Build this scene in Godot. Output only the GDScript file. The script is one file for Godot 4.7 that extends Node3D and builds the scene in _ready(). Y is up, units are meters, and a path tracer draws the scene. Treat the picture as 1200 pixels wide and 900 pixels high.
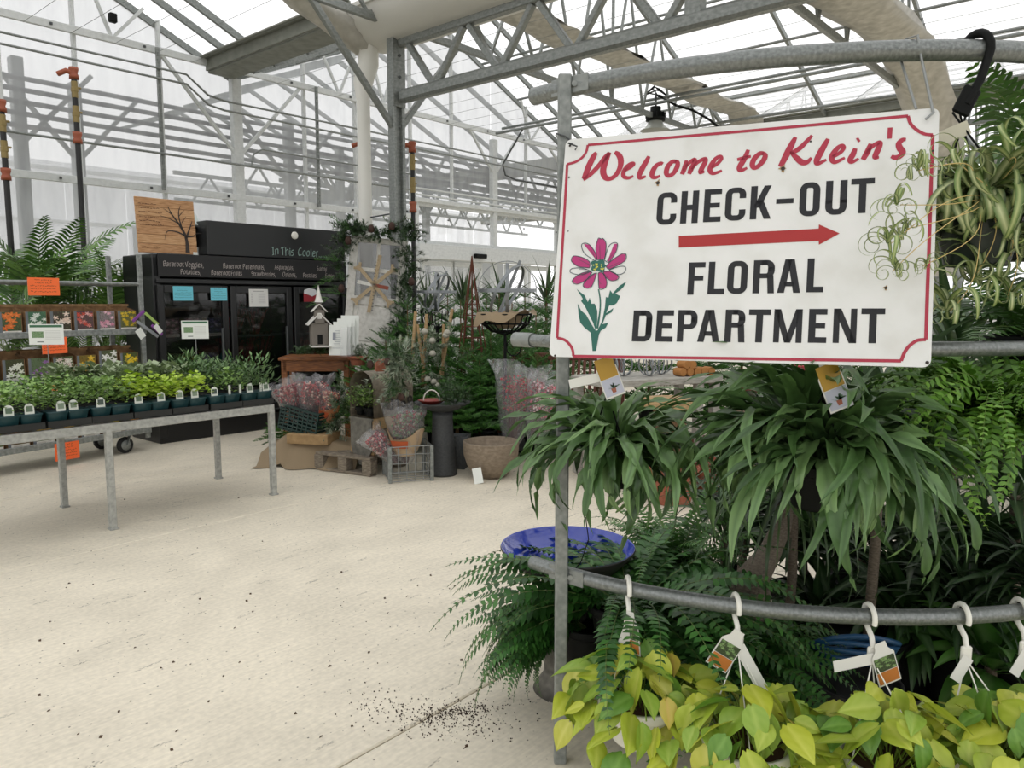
extends Node3D
# A garden-centre greenhouse: hanging baskets and a welcome sign in front, a cooler, a herb bench and a winter display behind.
const F := 900.0
const TILT := 0.10821
const EYE := 1.5
var U := Vector3(0.6521, 0, -0.7581)     # along the gable wall of the greenhouse
var N := Vector3(-0.7581, 0, -0.6521)    # towards the gable wall
const GYAW := 0.86048                    # turn of things that stand square to the greenhouse
var rng := RandomNumberGenerator.new()
var used := {}
var M := {}

class Build:
	var v := PackedVector3Array()
	var n := PackedVector3Array()
	var t := PackedVector2Array()
	var c := PackedColorArray()
	var ix := PackedInt32Array()
	var col := Color.WHITE
	func put(p: Vector3, nn: Vector3, uv := Vector2.ZERO) -> int:
		v.append(p); n.append(nn); t.append(uv); c.append(col)
		return v.size() - 1
	func face(a: int, b: int, d: int) -> void:
		var g := (v[d] - v[a]).cross(v[b] - v[a])
		if g.dot(n[a] + n[b] + n[d]) < 0.0:
			ix.append(a); ix.append(d); ix.append(b)
		else:
			ix.append(a); ix.append(b); ix.append(d)
	func tri(a: Vector3, b: Vector3, d: Vector3, towards := Vector3.ZERO) -> void:
		var g := (d - a).cross(b - a).normalized()
		if towards != Vector3.ZERO and g.dot(towards) < 0.0:
			g = -g
		var i := put(a, g); put(b, g, Vector2(1, 0)); put(d, g, Vector2(1, 1))
		face(i, i + 1, i + 2)
	func quad(a: Vector3, b: Vector3, d: Vector3, e: Vector3, towards := Vector3.ZERO, u0 := Vector2.ZERO, u1 := Vector2.ONE) -> void:
		var g := (d - a).cross(b - a).normalized()
		if towards != Vector3.ZERO and g.dot(towards) < 0.0:
			g = -g
		var i := put(a, g, u0); put(b, g, Vector2(u1.x, u0.y)); put(d, g, u1); put(e, g, Vector2(u0.x, u1.y))
		face(i, i + 1, i + 2); face(i, i + 2, i + 3)
	func box(x: Transform3D, s: Vector3, bev := 0.0) -> void:   # centred on x, edges chamfered by bev
		var h := s * 0.5
		bev = minf(bev, minf(h.x, minf(h.y, h.z)) * 0.9)
		for ax in 3:
			for sg in [-1.0, 1.0]:
				var b1 := (ax + 1) % 3
				var b2 := (ax + 2) % 3
				var q := []
				for k in [[-1, -1], [1, -1], [1, 1], [-1, 1]]:
					var p := Vector3.ZERO
					p[ax] = sg * h[ax]; p[b1] = k[0] * (h[b1] - bev); p[b2] = k[1] * (h[b2] - bev)
					q.append(x * p)
				var w := Vector3.ZERO
				w[ax] = sg
				quad(q[0], q[1], q[2], q[3], x.basis * w)
		if bev <= 0.0:
			return
		for ax in 3:
			var b1 := (ax + 1) % 3
			var b2 := (ax + 2) % 3
			for s1 in [-1.0, 1.0]:
				for s2 in [-1.0, 1.0]:
					var q := []
					for k in [[-1, 0], [1, 0], [1, 1], [-1, 1]]:
						var p := Vector3.ZERO
						p[ax] = k[0] * (h[ax] - bev)
						p[b1] = s1 * (h[b1] - (0.0 if k[1] == 0 else bev)); p[b2] = s2 * (h[b2] - (bev if k[1] == 0 else 0.0))
						q.append(x * p)
					var w := Vector3.ZERO
					w[b1] = s1; w[b2] = s2
					quad(q[0], q[1], q[2], q[3], x.basis * w)
		for sx in [-1.0, 1.0]:
			for sy in [-1.0, 1.0]:
				for sz in [-1.0, 1.0]:
					var sv := Vector3(sx, sy, sz)
					tri(x * (sv * (h - Vector3(0, bev, bev))), x * (sv * (h - Vector3(bev, 0, bev))), x * (sv * (h - Vector3(bev, bev, 0))), x.basis * sv)
	func bar(a: Vector3, b: Vector3, w: float, hh: float, up := Vector3.UP, bev := 0.0) -> void:   # box beam from a to b
		var z := (b - a).normalized()
		if absf(z.dot(up)) > 0.98:
			up = Vector3(1, 0, 0.01)
		var xx := up.cross(z).normalized()
		box(Transform3D(Basis(xx, z.cross(xx), z), (a + b) * 0.5), Vector3(w, hh, a.distance_to(b)), bev)
	func tube(path: Array, r, sides := 8, closed := false, caps := true) -> void:   # r: a number or one per point
		var m := path.size()
		var up := Vector3.UP
		var first := v.size()
		var rows := m + (1 if closed else 0)
		var prev := Vector3.ZERO
		for k in rows:
			var i := k % m
			var a: Vector3 = path[(i - 1 + m) % m] if closed or i > 0 else path[i]
			var b: Vector3 = path[(i + 1) % m] if closed or i < m - 1 else path[i]
			var z := (b - a).normalized()
			if prev == Vector3.ZERO:
				prev = (Vector3.RIGHT if absf(z.y) > 0.9 else up).cross(z).normalized()
			var xx := (prev - z * prev.dot(z)).normalized()
			prev = xx
			var yy := z.cross(xx)
			var rr: float = r if r is float or r is int else r[i]
			for s in sides + 1:
				var an := TAU * s / sides
				var d := xx * cos(an) + yy * sin(an)
				put((path[i] as Vector3) + d * rr, d, Vector2(float(s) / sides, k))
		for k in rows - 1:
			for s in sides:
				var q := first + k * (sides + 1) + s
				face(q, q + 1, q + sides + 2); face(q, q + sides + 2, q + sides + 1)
		if caps and not closed:
			for e in [0, rows - 1]:
				var z2: Vector3 = (path[0] - path[1]).normalized() if e == 0 else (path[m - 1] - path[m - 2]).normalized()
				var ce := put(path[0] if e == 0 else path[m - 1], z2)
				var ring := []
				for s in sides + 1:
					ring.append(put(v[first + e * (sides + 1) + s], z2))
				for s in sides:
					face(ce, ring[s], ring[s + 1])
	func lathe(prof: Array, segs := 24, x := Transform3D(), squash := 1.0) -> void:   # prof: Vector2(radius, height)
		var first := v.size()
		var m := prof.size()
		for i in m:
			var a: Vector2 = prof[maxi(i - 1, 0)]
			var b: Vector2 = prof[mini(i + 1, m - 1)]
			var tg := (b - a).normalized()
			var nn := Vector2(tg.y, -tg.x)
			for s in segs + 1:
				var an := TAU * s / segs
				var d := Vector3(cos(an), 0, sin(an) * squash)
				put(x * (d * prof[i].x + Vector3(0, prof[i].y, 0)), (x.basis * (Vector3(cos(an), 0, sin(an)) * nn.x + Vector3(0, nn.y, 0))).normalized(), Vector2(float(s) / segs * 2.0, prof[i].y))
		for i in m - 1:
			for s in segs:
				var q := first + i * (segs + 1) + s
				face(q, q + 1, q + segs + 2); face(q, q + segs + 2, q + segs + 1)
	func grid(rows: Array, smooth := true) -> void:   # rows of points, one sheet; colours may be set with rows of [point, colour]
		var first := v.size()
		var h := rows.size()
		var w: int = rows[0].size()
		for i in h:
			for j in w:
				var p: Vector3 = rows[i][j]
				var du: Vector3 = rows[i][mini(j + 1, w - 1)] - rows[i][maxi(j - 1, 0)]
				var dv: Vector3 = rows[mini(i + 1, h - 1)][j] - rows[maxi(i - 1, 0)][j]
				put(p, du.cross(dv).normalized(), Vector2(float(j) / (w - 1), float(i) / (h - 1)))
		for i in h - 1:
			for j in w - 1:
				var q := first + i * w + j
				face(q, q + 1, q + w + 1); face(q, q + w + 1, q + w)
	func flat(poly: PackedVector2Array, z: float) -> void:   # a filled outline in the xy plane, facing +z
		var k := Geometry2D.triangulate_polygon(poly)
		var first := v.size()
		for p in poly:
			put(Vector3(p.x, p.y, z), Vector3.BACK, p)
		for i in range(0, k.size(), 3):
			face(first + k[i], first + k[i + 1], first + k[i + 2])
	func stroke(pts: Array, z: float, wide := 0.0, smooth := 4) -> void:   # brush stroke in the xy plane; pts: Vector3(x, y, half width)
		var p := []
		for i in pts.size() - 1:
			var a: Vector3 = pts[maxi(i - 1, 0)]
			var b: Vector3 = pts[i]
			var d: Vector3 = pts[i + 1]
			var e: Vector3 = pts[mini(i + 2, pts.size() - 1)]
			for s in smooth:
				p.append(b.cubic_interpolate(d, a, e, float(s) / smooth))
		p.append(pts[-1])
		var first := v.size()
		for i in p.size():
			var tg: Vector3 = p[mini(i + 1, p.size() - 1)] - p[maxi(i - 1, 0)]
			var nn := Vector3(-tg.y, tg.x, 0).normalized()
			var hw: float = wide if wide > 0.0 else p[i].z
			var at := Vector3(p[i].x, p[i].y, z)
			put(at + nn * hw, Vector3.BACK); put(at - nn * hw, Vector3.BACK)
		for i in p.size() - 1:
			var q := first + i * 2
			face(q, q + 1, q + 3); face(q, q + 3, q + 2)
	func add(o: Build, x: Transform3D) -> void:
		var f := v.size()
		for i in o.v.size():
			v.append(x * o.v[i]); n.append((x.basis * o.n[i]).normalized()); t.append(o.t[i]); c.append(o.c[i])
		for i in o.ix:
			ix.append(i + f)
	func mesh(colors := false) -> ArrayMesh:
		var a := []
		a.resize(Mesh.ARRAY_MAX)
		a[Mesh.ARRAY_VERTEX] = v; a[Mesh.ARRAY_NORMAL] = n; a[Mesh.ARRAY_TEX_UV] = t; a[Mesh.ARRAY_INDEX] = ix
		if colors:
			a[Mesh.ARRAY_COLOR] = c
		var m := ArrayMesh.new()
		m.add_surface_from_arrays(Mesh.PRIMITIVE_TRIANGLES, a)
		return m

# ---------- where things stand
func px(x: float, y: float, d: float) -> Vector3:      # the point d metres ahead that lies on this line of sight
	var r := Vector3((x - 600.0) / F, (450.0 - y) / F, -1).rotated(Vector3.RIGHT, -TILT)
	return Vector3(0, EYE, 0) + r * (d / -r.z)
func pf(x: float, y: float, h := 0.0) -> Vector3:      # the point at height h on this line of sight
	var r := Vector3((x - 600.0) / F, (450.0 - y) / F, -1).rotated(Vector3.RIGHT, -TILT)
	return Vector3(0, EYE, 0) + r * ((h - EYE) / r.y)
func pp(x: float, y: float, at: Vector3, nrm: Vector3) -> Vector3:
	var r := Vector3((x - 600.0) / F, (450.0 - y) / F, -1).rotated(Vector3.RIGHT, -TILT)
	var e := Vector3(0, EYE, 0)
	return e + r * ((at - e).dot(nrm) / r.dot(nrm))
func g(x: float, y: float, d: float) -> Vector3:       # greenhouse axes: along the gable, up, towards the gable
	return U * x + N * d + Vector3(0, y, 0)
func gx(x: float, y: float, d: float, turn := 0.0) -> Transform3D:
	return Transform3D(Basis(Vector3.UP, GYAW + turn), g(x, y, d))
func at(p: Vector3, turn := 0.0) -> Transform3D:
	return Transform3D(Basis(Vector3.UP, turn), p)
func T(x: float, y: float, z: float) -> Transform3D:
	return Transform3D(Basis(), Vector3(x, y, z))
func rr(a: float, b: float) -> float:
	return rng.randf_range(a, b)

# ---------- naming and adding
func numbered(called: String) -> String:
	used[called] = used.get(called, -1) + 1
	return called if used[called] == 0 else "%s_%03d" % [called, used[called]]
func obj(called: String, m, mat: Material, parent: Node = self, x := Transform3D()) -> MeshInstance3D:
	var o := MeshInstance3D.new()
	o.name = numbered(called) if parent == self else called
	if m is Build:
		m = m.mesh(mat is BaseMaterial3D and mat.vertex_color_use_as_albedo)
	o.mesh = m
	o.material_override = mat
	o.transform = x
	parent.add_child(o, true)
	return o
func tag(o: Node3D, label: String, category: String, group := "") -> Node3D:
	o.set_meta("label", label); o.set_meta("category", category)
	if group != "":
		o.set_meta("group", group)
	return o
func thing(called: String, label: String, category: String, x := Transform3D(), group := "") -> Node3D:
	var o := Node3D.new()
	o.name = numbered(called)
	add_child(o)
	o.transform = x
	return tag(o, label, category, group)
func struct(o: Node3D) -> Node3D:
	o.set_meta("kind", "structure")
	return o
func stuff(o: Node3D) -> Node3D:
	o.set_meta("kind", "stuff")
	return o
func base(called: String, x := Transform3D()) -> Node3D:
	var o := Node3D.new()
	o.name = numbered(called)
	add_child(o)
	o.transform = x
	return struct(o)
func copy(o: Node3D, x: Transform3D, label := "") -> Node3D:
	var d: Node3D = o.duplicate()
	var stem := String(o.name)
	d.name = numbered(stem)
	add_child(d)
	d.transform = x
	if label != "":
		d.set_meta("label", label)
	return d

# ---------- materials
func mt(key: String, col: Color, rough := 0.6, metal := 0.0) -> StandardMaterial3D:
	if not M.has(key):
		var m := StandardMaterial3D.new()
		m.albedo_color = col; m.roughness = rough; m.metallic = metal
		m.resource_name = key
		M[key] = m
	return M[key]
func noise(freq: float, cols: Array, size := 256, oct := 4, kind := FastNoiseLite.TYPE_SIMPLEX_SMOOTH, sd := 1, stops := []) -> NoiseTexture2D:
	var f := FastNoiseLite.new()
	f.noise_type = kind; f.frequency = freq; f.fractal_octaves = oct; f.seed = sd
	var t := NoiseTexture2D.new()
	t.width = size; t.height = size; t.seamless = true; t.noise = f
	var gr := Gradient.new()
	var off := PackedFloat32Array()
	var cc := PackedColorArray()
	for i in cols.size():
		off.append(stops[i] if stops.size() else float(i) / (cols.size() - 1)); cc.append(cols[i])
	gr.offsets = off; gr.colors = cc
	t.color_ramp = gr
	return t
func grain(key: String, cols: Array, freq: float, scale: Vector3, rough := 0.7, metal := 0.0, world := false, sd := 1) -> StandardMaterial3D:
	if M.has(key):
		return M[key]
	var m := mt(key, Color.WHITE, rough, metal)
	m.albedo_texture = noise(freq, cols, 256, 5, FastNoiseLite.TYPE_SIMPLEX_SMOOTH, sd)
	m.uv1_triplanar = true; m.uv1_world_triplanar = world; m.uv1_scale = scale
	return m
func leafmat(key: String, rough := 0.5, back := 0.35) -> StandardMaterial3D:
	var m := mt(key, Color.WHITE, rough)
	m.vertex_color_use_as_albedo = true
	m.cull_mode = BaseMaterial3D.CULL_DISABLED
	m.backlight_enabled = true; m.backlight = Color(back, back, back)
	return m
func hexl(s: String) -> Color:    # a base colour, as a linear vertex colour
	return Color(s).srgb_to_linear()
func printed(key: String, im: Image, rough := 0.6) -> StandardMaterial3D:
	var m := mt(key, Color.WHITE, rough)
	m.albedo_texture = ImageTexture.create_from_image(im)
	return m
func letters(txt: String, height: float, font_names: Array, mat: Material, parent: Node, x: Transform3D, slant := 0.0, weight := 400, italic := false) -> MeshInstance3D:
	var tm := TextMesh.new()
	var f := SystemFont.new()
	f.font_names = PackedStringArray(font_names); f.font_weight = weight; f.font_italic = italic
	var fv := FontVariation.new()
	fv.base_font = f
	fv.variation_transform = Transform2D(Vector2(1, 0), Vector2(slant, 1), Vector2.ZERO)
	tm.font = fv
	tm.text = txt; tm.font_size = 32; tm.pixel_size = height / 32.0; tm.depth = 0.0005; tm.curve_step = 4.0
	tm.horizontal_alignment = HORIZONTAL_ALIGNMENT_LEFT
	return obj("lettering", tm, mat, parent, x)

func light_and_camera() -> void:
	var cam := Camera3D.new()
	cam.name = "camera"
	cam.fov = rad_to_deg(2.0 * atan(450.0 / F)); cam.near = 0.05; cam.far = 300.0
	cam.position = Vector3(0, EYE, 0); cam.rotation.x = -TILT
	add_child(cam)
	var e := Environment.new()
	e.background_mode = Environment.BG_SKY
	e.tonemap_mode = Environment.TONE_MAPPER_LINEAR
	e.tonemap_exposure = 1.06
	e.sdfgi_enabled = true; e.ssao_enabled = true; e.ssil_enabled = true
	var sm := ProceduralSkyMaterial.new()      # an even, bright overcast
	sm.sky_top_color = Color(0.98, 0.98, 0.98); sm.sky_horizon_color = Color(0.95, 0.95, 0.95); sm.sky_curve = 0.3
	sm.ground_horizon_color = Color(0.72, 0.71, 0.69); sm.ground_bottom_color = Color(0.4, 0.39, 0.37)
	sm.sky_energy_multiplier = 1.2; sm.ground_energy_multiplier = 0.8
	var sky := Sky.new()
	sky.sky_material = sm
	e.sky = sky
	var w := WorldEnvironment.new()
	w.name = "overcast_sky"
	w.environment = e
	add_child(w)

func make_materials() -> void:
	grain("galvanised", [Color("6c706e"), Color("858986"), Color("9da09c")], 0.03, Vector3(3, 3, 3), 0.42, 0.35)
	grain("zinc_pipe", [Color("626664"), Color("7d817f"), Color("999c9a")], 0.05, Vector3(6, 6, 6), 0.36, 0.55)
	grain("white_steel", [Color("c2c5c4"), Color("d2d5d4"), Color("dcdedd")], 0.03, Vector3(2, 2, 2), 0.5)
	grain("gutter_steel", [Color("686a61"), Color("7b7d73"), Color("86887e")], 0.02, Vector3(1, 1, 1), 0.5, 0.2)
	mt("dark_steel", Color("4c4f50"), 0.45, 0.4)
	mt("wrap", Color("d3d2cc"), 0.55)
	grain("screen_cloth", [Color("a19e95"), Color("bab7ae"), Color("d0cdc5")], 0.02, Vector3(1.2, 1.2, 1.2), 0.85)
	mt("black_pipe", Color("1d1d1d"), 0.45)
	mt("red_fitting", Color("9c5238"), 0.5); mt("brass", Color("8f7d50"), 0.45, 0.4)
	mt("downspout", Color("e2e1da"), 0.5)
	mt("rubber", Color("1b1b1c"), 0.7)
	mt("white_plastic", Color("e9e7dd"), 0.4)
	mt("black_plastic", Color("0e100f"), 0.6).metallic_specular = 0.3
	mt("wire", Color("8e918f"), 0.4, 0.5)
	var glass := mt("glass", Color(1, 1, 1, 0.06), 0.03)
	glass.transparency = BaseMaterial3D.TRANSPARENCY_ALPHA; glass.cull_mode = BaseMaterial3D.CULL_DISABLED
	var cg := mt("cooler_glass", Color(0.05, 0.055, 0.055, 0.4), 0.04)
	cg.transparency = BaseMaterial3D.TRANSPARENCY_ALPHA; cg.cull_mode = BaseMaterial3D.CULL_DISABLED
	var rf := mt("roof_glazing", Color(0.97, 0.98, 1.0, 0.12), 0.12)
	rf.transparency = BaseMaterial3D.TRANSPARENCY_ALPHA; rf.cull_mode = BaseMaterial3D.CULL_DISABLED
	var pc := mt("polycarbonate", Color(0.83, 0.835, 0.84, 0.6), 0.45)
	pc.albedo_texture = noise(0.012, [Color(0.80, 0.805, 0.81), Color(0.93, 0.935, 0.94), Color(1, 1, 1)], 256, 4)
	pc.uv1_triplanar = true; pc.uv1_world_triplanar = true; pc.uv1_scale = Vector3(1.4, 0.25, 1.4)
	pc.transparency = BaseMaterial3D.TRANSPARENCY_ALPHA; pc.cull_mode = BaseMaterial3D.CULL_DISABLED
	pc.backlight_enabled = true; pc.backlight = Color(0.9, 0.9, 0.9)
	# concrete: blotches, broom lines and specks, from one picture
	var im := Image.create(1024, 1024, false, Image.FORMAT_RGB8)
	var big := FastNoiseLite.new(); big.frequency = 0.006; big.fractal_octaves = 4; big.seed = 3
	var fine := FastNoiseLite.new(); fine.frequency = 0.09; fine.fractal_octaves = 3; fine.seed = 9
	var broom := FastNoiseLite.new(); broom.frequency = 0.03; broom.seed = 5; broom.fractal_octaves = 3
	for y in 1024:
		for x in 1024:
			var ang := TAU * x / 1024.0
			var an2 := TAU * y / 1024.0
			var bx := cos(ang) * 163.0
			var bz := sin(ang) * 163.0
			var by := cos(an2) * 163.0
			var bw := sin(an2) * 163.0
			var k := big.get_noise_3d(bx + by * 0.7, bz + bw * 0.8, by - bz * 0.3) * 0.05 + fine.get_noise_2d(x, y) * 0.045 + broom.get_noise_2d(x * 0.22, y * 6.0) * 0.035
			var b := 0.865 + k
			im.set_pixel(x, y, Color(b * 1.0, b * 0.96, b * 0.875))
	for i in 900:
		var s := rng.randi_range(1, 2)
		var d := rr(0.28, 0.5)
		im.fill_rect(Rect2i(rng.randi_range(0, 1020), rng.randi_range(0, 1020), s, s), Color(d, d * 0.94, d * 0.85))
	for i in 60:
		var cx := rng.randi_range(20, 1000)
		var cy := rng.randi_range(20, 1000)
		for j in 12:
			var q := im.get_pixel(clampi(cx + j * 2 + rng.randi_range(-3, 3), 0, 1023), clampi(cy + rng.randi_range(-3, 3), 0, 1023))
			im.fill_rect(Rect2i(cx + j * 2, cy + rng.randi_range(-2, 2), 3, 2), q.darkened(0.16))
	var co := mt("concrete", Color.WHITE, 0.75)
	co.albedo_texture = ImageTexture.create_from_image(im)
	co.uv1_scale = Vector3(0.34, 0.34, 0.34)

func slab_piece(parent: Node, x0: float, x1: float, d0: float, d1: float) -> void:
	var b := Build.new()
	var gap := 0.004
	var bev := 0.006
	var p := [Vector2(x0 + gap, d0 + gap), Vector2(x1 - gap, d0 + gap), Vector2(x1 - gap, d1 - gap), Vector2(x0 + gap, d1 - gap)]
	var inner := [Vector2(x0 + gap + bev, d0 + gap + bev), Vector2(x1 - gap - bev, d0 + gap + bev), Vector2(x1 - gap - bev, d1 - gap - bev), Vector2(x0 + gap + bev, d1 - gap - bev)]
	var f := b.v.size()
	for q in inner:
		b.put(g(q.x, 0, q.y), Vector3.UP, Vector2(q.x, q.y))
	b.face(f, f + 1, f + 2); b.face(f, f + 2, f + 3)
	for i in 4:
		var j := (i + 1) % 4
		b.quad(g(inner[i].x, 0, inner[i].y), g(inner[j].x, 0, inner[j].y), g(p[j].x, -0.006, p[j].y), g(p[i].x, -0.006, p[i].y), Vector3.UP, inner[i], inner[j])
		b.quad(g(p[i].x, -0.006, p[i].y), g(p[j].x, -0.006, p[j].y), g(p[j].x, -0.12, p[j].y), g(p[i].x, -0.12, p[i].y), Vector3.ZERO, p[i], p[j])
	obj("concrete_slab", b, M.concrete, parent)

const GUT := [-2.54, 6.6, 15.74, 24.88]
const ROWS := [-8.9, -4.85, -0.8, 3.3, 7.4, 11.5]
const EAVE := 4.9
const PITCH := 0.435
func roof_y(x: float) -> float:
	var k := fposmod(x - 6.6, 9.14)
	return EAVE + 0.12 + PITCH * minf(k, 9.14 - k)

func build_setting() -> void:
	var fl := base("floor")
	var sub := Build.new()
	sub.box(gx(11.0, -0.18, 3.0), Vector3(42, 0.1, 44))
	obj("sub_base", sub, mt("earth", Color("4a4238"), 0.9), fl)
	var ds := [-9.5, -4.05, -1.05, 1.95, 4.85, 6.6, 9.4, 11.5, 16.0, 24.0]
	for i in ds.size() - 1:
		var xs := [-6.0, 25.5] if i != 3 and i != 4 else [-6.0, 25.5]
		slab_piece(fl, xs[0], xs[1], ds[i], ds[i + 1])
	# ---- the gable wall: sills, rails, columns, studs and panels
	var wb := base("wall_back")
	var studs := [-2.54, -1.3, -0.1, 1.1, 2.3, 3.4, 4.3, 5.45, 6.62, 7.9, 8.97, 10.3, 11.42, 12.66, 13.8, 15.05, 16.3, 17.5, 18.7, 19.9, 21.1, 22.3, 23.5, 24.88]
	var levels := [0.0, 3.12, 5.08]
	for i in studs.size() - 1:
		var a: float = studs[i]
		var b: float = studs[i + 1]
		for k in 3:
			if k == 0 and a > 10.2 and b < 15.1:
				continue
			var y0: float = levels[k]
			if k == 1 and a > 10.2 and b < 15.1:
				y0 = 3.45
			var ya: float = levels[k + 1] if k < 2 else roof_y(a)
			var yb: float = levels[k + 1] if k < 2 else roof_y(b)
			var q := Build.new()
			for z in [11.5]:
				q.quad(g(a + 0.006, y0 + 0.006, z), g(b - 0.006, y0 + 0.006, z), g(b - 0.006, yb, z), g(a + 0.006, ya, z), -N if z < 11.505 else N)
				if k == 2 and a < 11.17 and b > 11.17:
					q.tri(g(a + 0.006, ya, z), g(b - 0.006, yb, z), g(11.17, roof_y(11.17), z), -N)
			obj("panel", q, M.polycarbonate, wb)
	for s in studs:
		var big: bool = s in [-2.54, 6.62, 15.74, 24.88]
		var yb := 3.45 if s > 10.2 and s < 15.1 else 0.0
		var q := Build.new()
		if s == 6.62 or s == 12.66:
			q.box(gx(s, (yb + 4.95) / 2, 11.42), Vector3(0.16, 4.95 - yb, 0.12), 0.01)
			obj("column", q, M.white_steel, wb)
		else:
			q.box(gx(s, (yb + roof_y(s)) / 2, 11.46), Vector3(0.05, roof_y(s) - yb, 0.07), 0.006)
			obj("stud", q, M.white_steel, wb)
	for y in [3.12, 5.08]:
		var q := Build.new()
		if y < 4:
			q.bar(g(-2.5, y, 11.38), g(10.3, y, 11.38), 0.05, 0.1, Vector3.UP, 0.006)
			q.bar(g(15.1, y, 11.38), g(24.9, y, 11.38), 0.05, 0.1, Vector3.UP, 0.006)
		else:
			q.bar(g(-2.5, y, 11.38), g(24.9, y, 11.38), 0.05, 0.1, Vector3.UP, 0.006)
		obj("rail", q, M.white_steel, wb)
		var bo := Build.new()
		for i in 22:
			bo.box(gx(-2.0 + i * 1.2, y, 11.34), Vector3(0.03, 0.03, 0.02))
		stuff(obj("bolt_heads", bo, M.dark_steel, wb))
	for s in [[5.45, 6.62], [7.8, 6.62], [2.9, 2.03], [1.2, 2.03], [14.6, 15.7], [13.4, 12.66], [11.9, 12.66]]:
		var q := Build.new()
		q.bar(g(s[0], 5.05, 11.4), g(s[1], 3.75 if s[1] < 12 else 4.2, 11.4), 0.05, 0.05, Vector3.UP, 0.005)
		obj("brace", q, M.white_steel, wb)
	for s in [2.9, 4.78, 8.6, 9.6, 13.9, 15.2]:
		var q := Build.new()
		q.bar(g(s, 5.1, 11.4), g(s + 0.45, roof_y(s + 0.45), 11.4), 0.04, 0.04)
		q.bar(g(s, 5.1, 11.4), g(s - 0.35, roof_y(s - 0.35), 11.4), 0.04, 0.04)
		obj("brace", q, M.white_steel, wb)
	# entrance in the gable: transom windows and a sliding door under a deep header
	var dr := base("door_1")
	var hd := Build.new()
	hd.box(gx(12.7, 2.47, 11.38), Vector3(4.75, 0.3, 0.26), 0.01)
	obj("header", hd, M.white_steel, dr)
	hd = Build.new()
	hd.box(gx(12.7, 3.46, 11.4), Vector3(4.75, 0.09, 0.16), 0.01)
	hd.box(gx(12.7, 3.56, 11.36), Vector3(4.75, 0.03, 0.05), 0.004)
	hd.box(gx(12.7, 3.68, 11.36), Vector3(4.75, 0.03, 0.05), 0.004)
	obj("lintel", hd, M.white_steel, dr)
	for s in [10.36, 12.66, 14.95]:
		var q := Build.new()
		q.box(gx(s, 1.73, 11.42), Vector3(0.13, 3.46, 0.12), 0.01)
		obj("jamb", q, M.white_steel, dr)
	for s in [11.0, 11.85, 13.5, 14.2]:
		var q := Build.new()
		for w in [-0.42, 0.42]:
			q.box(gx(s + w, 1.16, 11.45), Vector3(0.07, 2.3, 0.05), 0.005)
		q.box(gx(s, 2.25, 11.45), Vector3(0.8, 0.1, 0.05), 0.005)
		q.box(gx(s, 0.14, 11.45), Vector3(0.8, 0.22, 0.05), 0.005)
		var lf := obj("door_leaf", q, M.white_steel, dr)
		var pn := Build.new()
		pn.box(gx(s, 1.22, 11.45), Vector3(0.78, 1.95, 0.008))
		obj("pane", pn, M.glass, lf)
	var sn := Build.new()
	sn.box(gx(12.0, 2.43, 11.2), Vector3(0.34, 0.09, 0.1), 0.015)
	obj("motion_sensor", sn, M.black_plastic, dr)
	for s in [[10.42, 12.6, 1], [12.72, 14.89, 2]]:
		var wn := base("window_%d" % s[2])
		var q := Build.new()
		for y in [2.66, 3.39]:
			q.box(gx((s[0] + s[1]) / 2, y, 11.42), Vector3(s[1] - s[0], 0.06, 0.08), 0.005)
		obj("window_frame", q, M.white_steel, wn)
		q = Build.new()
		q.box(gx((s[0] + s[1]) / 2, 3.02, 11.43), Vector3(s[1] - s[0], 0.7, 0.006))
		obj("pane", q, M.glass, wn)
	# ---- roofs: rafters, purlins and glazing over every bay
	var ce := base("ceiling")
	for bay in 3:
		for side in 2:
			var xa: float = GUT[bay] if side == 0 else GUT[bay + 1]
			var xr: float = (GUT[bay] + GUT[bay + 1]) / 2
			var dd := -8.9
			while dd < 11.4:
				var q := Build.new()
				for z in [0.12]:
					q.quad(g(xa, EAVE + z, dd + 0.02), g(xa, EAVE + z, dd + 2.0), g(xr, EAVE + z + PITCH * 4.57, dd + 2.0), g(xr, EAVE + z + PITCH * 4.57, dd + 0.02), Vector3.UP if z > 0.125 else Vector3.DOWN)
				obj("roof_panel", q, M.roof_glazing, ce)
				dd += 2.04
			for i in 13:
				var d := -8.9 + i * 2.04 if i < 11 else (10.85 if i == 11 else 10.3)
				if bay == 0 and (i == 9 or i == 8):
					continue
				var q := Build.new()
				q.bar(g(xa, EAVE + 0.06, d), g(xr, EAVE + 0.06 + PITCH * 4.57, d), 0.05, 0.09)
				obj("rafter", q, M.galvanised, ce)
			for i in 3:
				var k := 1.15 + i * 1.15
				if bay == 0 and side == 1:
					continue
				var x := xa + (k if side == 0 else -k)
				var q := Build.new()
				q.tube([g(x, EAVE + 0.03 + PITCH * k, -8.9), g(x, EAVE + 0.03 + PITCH * k, 11.4)], 0.025, 6)
				obj("purlin", q, M.galvanised, ce)
		var wr := Build.new()
		for i in 15:
			var x: float = GUT[bay] + 0.7 + i * 0.55
			wr.tube([g(x, EAVE + 0.1, -8.9), g(x, EAVE + 0.1, 11.3)], 0.0035, 3, false, false)
		stuff(obj("shade_wires", wr, M.wire, ce))
		var rp := Build.new()
		rp.bar(g(GUT[bay] + 4.57, EAVE + 0.1 + PITCH * 4.57, -8.9), g(GUT[bay] + 4.57, EAVE + 0.1 + PITCH * 4.57, 11.4), 0.12, 0.12)
		obj("ridge_beam", rp, M.galvanised, ce)
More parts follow.
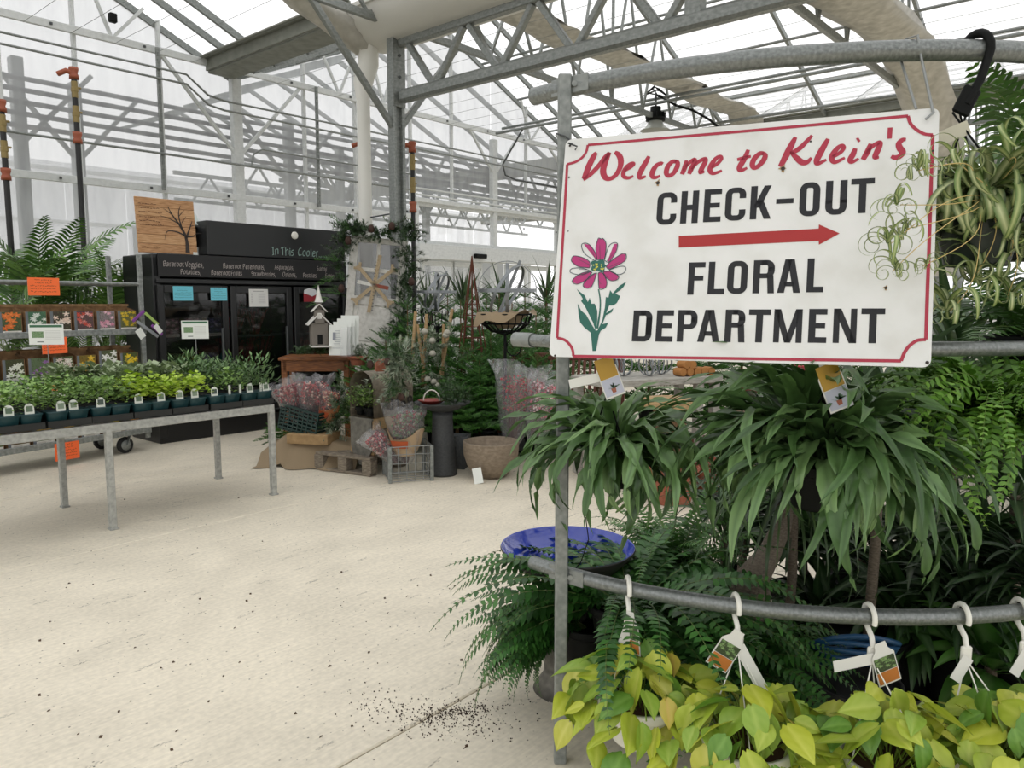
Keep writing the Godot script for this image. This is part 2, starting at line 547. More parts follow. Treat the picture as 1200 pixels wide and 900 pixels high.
	for k in GUT.size():
		var x: float = GUT[k]
		var q := Build.new()
		var d1 := 11.4
		var d0 := 7.9 if k == 1 else -8.9
		var xo := -0.22 if k == 1 else 0.0
		for s in [[0.0, 0.0, 0.42, 0.04], [-0.23, 0.1, 0.04, 0.18], [0.23, 0.1, 0.04, 0.18], [-0.29, 0.19, 0.12, 0.03], [0.29, 0.19, 0.12, 0.03]]:
			q.bar(g(x + xo + s[0], EAVE + 0.05 + s[1], d0), g(x + xo + s[0], EAVE + 0.05 + s[1], d1), s[2], s[3], Vector3.UP, 0.008)
		obj("gutter", q, M.gutter_steel, ce)
	# ---- trusses: across the bays at every row of posts, and under the gutter between posts
	for d in [7.4, 3.3, -0.8, -4.85]:
		for bay in 3:
			if bay == 2 and d < 3:
				continue
			var tr := base("trim_1") if false else base("roof_truss")
			struct(tr)
			var xa: float = GUT[bay]
			var y0 := 4.62 if d < 5 else 4.82
			var q := Build.new()
			q.bar(g(xa + 0.1, y0, d), g(xa + 9.04, y0, d), 0.06, 0.09, Vector3.UP, 0.006)
			obj("bottom_chord", q, M.galvanised, tr)
			q = Build.new()
			for i in 9:
				var x := xa + 0.55 + i * 1.0
				q.bar(g(x, y0 + 0.03, d), g(minf(x + 0.45, xa + 8.9), roof_y(x + 0.45) - 0.1, d), 0.035, 0.035)
				q.bar(g(x, y0 + 0.03, d), g(x - 0.45, roof_y(x - 0.45) - 0.1, d), 0.035, 0.035)
			q.bar(g(xa + 4.57, y0, d), g(xa + 4.57, roof_y(xa + 4.57) - 0.1, d), 0.05, 0.05)
			obj("web", q, M.galvanised, tr)
	for x in [6.47, 15.74]:
		var tr := base("gutter_truss")
		var q := Build.new()
		var dfar := 7.35 if x < 7 else 11.3
		q.bar(g(x, 3.97, -8.9), g(x, 3.97, dfar), 0.13, 0.15, Vector3.UP, 0.03)
		obj("bottom_chord", q, M.galvanised, tr)
		q = Build.new()
		q.bar(g(x, 4.6, -8.9), g(x, 4.6, dfar), 0.1, 0.09, Vector3.UP, 0.01)
		obj("top_chord", q, M.galvanised, tr)
		var d := 7.2
		var k := 0
		while d > -3.0:
			var w := Build.new()
			w.bar(g(x, 4.56, d - (0.0 if k % 2 == 0 else 0.42)), g(x, 4.02, d - (0.42 if k % 2 == 0 else 0.0)), 0.07, 0.07, Vector3.UP, 0.008)
			obj("web", w, M.galvanised, tr)
			d -= 0.5
			k += 1
		for dp in [3.42]:
			var w := Build.new()
			w.box(gx(x, 4.35, dp), Vector3(0.12, 0.7, 0.16), 0.01)
			obj("strut", w, M.galvanised, tr)
	# ---- posts with knee braces
	for s in [[6.45, 7.42], [15.74, 7.4], [15.74, 3.3], [15.74, -0.8]]:
		var po := base("steel_post")
		var q := Build.new()
		for w in [-0.07, 0.07]:
			q.box(gx(s[0] + w, 2.33, s[1]), Vector3(0.045, 4.66, 0.12), 0.008)
		q.box(gx(s[0], 2.33, s[1] + 0.02), Vector3(0.12, 4.66, 0.06))
		q.box(gx(s[0], 4.3, s[1] - 0.05), Vector3(0.2, 0.9, 0.03), 0.004)
		obj("post", q, M.galvanised, po)
		q = Build.new()
		q.bar(g(s[0] - 0.05, 3.6, s[1]), g(s[0] - 1.25, 4.85, s[1]), 0.06, 0.07, Vector3.UP, 0.006)
		obj("knee_brace", q, M.galvanised, po)
		q = Build.new()
		q.bar(g(s[0] + 0.05, 3.6, s[1]), g(s[0] + 1.1, 4.85, s[1]), 0.06, 0.07, Vector3.UP, 0.006)
		obj("knee_brace", q, M.galvanised, po)
		q = Build.new()
		for i in 3:
			q.tube([g(s[0], 3.95 + i * 0.25, s[1] - 0.06), g(s[0], 3.95 + i * 0.25, s[1] - 0.085)], 0.018, 6)
		obj("bolt", q, M.dark_steel, po)
	# ---- side and rear walls, glazed like the gable
	for s in [["wall_left", -2.54, -8.9, -2.54, 11.5], ["wall_right", 24.88, -8.9, 24.88, 11.5], ["wall_rear", -2.54, -8.9, 24.88, -8.9]]:
		var wl := base(s[0])
		var a := Vector2(s[1], s[2])
		var b := Vector2(s[3], s[4])
		var n := int(a.distance_to(b) / 3.0)
		for i in n:
			var p := a.lerp(b, float(i) / n)
			var r := a.lerp(b, float(i + 1) / n)
			var q := Build.new()
			var ya := roof_y(p.x) if s[0] == "wall_rear" else EAVE
			var yb := roof_y(r.x) if s[0] == "wall_rear" else EAVE
			q.quad(g(p.x, 0, p.y), g(r.x, 0, r.y), g(r.x, yb, r.y), g(p.x, ya, p.y))
			obj("panel", q, M.roof_glazing, wl)
			q = Build.new()
			q.bar(g(p.x, 0, p.y), g(p.x, ya, p.y), 0.08, 0.08)
			obj("stud", q, M.white_steel, wl)

func build_overhead() -> void:
	# insulated lining under the near gutter and its downpipe
	var q := Build.new()
	var rows := []
	for i in 15:
		var an := PI + PI * i / 14.0
		var row := []
		for d in [7.9, 4.0, 0.0, -8.9]:
			row.append(g(6.55 + cos(an) * 0.5, 4.98 + sin(an) * 0.36, d))
		rows.append(row)
	q.grid(rows)
	var cap := PackedVector2Array()
	for i in 14:
		var a1 := PI + PI * i / 14.0
		var a2 := PI + PI * (i + 1) / 14.0
		q.tri(g(6.55, 4.98, 7.9), g(6.55 + cos(a1) * 0.5, 4.98 + sin(a1) * 0.36, 7.9), g(6.55 + cos(a2) * 0.5, 4.98 + sin(a2) * 0.36, 7.9), N)
	q.bar(g(6.05, 5.0, 7.9), g(6.05, 5.0, -8.9), 0.05, 0.05)
	q.bar(g(7.05, 5.0, 7.9), g(7.05, 5.0, -8.9), 0.05, 0.05)
	M.wrap.cull_mode = BaseMaterial3D.CULL_DISABLED
	tag(obj("gutter_lining", q, M.wrap), "smooth white trough lining under the gutter at top centre, in front of the steel post", "gutter")
	q = Build.new()
	q.tube([g(6.42, 4.72, 7.9), g(6.42, 4.45, 7.9), g(6.35, 4.2, 7.93), g(6.35, 4.0, 7.93), g(6.35, 0.0, 7.93)], [0.13, 0.13, 0.12, 0.085, 0.085], 16)
	var dp := tag(obj("downpipe", q, M.downspout), "white downpipe with a crumpled top elbow beside the central steel post", "pipe")
	q = Build.new()
	q.tube([g(6.35, 2.55, 7.83), g(6.6, 2.62, 7.4)], 0.01, 6)
	obj("strap", q, M.dark_steel, dp)
	var two := [[15.75, 8.15], [15.75, 7.75]]
	for i in 2:
		q = Build.new()
		q.tube([g(two[i][0], 4.85, two[i][1]), g(two[i][0], 0, two[i][1])], 0.09, 14)
		tag(obj("downpipe", q, M.downspout), ["white downpipe behind the sign, the left one of a pair under the far gutter", "white downpipe behind the sign, the right one of a pair under the far gutter"][i], "pipe")
	# shade screens drawn into bundles along the trusses
	var scr := func(pts: Array, w: float, h: float, label: String) -> void:
		var b := Build.new()
		var rws := []
		for i in pts.size():
			var row := []
			var tg: Vector3 = (pts[mini(i + 1, pts.size() - 1)] - pts[maxi(i - 1, 0)]).normalized()
			var up := N.cross(tg).normalized()
			for k in 17:
				var an := TAU * k / 16.0
				var wob := 1.0 + 0.12 * sin(i * 2.1 + k * 3.0) + rr(-0.14, 0.14) * (1 if k < 16 else 0)
				row.append(pts[i] + N * cos(an) * w * wob + up * sin(an) * h * wob)
			row[16] = row[0]
			rws.append(row)
		b.grid(rws)
		var o := obj("shade_screen", b, M.screen_cloth)
		tag(o, label, "shade screen", "")
	var p1 := []
	for i in 22:
		p1.append(g(7.6 + i * 0.36, 5.28 + 0.03 * sin(i), 6.95))
	p1 += [g(15.35, 5.15, 6.9), g(15.55, 4.9, 6.9), g(15.6, 4.5, 6.9), g(15.6, 4.0, 6.9), g(15.6, 3.4, 6.9)]
	scr.call(p1, 0.3, 0.07, "grey-beige shade screen bundle seen between the big truss and the curved top pipe")
	var p2 := []
	for c in [[950, -45], [975, -22], [1005, 2], [1036, 27], [1058, 50], [1075, 80], [1088, 118], [1098, 160], [1106, 230], [1108, 320]]:
		p2.append(pp(c[0], c[1], N * 3.0, N))
	scr.call(p2, 0.34, 0.16, "wrinkled beige shade screen bundle hanging down behind the right top corner of the sign")
	var p3 := []
	for c in [[320, -35], [354, -6], [380, 16], [405, 36], [428, 52]]:
		p3.append(pp(c[0], c[1], N * 7.95, N))
	scr.call(p3, 0.2, 0.16, "pale shade screen bundle running up left from the top of the downpipe")
	# conduits along the gable
	for s in [[4.66, 11.25, -2.5, 24.0, 0.016], [4.8, 11.25, -2.5, 24.0, 0.016], [3.61, 11.25, -2.5, 10.2, 0.018], [3.9, 11.25, 7.0, 10.2, 0.014]]:
		q = Build.new()
		var path := [g(s[2], s[0], s[1])]
		if s[0] > 4:
			path += [g(5.75, s[0], s[1]), g(6.05, s[0] - 0.24, s[1] - 0.04), g(6.3, s[0] - 0.28, s[1] - 0.05)]
		if s[0] == 3.9:
			path = [g(6.75, 3.6, 11.25), g(6.8, 3.8, 11.25), g(6.95, 3.9, 11.25)]
		path.append(g(s[3], s[0] - (0.28 if s[0] > 4 else 0.0), s[1] - (0.05 if s[0] > 4 else 0.0)))
		q.tube(path, s[4], 6)
		tag(obj("conduit", q, M.galvanised), {4.66: "lower of the two high thin conduits across the translucent back wall", 4.8: "upper of the two high thin conduits across the translucent back wall", 3.61: "long low conduit across the back wall, just above the girt rail", 3.9: "short conduit with a bent end starting at the corner column of the back wall"}[s[0]], "conduit")
	for s in [[5.36, "slotted strut on the back wall left of the corner column"], [8.05, "slotted strut on the back wall right of the corner column, above the dark cooler header"]]:
		q = Build.new()
		q.box(gx(s[0], 4.1, 11.3), Vector3(0.05, 2.0, 0.04), 0.004)
		for i in 20:
			q.box(gx(s[0], 3.2 + i * 0.095, 11.275), Vector3(0.018, 0.04, 0.012))
		tag(obj("slotted_strut", q, M.galvanised), s[1], "strut")
	for s in [["long conduit in the middle bay running towards the back wall above the entrance", 12.62, 5.06, 11.3, 5.06, -1.0, 0.03], ["thin water pipe in the middle bay parallel to the conduit", 12.7, 5.16, 11.2, 5.16, -1.0, 0.026], ["upper steam pipe running past the hanging lamp", 14.5, 5.0, 11.0, 4.95, -1.0, 0.03]]:
		q = Build.new()
		q.tube([g(s[1], s[2], s[3]), g(s[1], s[4], s[5])], s[6], 8)
		tag(obj("conduit", q, M.galvanised), s[0], "conduit")
	q = Build.new()
	q.tube([g(12.66, 5.05, 10.6), g(12.66, 4.4, 11.15), g(12.8, 4.2, 11.2), g(13.2, 4.15, 11.25), g(15.5, 4.15, 11.25)], 0.018, 6)
	tag(obj("conduit", q, M.dark_steel), "bent grey conduit dropping from the roof pipe to the wall above the entrance", "conduit")
	# standpipes with red couplings
	var sp := [[[86, 80], "black standpipe with red couplings and brass valves, the tall one behind the palm"], [[1, 118], "black standpipe with red couplings at the left edge of the photo"], [[428, 165], "thin standpipe with red couplings just left of the white downpipe"], [[483, 167], "black standpipe with red coupling and brass valve on the right side of the steel post"]]
	for i in 4:
		var dd := 10.7 if i < 2 else (8.6 if i == 2 else 7.9)
		var top := pp(sp[i][0][0], sp[i][0][1], N * dd, N)
		var k := 0.66 if i < 2 else 0.6
		var o := thing("standpipe", sp[i][1], "pipe", at(Vector3(top.x, 0, top.z), GYAW))
		var h := top.y
		q = Build.new()
		q.tube([Vector3(0, 0, 0), Vector3(0, h - 0.05, 0)], 0.05 * k, 10)
		obj("pipe", q, M.black_pipe, o)
		for y in [h - 0.06, h - 0.85]:
			q = Build.new()
			q.lathe([Vector2(0, y - 0.07), Vector2(0.085 * k, y - 0.07), Vector2(0.085 * k, y - 0.03), Vector2(0.065 * k, y), Vector2(0.085 * k, y + 0.04), Vector2(0.085 * k, y + 0.07), Vector2(0, y + 0.07)], 12)
			if y > h - 0.2:
				q.tube([Vector3(0, y, 0), Vector3(-0.08, y + 0.02, -0.02), Vector3(-0.15, y - 0.02, -0.1)], 0.05 * k, 8)
			obj("coupling", q, M.red_fitting, o)
		for y in [h - 0.26, h - 0.56]:
			q = Build.new()
			q.box(T(0, y, 0), Vector3(0.12, 0.13, 0.12) * k, 0.02)
			q.box(T(0.08 * k, y + 0.03, 0), Vector3(0.08, 0.04, 0.05) * k, 0.01)
			q.tube([Vector3(0, y - 0.1, 0), Vector3(0, y + 0.1, 0)], 0.06 * k, 8)
			obj("valve", q, M.brass, o)
	# pendant lamp and cables
	var lp := px(768, 144, 14.4)
	var lamp := thing("pendant_lamp", "pendant lamp with black housing and clear flared shade above the sign, unlit", "lamp", Transform3D(Basis().scaled(Vector3(1.75, 1.75, 1.75)), lp))
	q = Build.new()
	q.lathe([Vector2(0, 0.16), Vector2(0.055, 0.16), Vector2(0.055, 0.1), Vector2(0.085, 0.1), Vector2(0.09, 0.05), Vector2(0.1, 0.05), Vector2(0.1, 0.02), Vector2(0.07, 0.015), Vector2(0, 0.015)], 20)
	for i in 16:
		q.box(Transform3D(Basis(Vector3.UP, TAU * i / 16.0), Vector3(cos(TAU * i / 16.0) * 0.09, 0.075, -sin(TAU * i / 16.0) * 0.09)), Vector3(0.03, 0.05, 0.006))
	obj("housing", q, M.black_plastic, lamp)
	q = Build.new()
	q.lathe([Vector2(0.07, 0.02), Vector2(0.09, -0.03), Vector2(0.15, -0.075), Vector2(0.155, -0.08), Vector2(0.148, -0.078), Vector2(0.085, -0.03), Vector2(0.066, 0.018)], 24)
	var sh := mt("lamp_shade_clear", Color("b9bcb4"), 0.25, 0.3)
	obj("lamp_shade", q, sh, lamp)
	q = Build.new()
	q.lathe([Vector2(0, -0.07), Vector2(0.14, -0.072), Vector2(0.14, -0.078), Vector2(0, -0.08)], 24)
	obj("diffuser", q, mt("diffuser", Color("8f9088"), 0.4), lamp)
	q = Build.new()
	q.tube([Vector3(0, 0.15, 0), Vector3(0, 0.3, 0)], 0.012, 6)
	obj("hook", q, M.dark_steel, lamp)
	q = Build.new()
	for i in 6:
		q.tube([lp + Vector3(-0.22, 0.48, 0), lp + Vector3(rr(-0.15, 0), 0.46 + rr(0, 0.2), rr(-0.04, 0.04)), lp + Vector3(rr(0, 0.15), 0.44 + rr(0, 0.2), rr(-0.04, 0.04)), lp + Vector3(0.25, 0.44, 0)], 0.012, 5)
	q.tube([lp + Vector3(0.05, 0.48, 0), lp + Vector3(0.35, 0.3, 0.05), lp + Vector3(0.65, 0.2, 0.1), lp + Vector3(0.95, 0.02, 0.15), lp + Vector3(1.2, -0.2, 0.2)], 0.022, 6)
	tag(obj("cable_bundle", q, M.black_plastic), "tangle of black cable above the pendant lamp, looping away to the right", "cable")
	q = Build.new()
	q.box(Transform3D(Basis(Vector3.UP, GYAW), pp(132, 21, N * 11.2, N)), Vector3(0.1, 0.12, 0.08), 0.01)
	tag(obj("wall_sensor", q, M.black_plastic), "small black box sensor clipped to a brace high on the back wall, top left", "sensor")

func build_beyond() -> void:
	# the next house, seen through the translucent gable and its transom windows
	for i in 5:
		var q := Build.new()
		var y: float = [4.44, 4.29, 4.13, 3.98, 3.82][i]
		q.tube([g(-3, y, 11.85), g(25, y, 11.85)], 0.034, 8)
		var o := tag(obj("heating_pipe", q, mt("pipe_grey", Color("606263"), 0.5)), ["topmost", "second", "middle", "fourth", "lowest"][i] + " of the five grey heating pipes behind the translucent back wall", "pipe")
	for s in [[3.95, 12.6, "grey column of the next house, behind the left end of the back wall"], [5.0, 13.4, "slim column of the next house, right of the tall standpipe"], [8.6, 13.0, "column of the next house, behind the wall right of the corner column"], [10.9, 14.5, "left column of the next house seen through the transom windows"], [14.0, 15.0, "right column of the next house seen through the transom windows"]]:
		var q := Build.new()
		q.box(gx(s[0], 2.45, s[1]), Vector3(0.16, 4.9, 0.16), 0.01)
		q.bar(g(s[0], 3.7, s[1]), g(s[0] + 1.0, 4.85, s[1]), 0.06, 0.06)
		q.bar(g(s[0], 3.7, s[1]), g(s[0] - 1.0, 4.85, s[1]), 0.06, 0.06)
		tag(obj("column", q, M.galvanised), s[2], "column")
	for s in [[13.2, "nearest roof truss of the next house"], [15.5, "second roof truss of the next house"], [18.0, "third roof truss of the next house"], [20.5, "farthest roof truss of the next house"]]:
		var tr := thing("far_truss", s[1] + ", seen through the transom windows", "truss")
		var q := Build.new()
		q.bar(g(10.0, 4.9, s[0]), g(24.8, 4.9, s[0]), 0.08, 0.1)
		q.bar(g(10.0, 4.2, s[0]), g(24.8, 4.2, s[0]), 0.08, 0.08)
		obj("chord", q, M.galvanised, tr)
		q = Build.new()
		for i in 14:
			q.bar(g(10.5 + i, 4.2, s[0]), g(11.0 + i, 4.9, s[0]), 0.05, 0.05)
			q.bar(g(11.0 + i, 4.9, s[0]), g(11.5 + i, 4.2, s[0]), 0.05, 0.05)
		obj("web", q, M.galvanised, tr)
	var fw := base("wall_far")
	for i in 18:
		var q := Build.new()
		q.quad(g(-3.0 + i * 1.6, 0, 23.0), g(-1.42 + i * 1.6, 0, 23.0), g(-1.42 + i * 1.6, 5.2, 23.0), g(-3.0 + i * 1.6, 5.2, 23.0))
		obj("panel", q, M.polycarbonate, fw)
		if i > 7:
			q = Build.new()
			q.box(gx(-2.21 + i * 1.6, 1.8, 22.7), Vector3(1.56, 3.6, 0.06), 0.01)
			obj("insulated_panel", q, mt("panel_grey", Color("a3a5a3"), 0.7), fw)
	for y in [1.0, 2.4, 3.6, 5.0]:
		var q := Build.new()
		q.bar(g(-3, y, 22.9), g(25, y, 22.9), 0.08, 0.1)
		obj("rail", q, M.white_steel, fw)
	for i in 2:
		var q := Build.new()
		var x: float = [15.74, 24.8][i]
		q.box(gx(x, 4.9, 17.3), Vector3(0.5, 0.3, 11.2), 0.02)
		tag(obj("gutter_beam", q, M.gutter_steel), ["left", "right"][i] + " gutter of the next house, running away behind the gable", "gutter")
	for i in 9:
		var q := Build.new()
		var d := 12.3 + i * 1.25
		q.bar(g(15.74, 5.0, d), g(11.17, 6.9, d), 0.06, 0.09)
		q.bar(g(11.17, 6.9, d), g(9.4, 6.16, d), 0.06, 0.09)
		tag(obj("rafter_pair", q, M.galvanised), ["nearest", "second", "third", "fourth", "fifth", "sixth", "seventh", "eighth", "farthest"][i] + " pair of roof rafters of the next house, counted from the gable", "rafter", "rafters of the next house")
	# benches in the next house, blurred green and grey behind the panels
	for i in 4:
		var q := Build.new()
		q.box(gx(1.0 + i * 6.0, 0.75, 17.0), Vector3(4.5, 0.1, 3.0), 0.01)
		for sx in [-2.0, 2.0]:
			q.box(gx(1.0 + i * 6.0 + sx, 0.36, 17.0), Vector3(0.1, 0.7, 0.1))
		tag(obj("growing_bench", q, M.galvanised), ["far left", "centre left", "centre right", "far right"][i] + " growing bench in the next house behind the gable wall", "bench")
	var gr := Build.new()
	gr.quad(g(-80, -0.25, -80), g(100, -0.25, -80), g(100, -0.25, 100), g(-80, -0.25, 100), Vector3.UP)
	struct(obj("ground", gr, mt("gravel", Color("8d8a82"), 0.9)))

# ---------- the round display frame and the welcome sign
const RC := Vector3(1.1, 0, -3.45)
const RR := 1.41
func ring_point(a: float, h: float, r := RR) -> Vector3:    # a in degrees, 90 faces the photographer
	return RC + Vector3(cos(deg_to_rad(a)) * r, h, sin(deg_to_rad(a)) * r)
func ring_at(x: float) -> float:      # the angle where the ring stands at this x, on the near side
	return rad_to_deg(acos(clampf((x - RC.x) / RR, -1, 1)))
func build_frame() -> void:
	var fr := thing("plant_stand", "round galvanised pipe stand with three hoops and a square post, carrying sign and baskets", "plant stand")
	for h in [[2.135, 0.027], [1.372, 0.02], [0.63, 0.0225]]:
		var q := Build.new()
		var path := []
		for i in 49:
			path.append(ring_point(137.0 - i * 3.6, h[0]))
		q.tube(path, h[1], 12)
		var hp := obj("hoop", q, M.zinc_pipe, fr)
		q = Build.new()
		var a := ring_point(136.0, h[0])
		var b := ring_point(128.5, h[0])
		q.bar(a.lerp(b, 0.25) + Vector3(0, 0, h[1] + 0.004), b + Vector3(0, 0, h[1] + 0.004), 0.006, 0.05, Vector3.UP, 0.002)
		q.tube([a.lerp(b, 0.72) + Vector3(0, 0, h[1]), a.lerp(b, 0.72) + Vector3(0, 0, h[1] + 0.016)], 0.009, 8)
		q.tube([a.lerp(b, 0.12) + Vector3(0, 0, h[1] - 0.004), a.lerp(b, 0.12) + Vector3(0, 0, h[1] + 0.01)], 0.009, 8)
		obj("bracket", q, M.galvanised, hp)
	for p in [Vector3(0.157, 0, -2.366), ring_point(-28.0, 0, RR + 0.04)]:
		var q := Build.new()
		q.box(T(p.x, 1.083, p.z), Vector3(0.04, 2.166, 0.04), 0.004)
		obj("post", q, M.galvanised, fr)
	var bk := Build.new()
	bk.tube([ring_point(137.0, 1.372) + Vector3(0.0, 0, 0), ring_point(140.5, 1.372)], 0.024, 12)
	obj("end_cap", bk, M.galvanised, fr)

var SO := Vector3(0.159, 1.972, -2.332)
var SB := Basis()
func S(x: float, y: float) -> Vector2:
	var p := SB.inverse() * (pp(x, y, SO, SB.z) - SO)
	return Vector2(p.x, p.y)
func sstroke(b: Build, pts: Array, z: float, k: float) -> void:     # pts in picture pixels, x, y, half width
	var o := []
	for p in pts:
		var s := S(p[0], p[1])
		o.append(Vector3(s.x, s.y, (p[2] if p.size() > 2 else 1.7) * k))
	b.stroke(o, z, 0.0, 5)
func sflat(b: Build, pts: Array, z: float, ox := 0.0, oy := 0.0, k := 1.0) -> PackedVector2Array:
	var o := PackedVector2Array()
	for p in pts:
		o.append(S(ox + p[0] * k, oy + p[1] * k))
	b.flat(o, z)
	return o
func hoop2(b: Build, r: Rect2, rad: float, tv: float, th: float, z: float, from := 0, to := 32) -> void:   # a rounded rectangle drawn as a band; 8 points a corner, from the middle of the right side, anticlockwise
	var po := []
	var pi := []
	var cs := [Vector2(1, 1), Vector2(-1, 1), Vector2(-1, -1), Vector2(1, -1)]
	var ce := r.get_center()
	for c in 4:
		for i in 8:
			var a := PI / 2 * c + PI / 2 * i / 7.0
			var ro := minf(rad, minf(r.size.x, r.size.y) / 2)
			var o: Vector2 = ce + cs[c] * (r.size / 2 - Vector2(ro, ro)) + Vector2(cos(a), sin(a)) * ro
			var rx := maxf(ro - tv, 0.001)
			var ry := maxf(ro - th, 0.001)
			var n: Vector2 = ce + cs[c] * (r.size / 2 - Vector2(tv + rx, th + ry)) + Vector2(cos(a) * rx, sin(a) * ry)
			po.append(o); pi.append(n)
	for i in range(from, to):
		var j := (i + 1) % 32
		b.quad(Vector3(po[i % 32].x, po[i % 32].y, z), Vector3(po[j].x, po[j].y, z), Vector3(pi[j].x, pi[j].y, z), Vector3(pi[i % 32].x, pi[i % 32].y, z), Vector3.BACK)
func bl(b: Build, x0: float, y0: float, x1: float, y1: float, z: float) -> void:
	b.quad(Vector3(x0, y0, z), Vector3(x1, y0, z), Vector3(x1, y1, z), Vector3(x0, y1, z), Vector3.BACK)
func sl(b: Build, xa: float, ya: float, xb: float, yb: float, w: float, z: float) -> void:     # slanted bar with level ends
	b.quad(Vector3(xa - w / 2, ya, z), Vector3(xa + w / 2, ya, z), Vector3(xb + w / 2, yb, z), Vector3(xb - w / 2, yb, z), Vector3.BACK)
func block(b: Build, ch: String, x0: float, x1: float, y0: float, y1: float, z: float) -> void:
	var t := 0.0168
	var h := 0.0145
	var m := (y0 + y1) / 2
	var R := Rect2(x0, y0, x1 - x0, y1 - y0)
	match ch:
		"C":
			hoop2(b, R, 0.021, t, h, z, 4, 27)
			bl(b, x1 - t, y1 - 0.030, x1, y1 - 0.019, z); bl(b, x1 - t, y0 + 0.019, x1, y0 + 0.030, z)
			hoop2(b, R, 0.021, t, h, z, 0, 5); hoop2(b, R, 0.021, t, h, z, 26, 31)
		"O": hoop2(b, R, 0.021, t, h, z)
		"U":
			hoop2(b, Rect2(x0, y0, x1 - x0, 0.06), 0.021, t, h, z, 15, 32)
			bl(b, x0, y0 + 0.03, x0 + t, y1, z); bl(b, x1 - t, y0 + 0.03, x1, y1, z)
		"D":
			hoop2(b, R, 0.02, t, h, z, 0, 8); hoop2(b, R, 0.02, t, h, z, 24, 32)
			bl(b, x0, y0, x0 + t, y1, z); bl(b, x0 + t, y1 - h, x1 - 0.019, y1, z); bl(b, x0 + t, y0, x1 - 0.019, y0 + h, z)
			bl(b, x1 - t, y0 + 0.02, x1, y1 - 0.02, z)
		"P", "R":
			var yl := y0 + (y1 - y0) * (0.40 if ch == "P" else 0.45)
			var q := Rect2(x0, yl, x1 - x0, y1 - yl)
			hoop2(b, q, 0.02, t, h * 0.9, z, 0, 8); hoop2(b, q, 0.02, t, h * 0.9, z, 24, 32)
			bl(b, x0, y0, x0 + t, y1, z); bl(b, x0 + t, y1 - h * 0.9, x1 - 0.019, y1, z); bl(b, x0 + t, yl, x1 - 0.019, yl + h * 0.9, z)
			bl(b, x1 - t, yl + 0.019, x1, y1 - 0.019, z)
			if ch == "R":
				sl(b, x1 - t * 0.42, y0, x1 - t * 0.62, yl + 0.008, t * 0.95, z)
		"H":
			bl(b, x0, y0, x0 + t, y1, z); bl(b, x1 - t, y0, x1, y1, z); bl(b, x0 + t, m - h * 0.55, x1 - t, m + h * 0.45, z)
		"E", "F", "L":
			bl(b, x0, y0, x0 + t, y1, z)
			if ch != "L":
				bl(b, x0 + t, y1 - h, x1, y1, z); bl(b, x0 + t, m - h * 0.4, x1 - 0.004, m + h * 0.5, z)
			if ch != "F":
				bl(b, x0 + t, y0, x1, y0 + h, z)
		"T":
			bl(b, x0, y1 - h, x1, y1, z); bl(b, (x0 + x1 - t) / 2, y0, (x0 + x1 + t) / 2, y1 - h, z)
		"K":
			bl(b, x0, y0, x0 + t, y1, z)
			sl(b, x0 + t, m - 0.014, x1 - t * 0.6, y1, t * 1.05, z); sl(b, x1 - t * 0.5, y0, x0 + t * 1.4, m + 0.006, t * 1.05, z)
		"A":
			sl(b, x0 + t * 0.5, y0, (x0 + x1) / 2 - 0.003, y1, t, z); sl(b, x1 - t * 0.5, y0, (x0 + x1) / 2 + 0.003, y1, t, z)
			bl(b, x0 + t, y0 + 0.017, x1 - t, y0 + 0.029, z)
		"N":
			bl(b, x0, y0, x0 + t * 0.85, y1, z); bl(b, x1 - t * 0.85, y0, x1, y1, z); sl(b, x1 - t * 0.5, y0, x0 + t * 0.5, y1, t, z)
		"M":
			bl(b, x0, y0, x0 + t * 0.85, y1, z); bl(b, x1 - t * 0.85, y0, x1, y1, z)
			sl(b, (x0 + x1) / 2, y0, x0 + t * 0.5, y1, t * 0.9, z); sl(b, (x0 + x1) / 2, y0, x1 - t * 0.5, y1, t * 0.9, z)
		"-":
			bl(b, x0, m - 0.007, x1, m + 0.006, z)

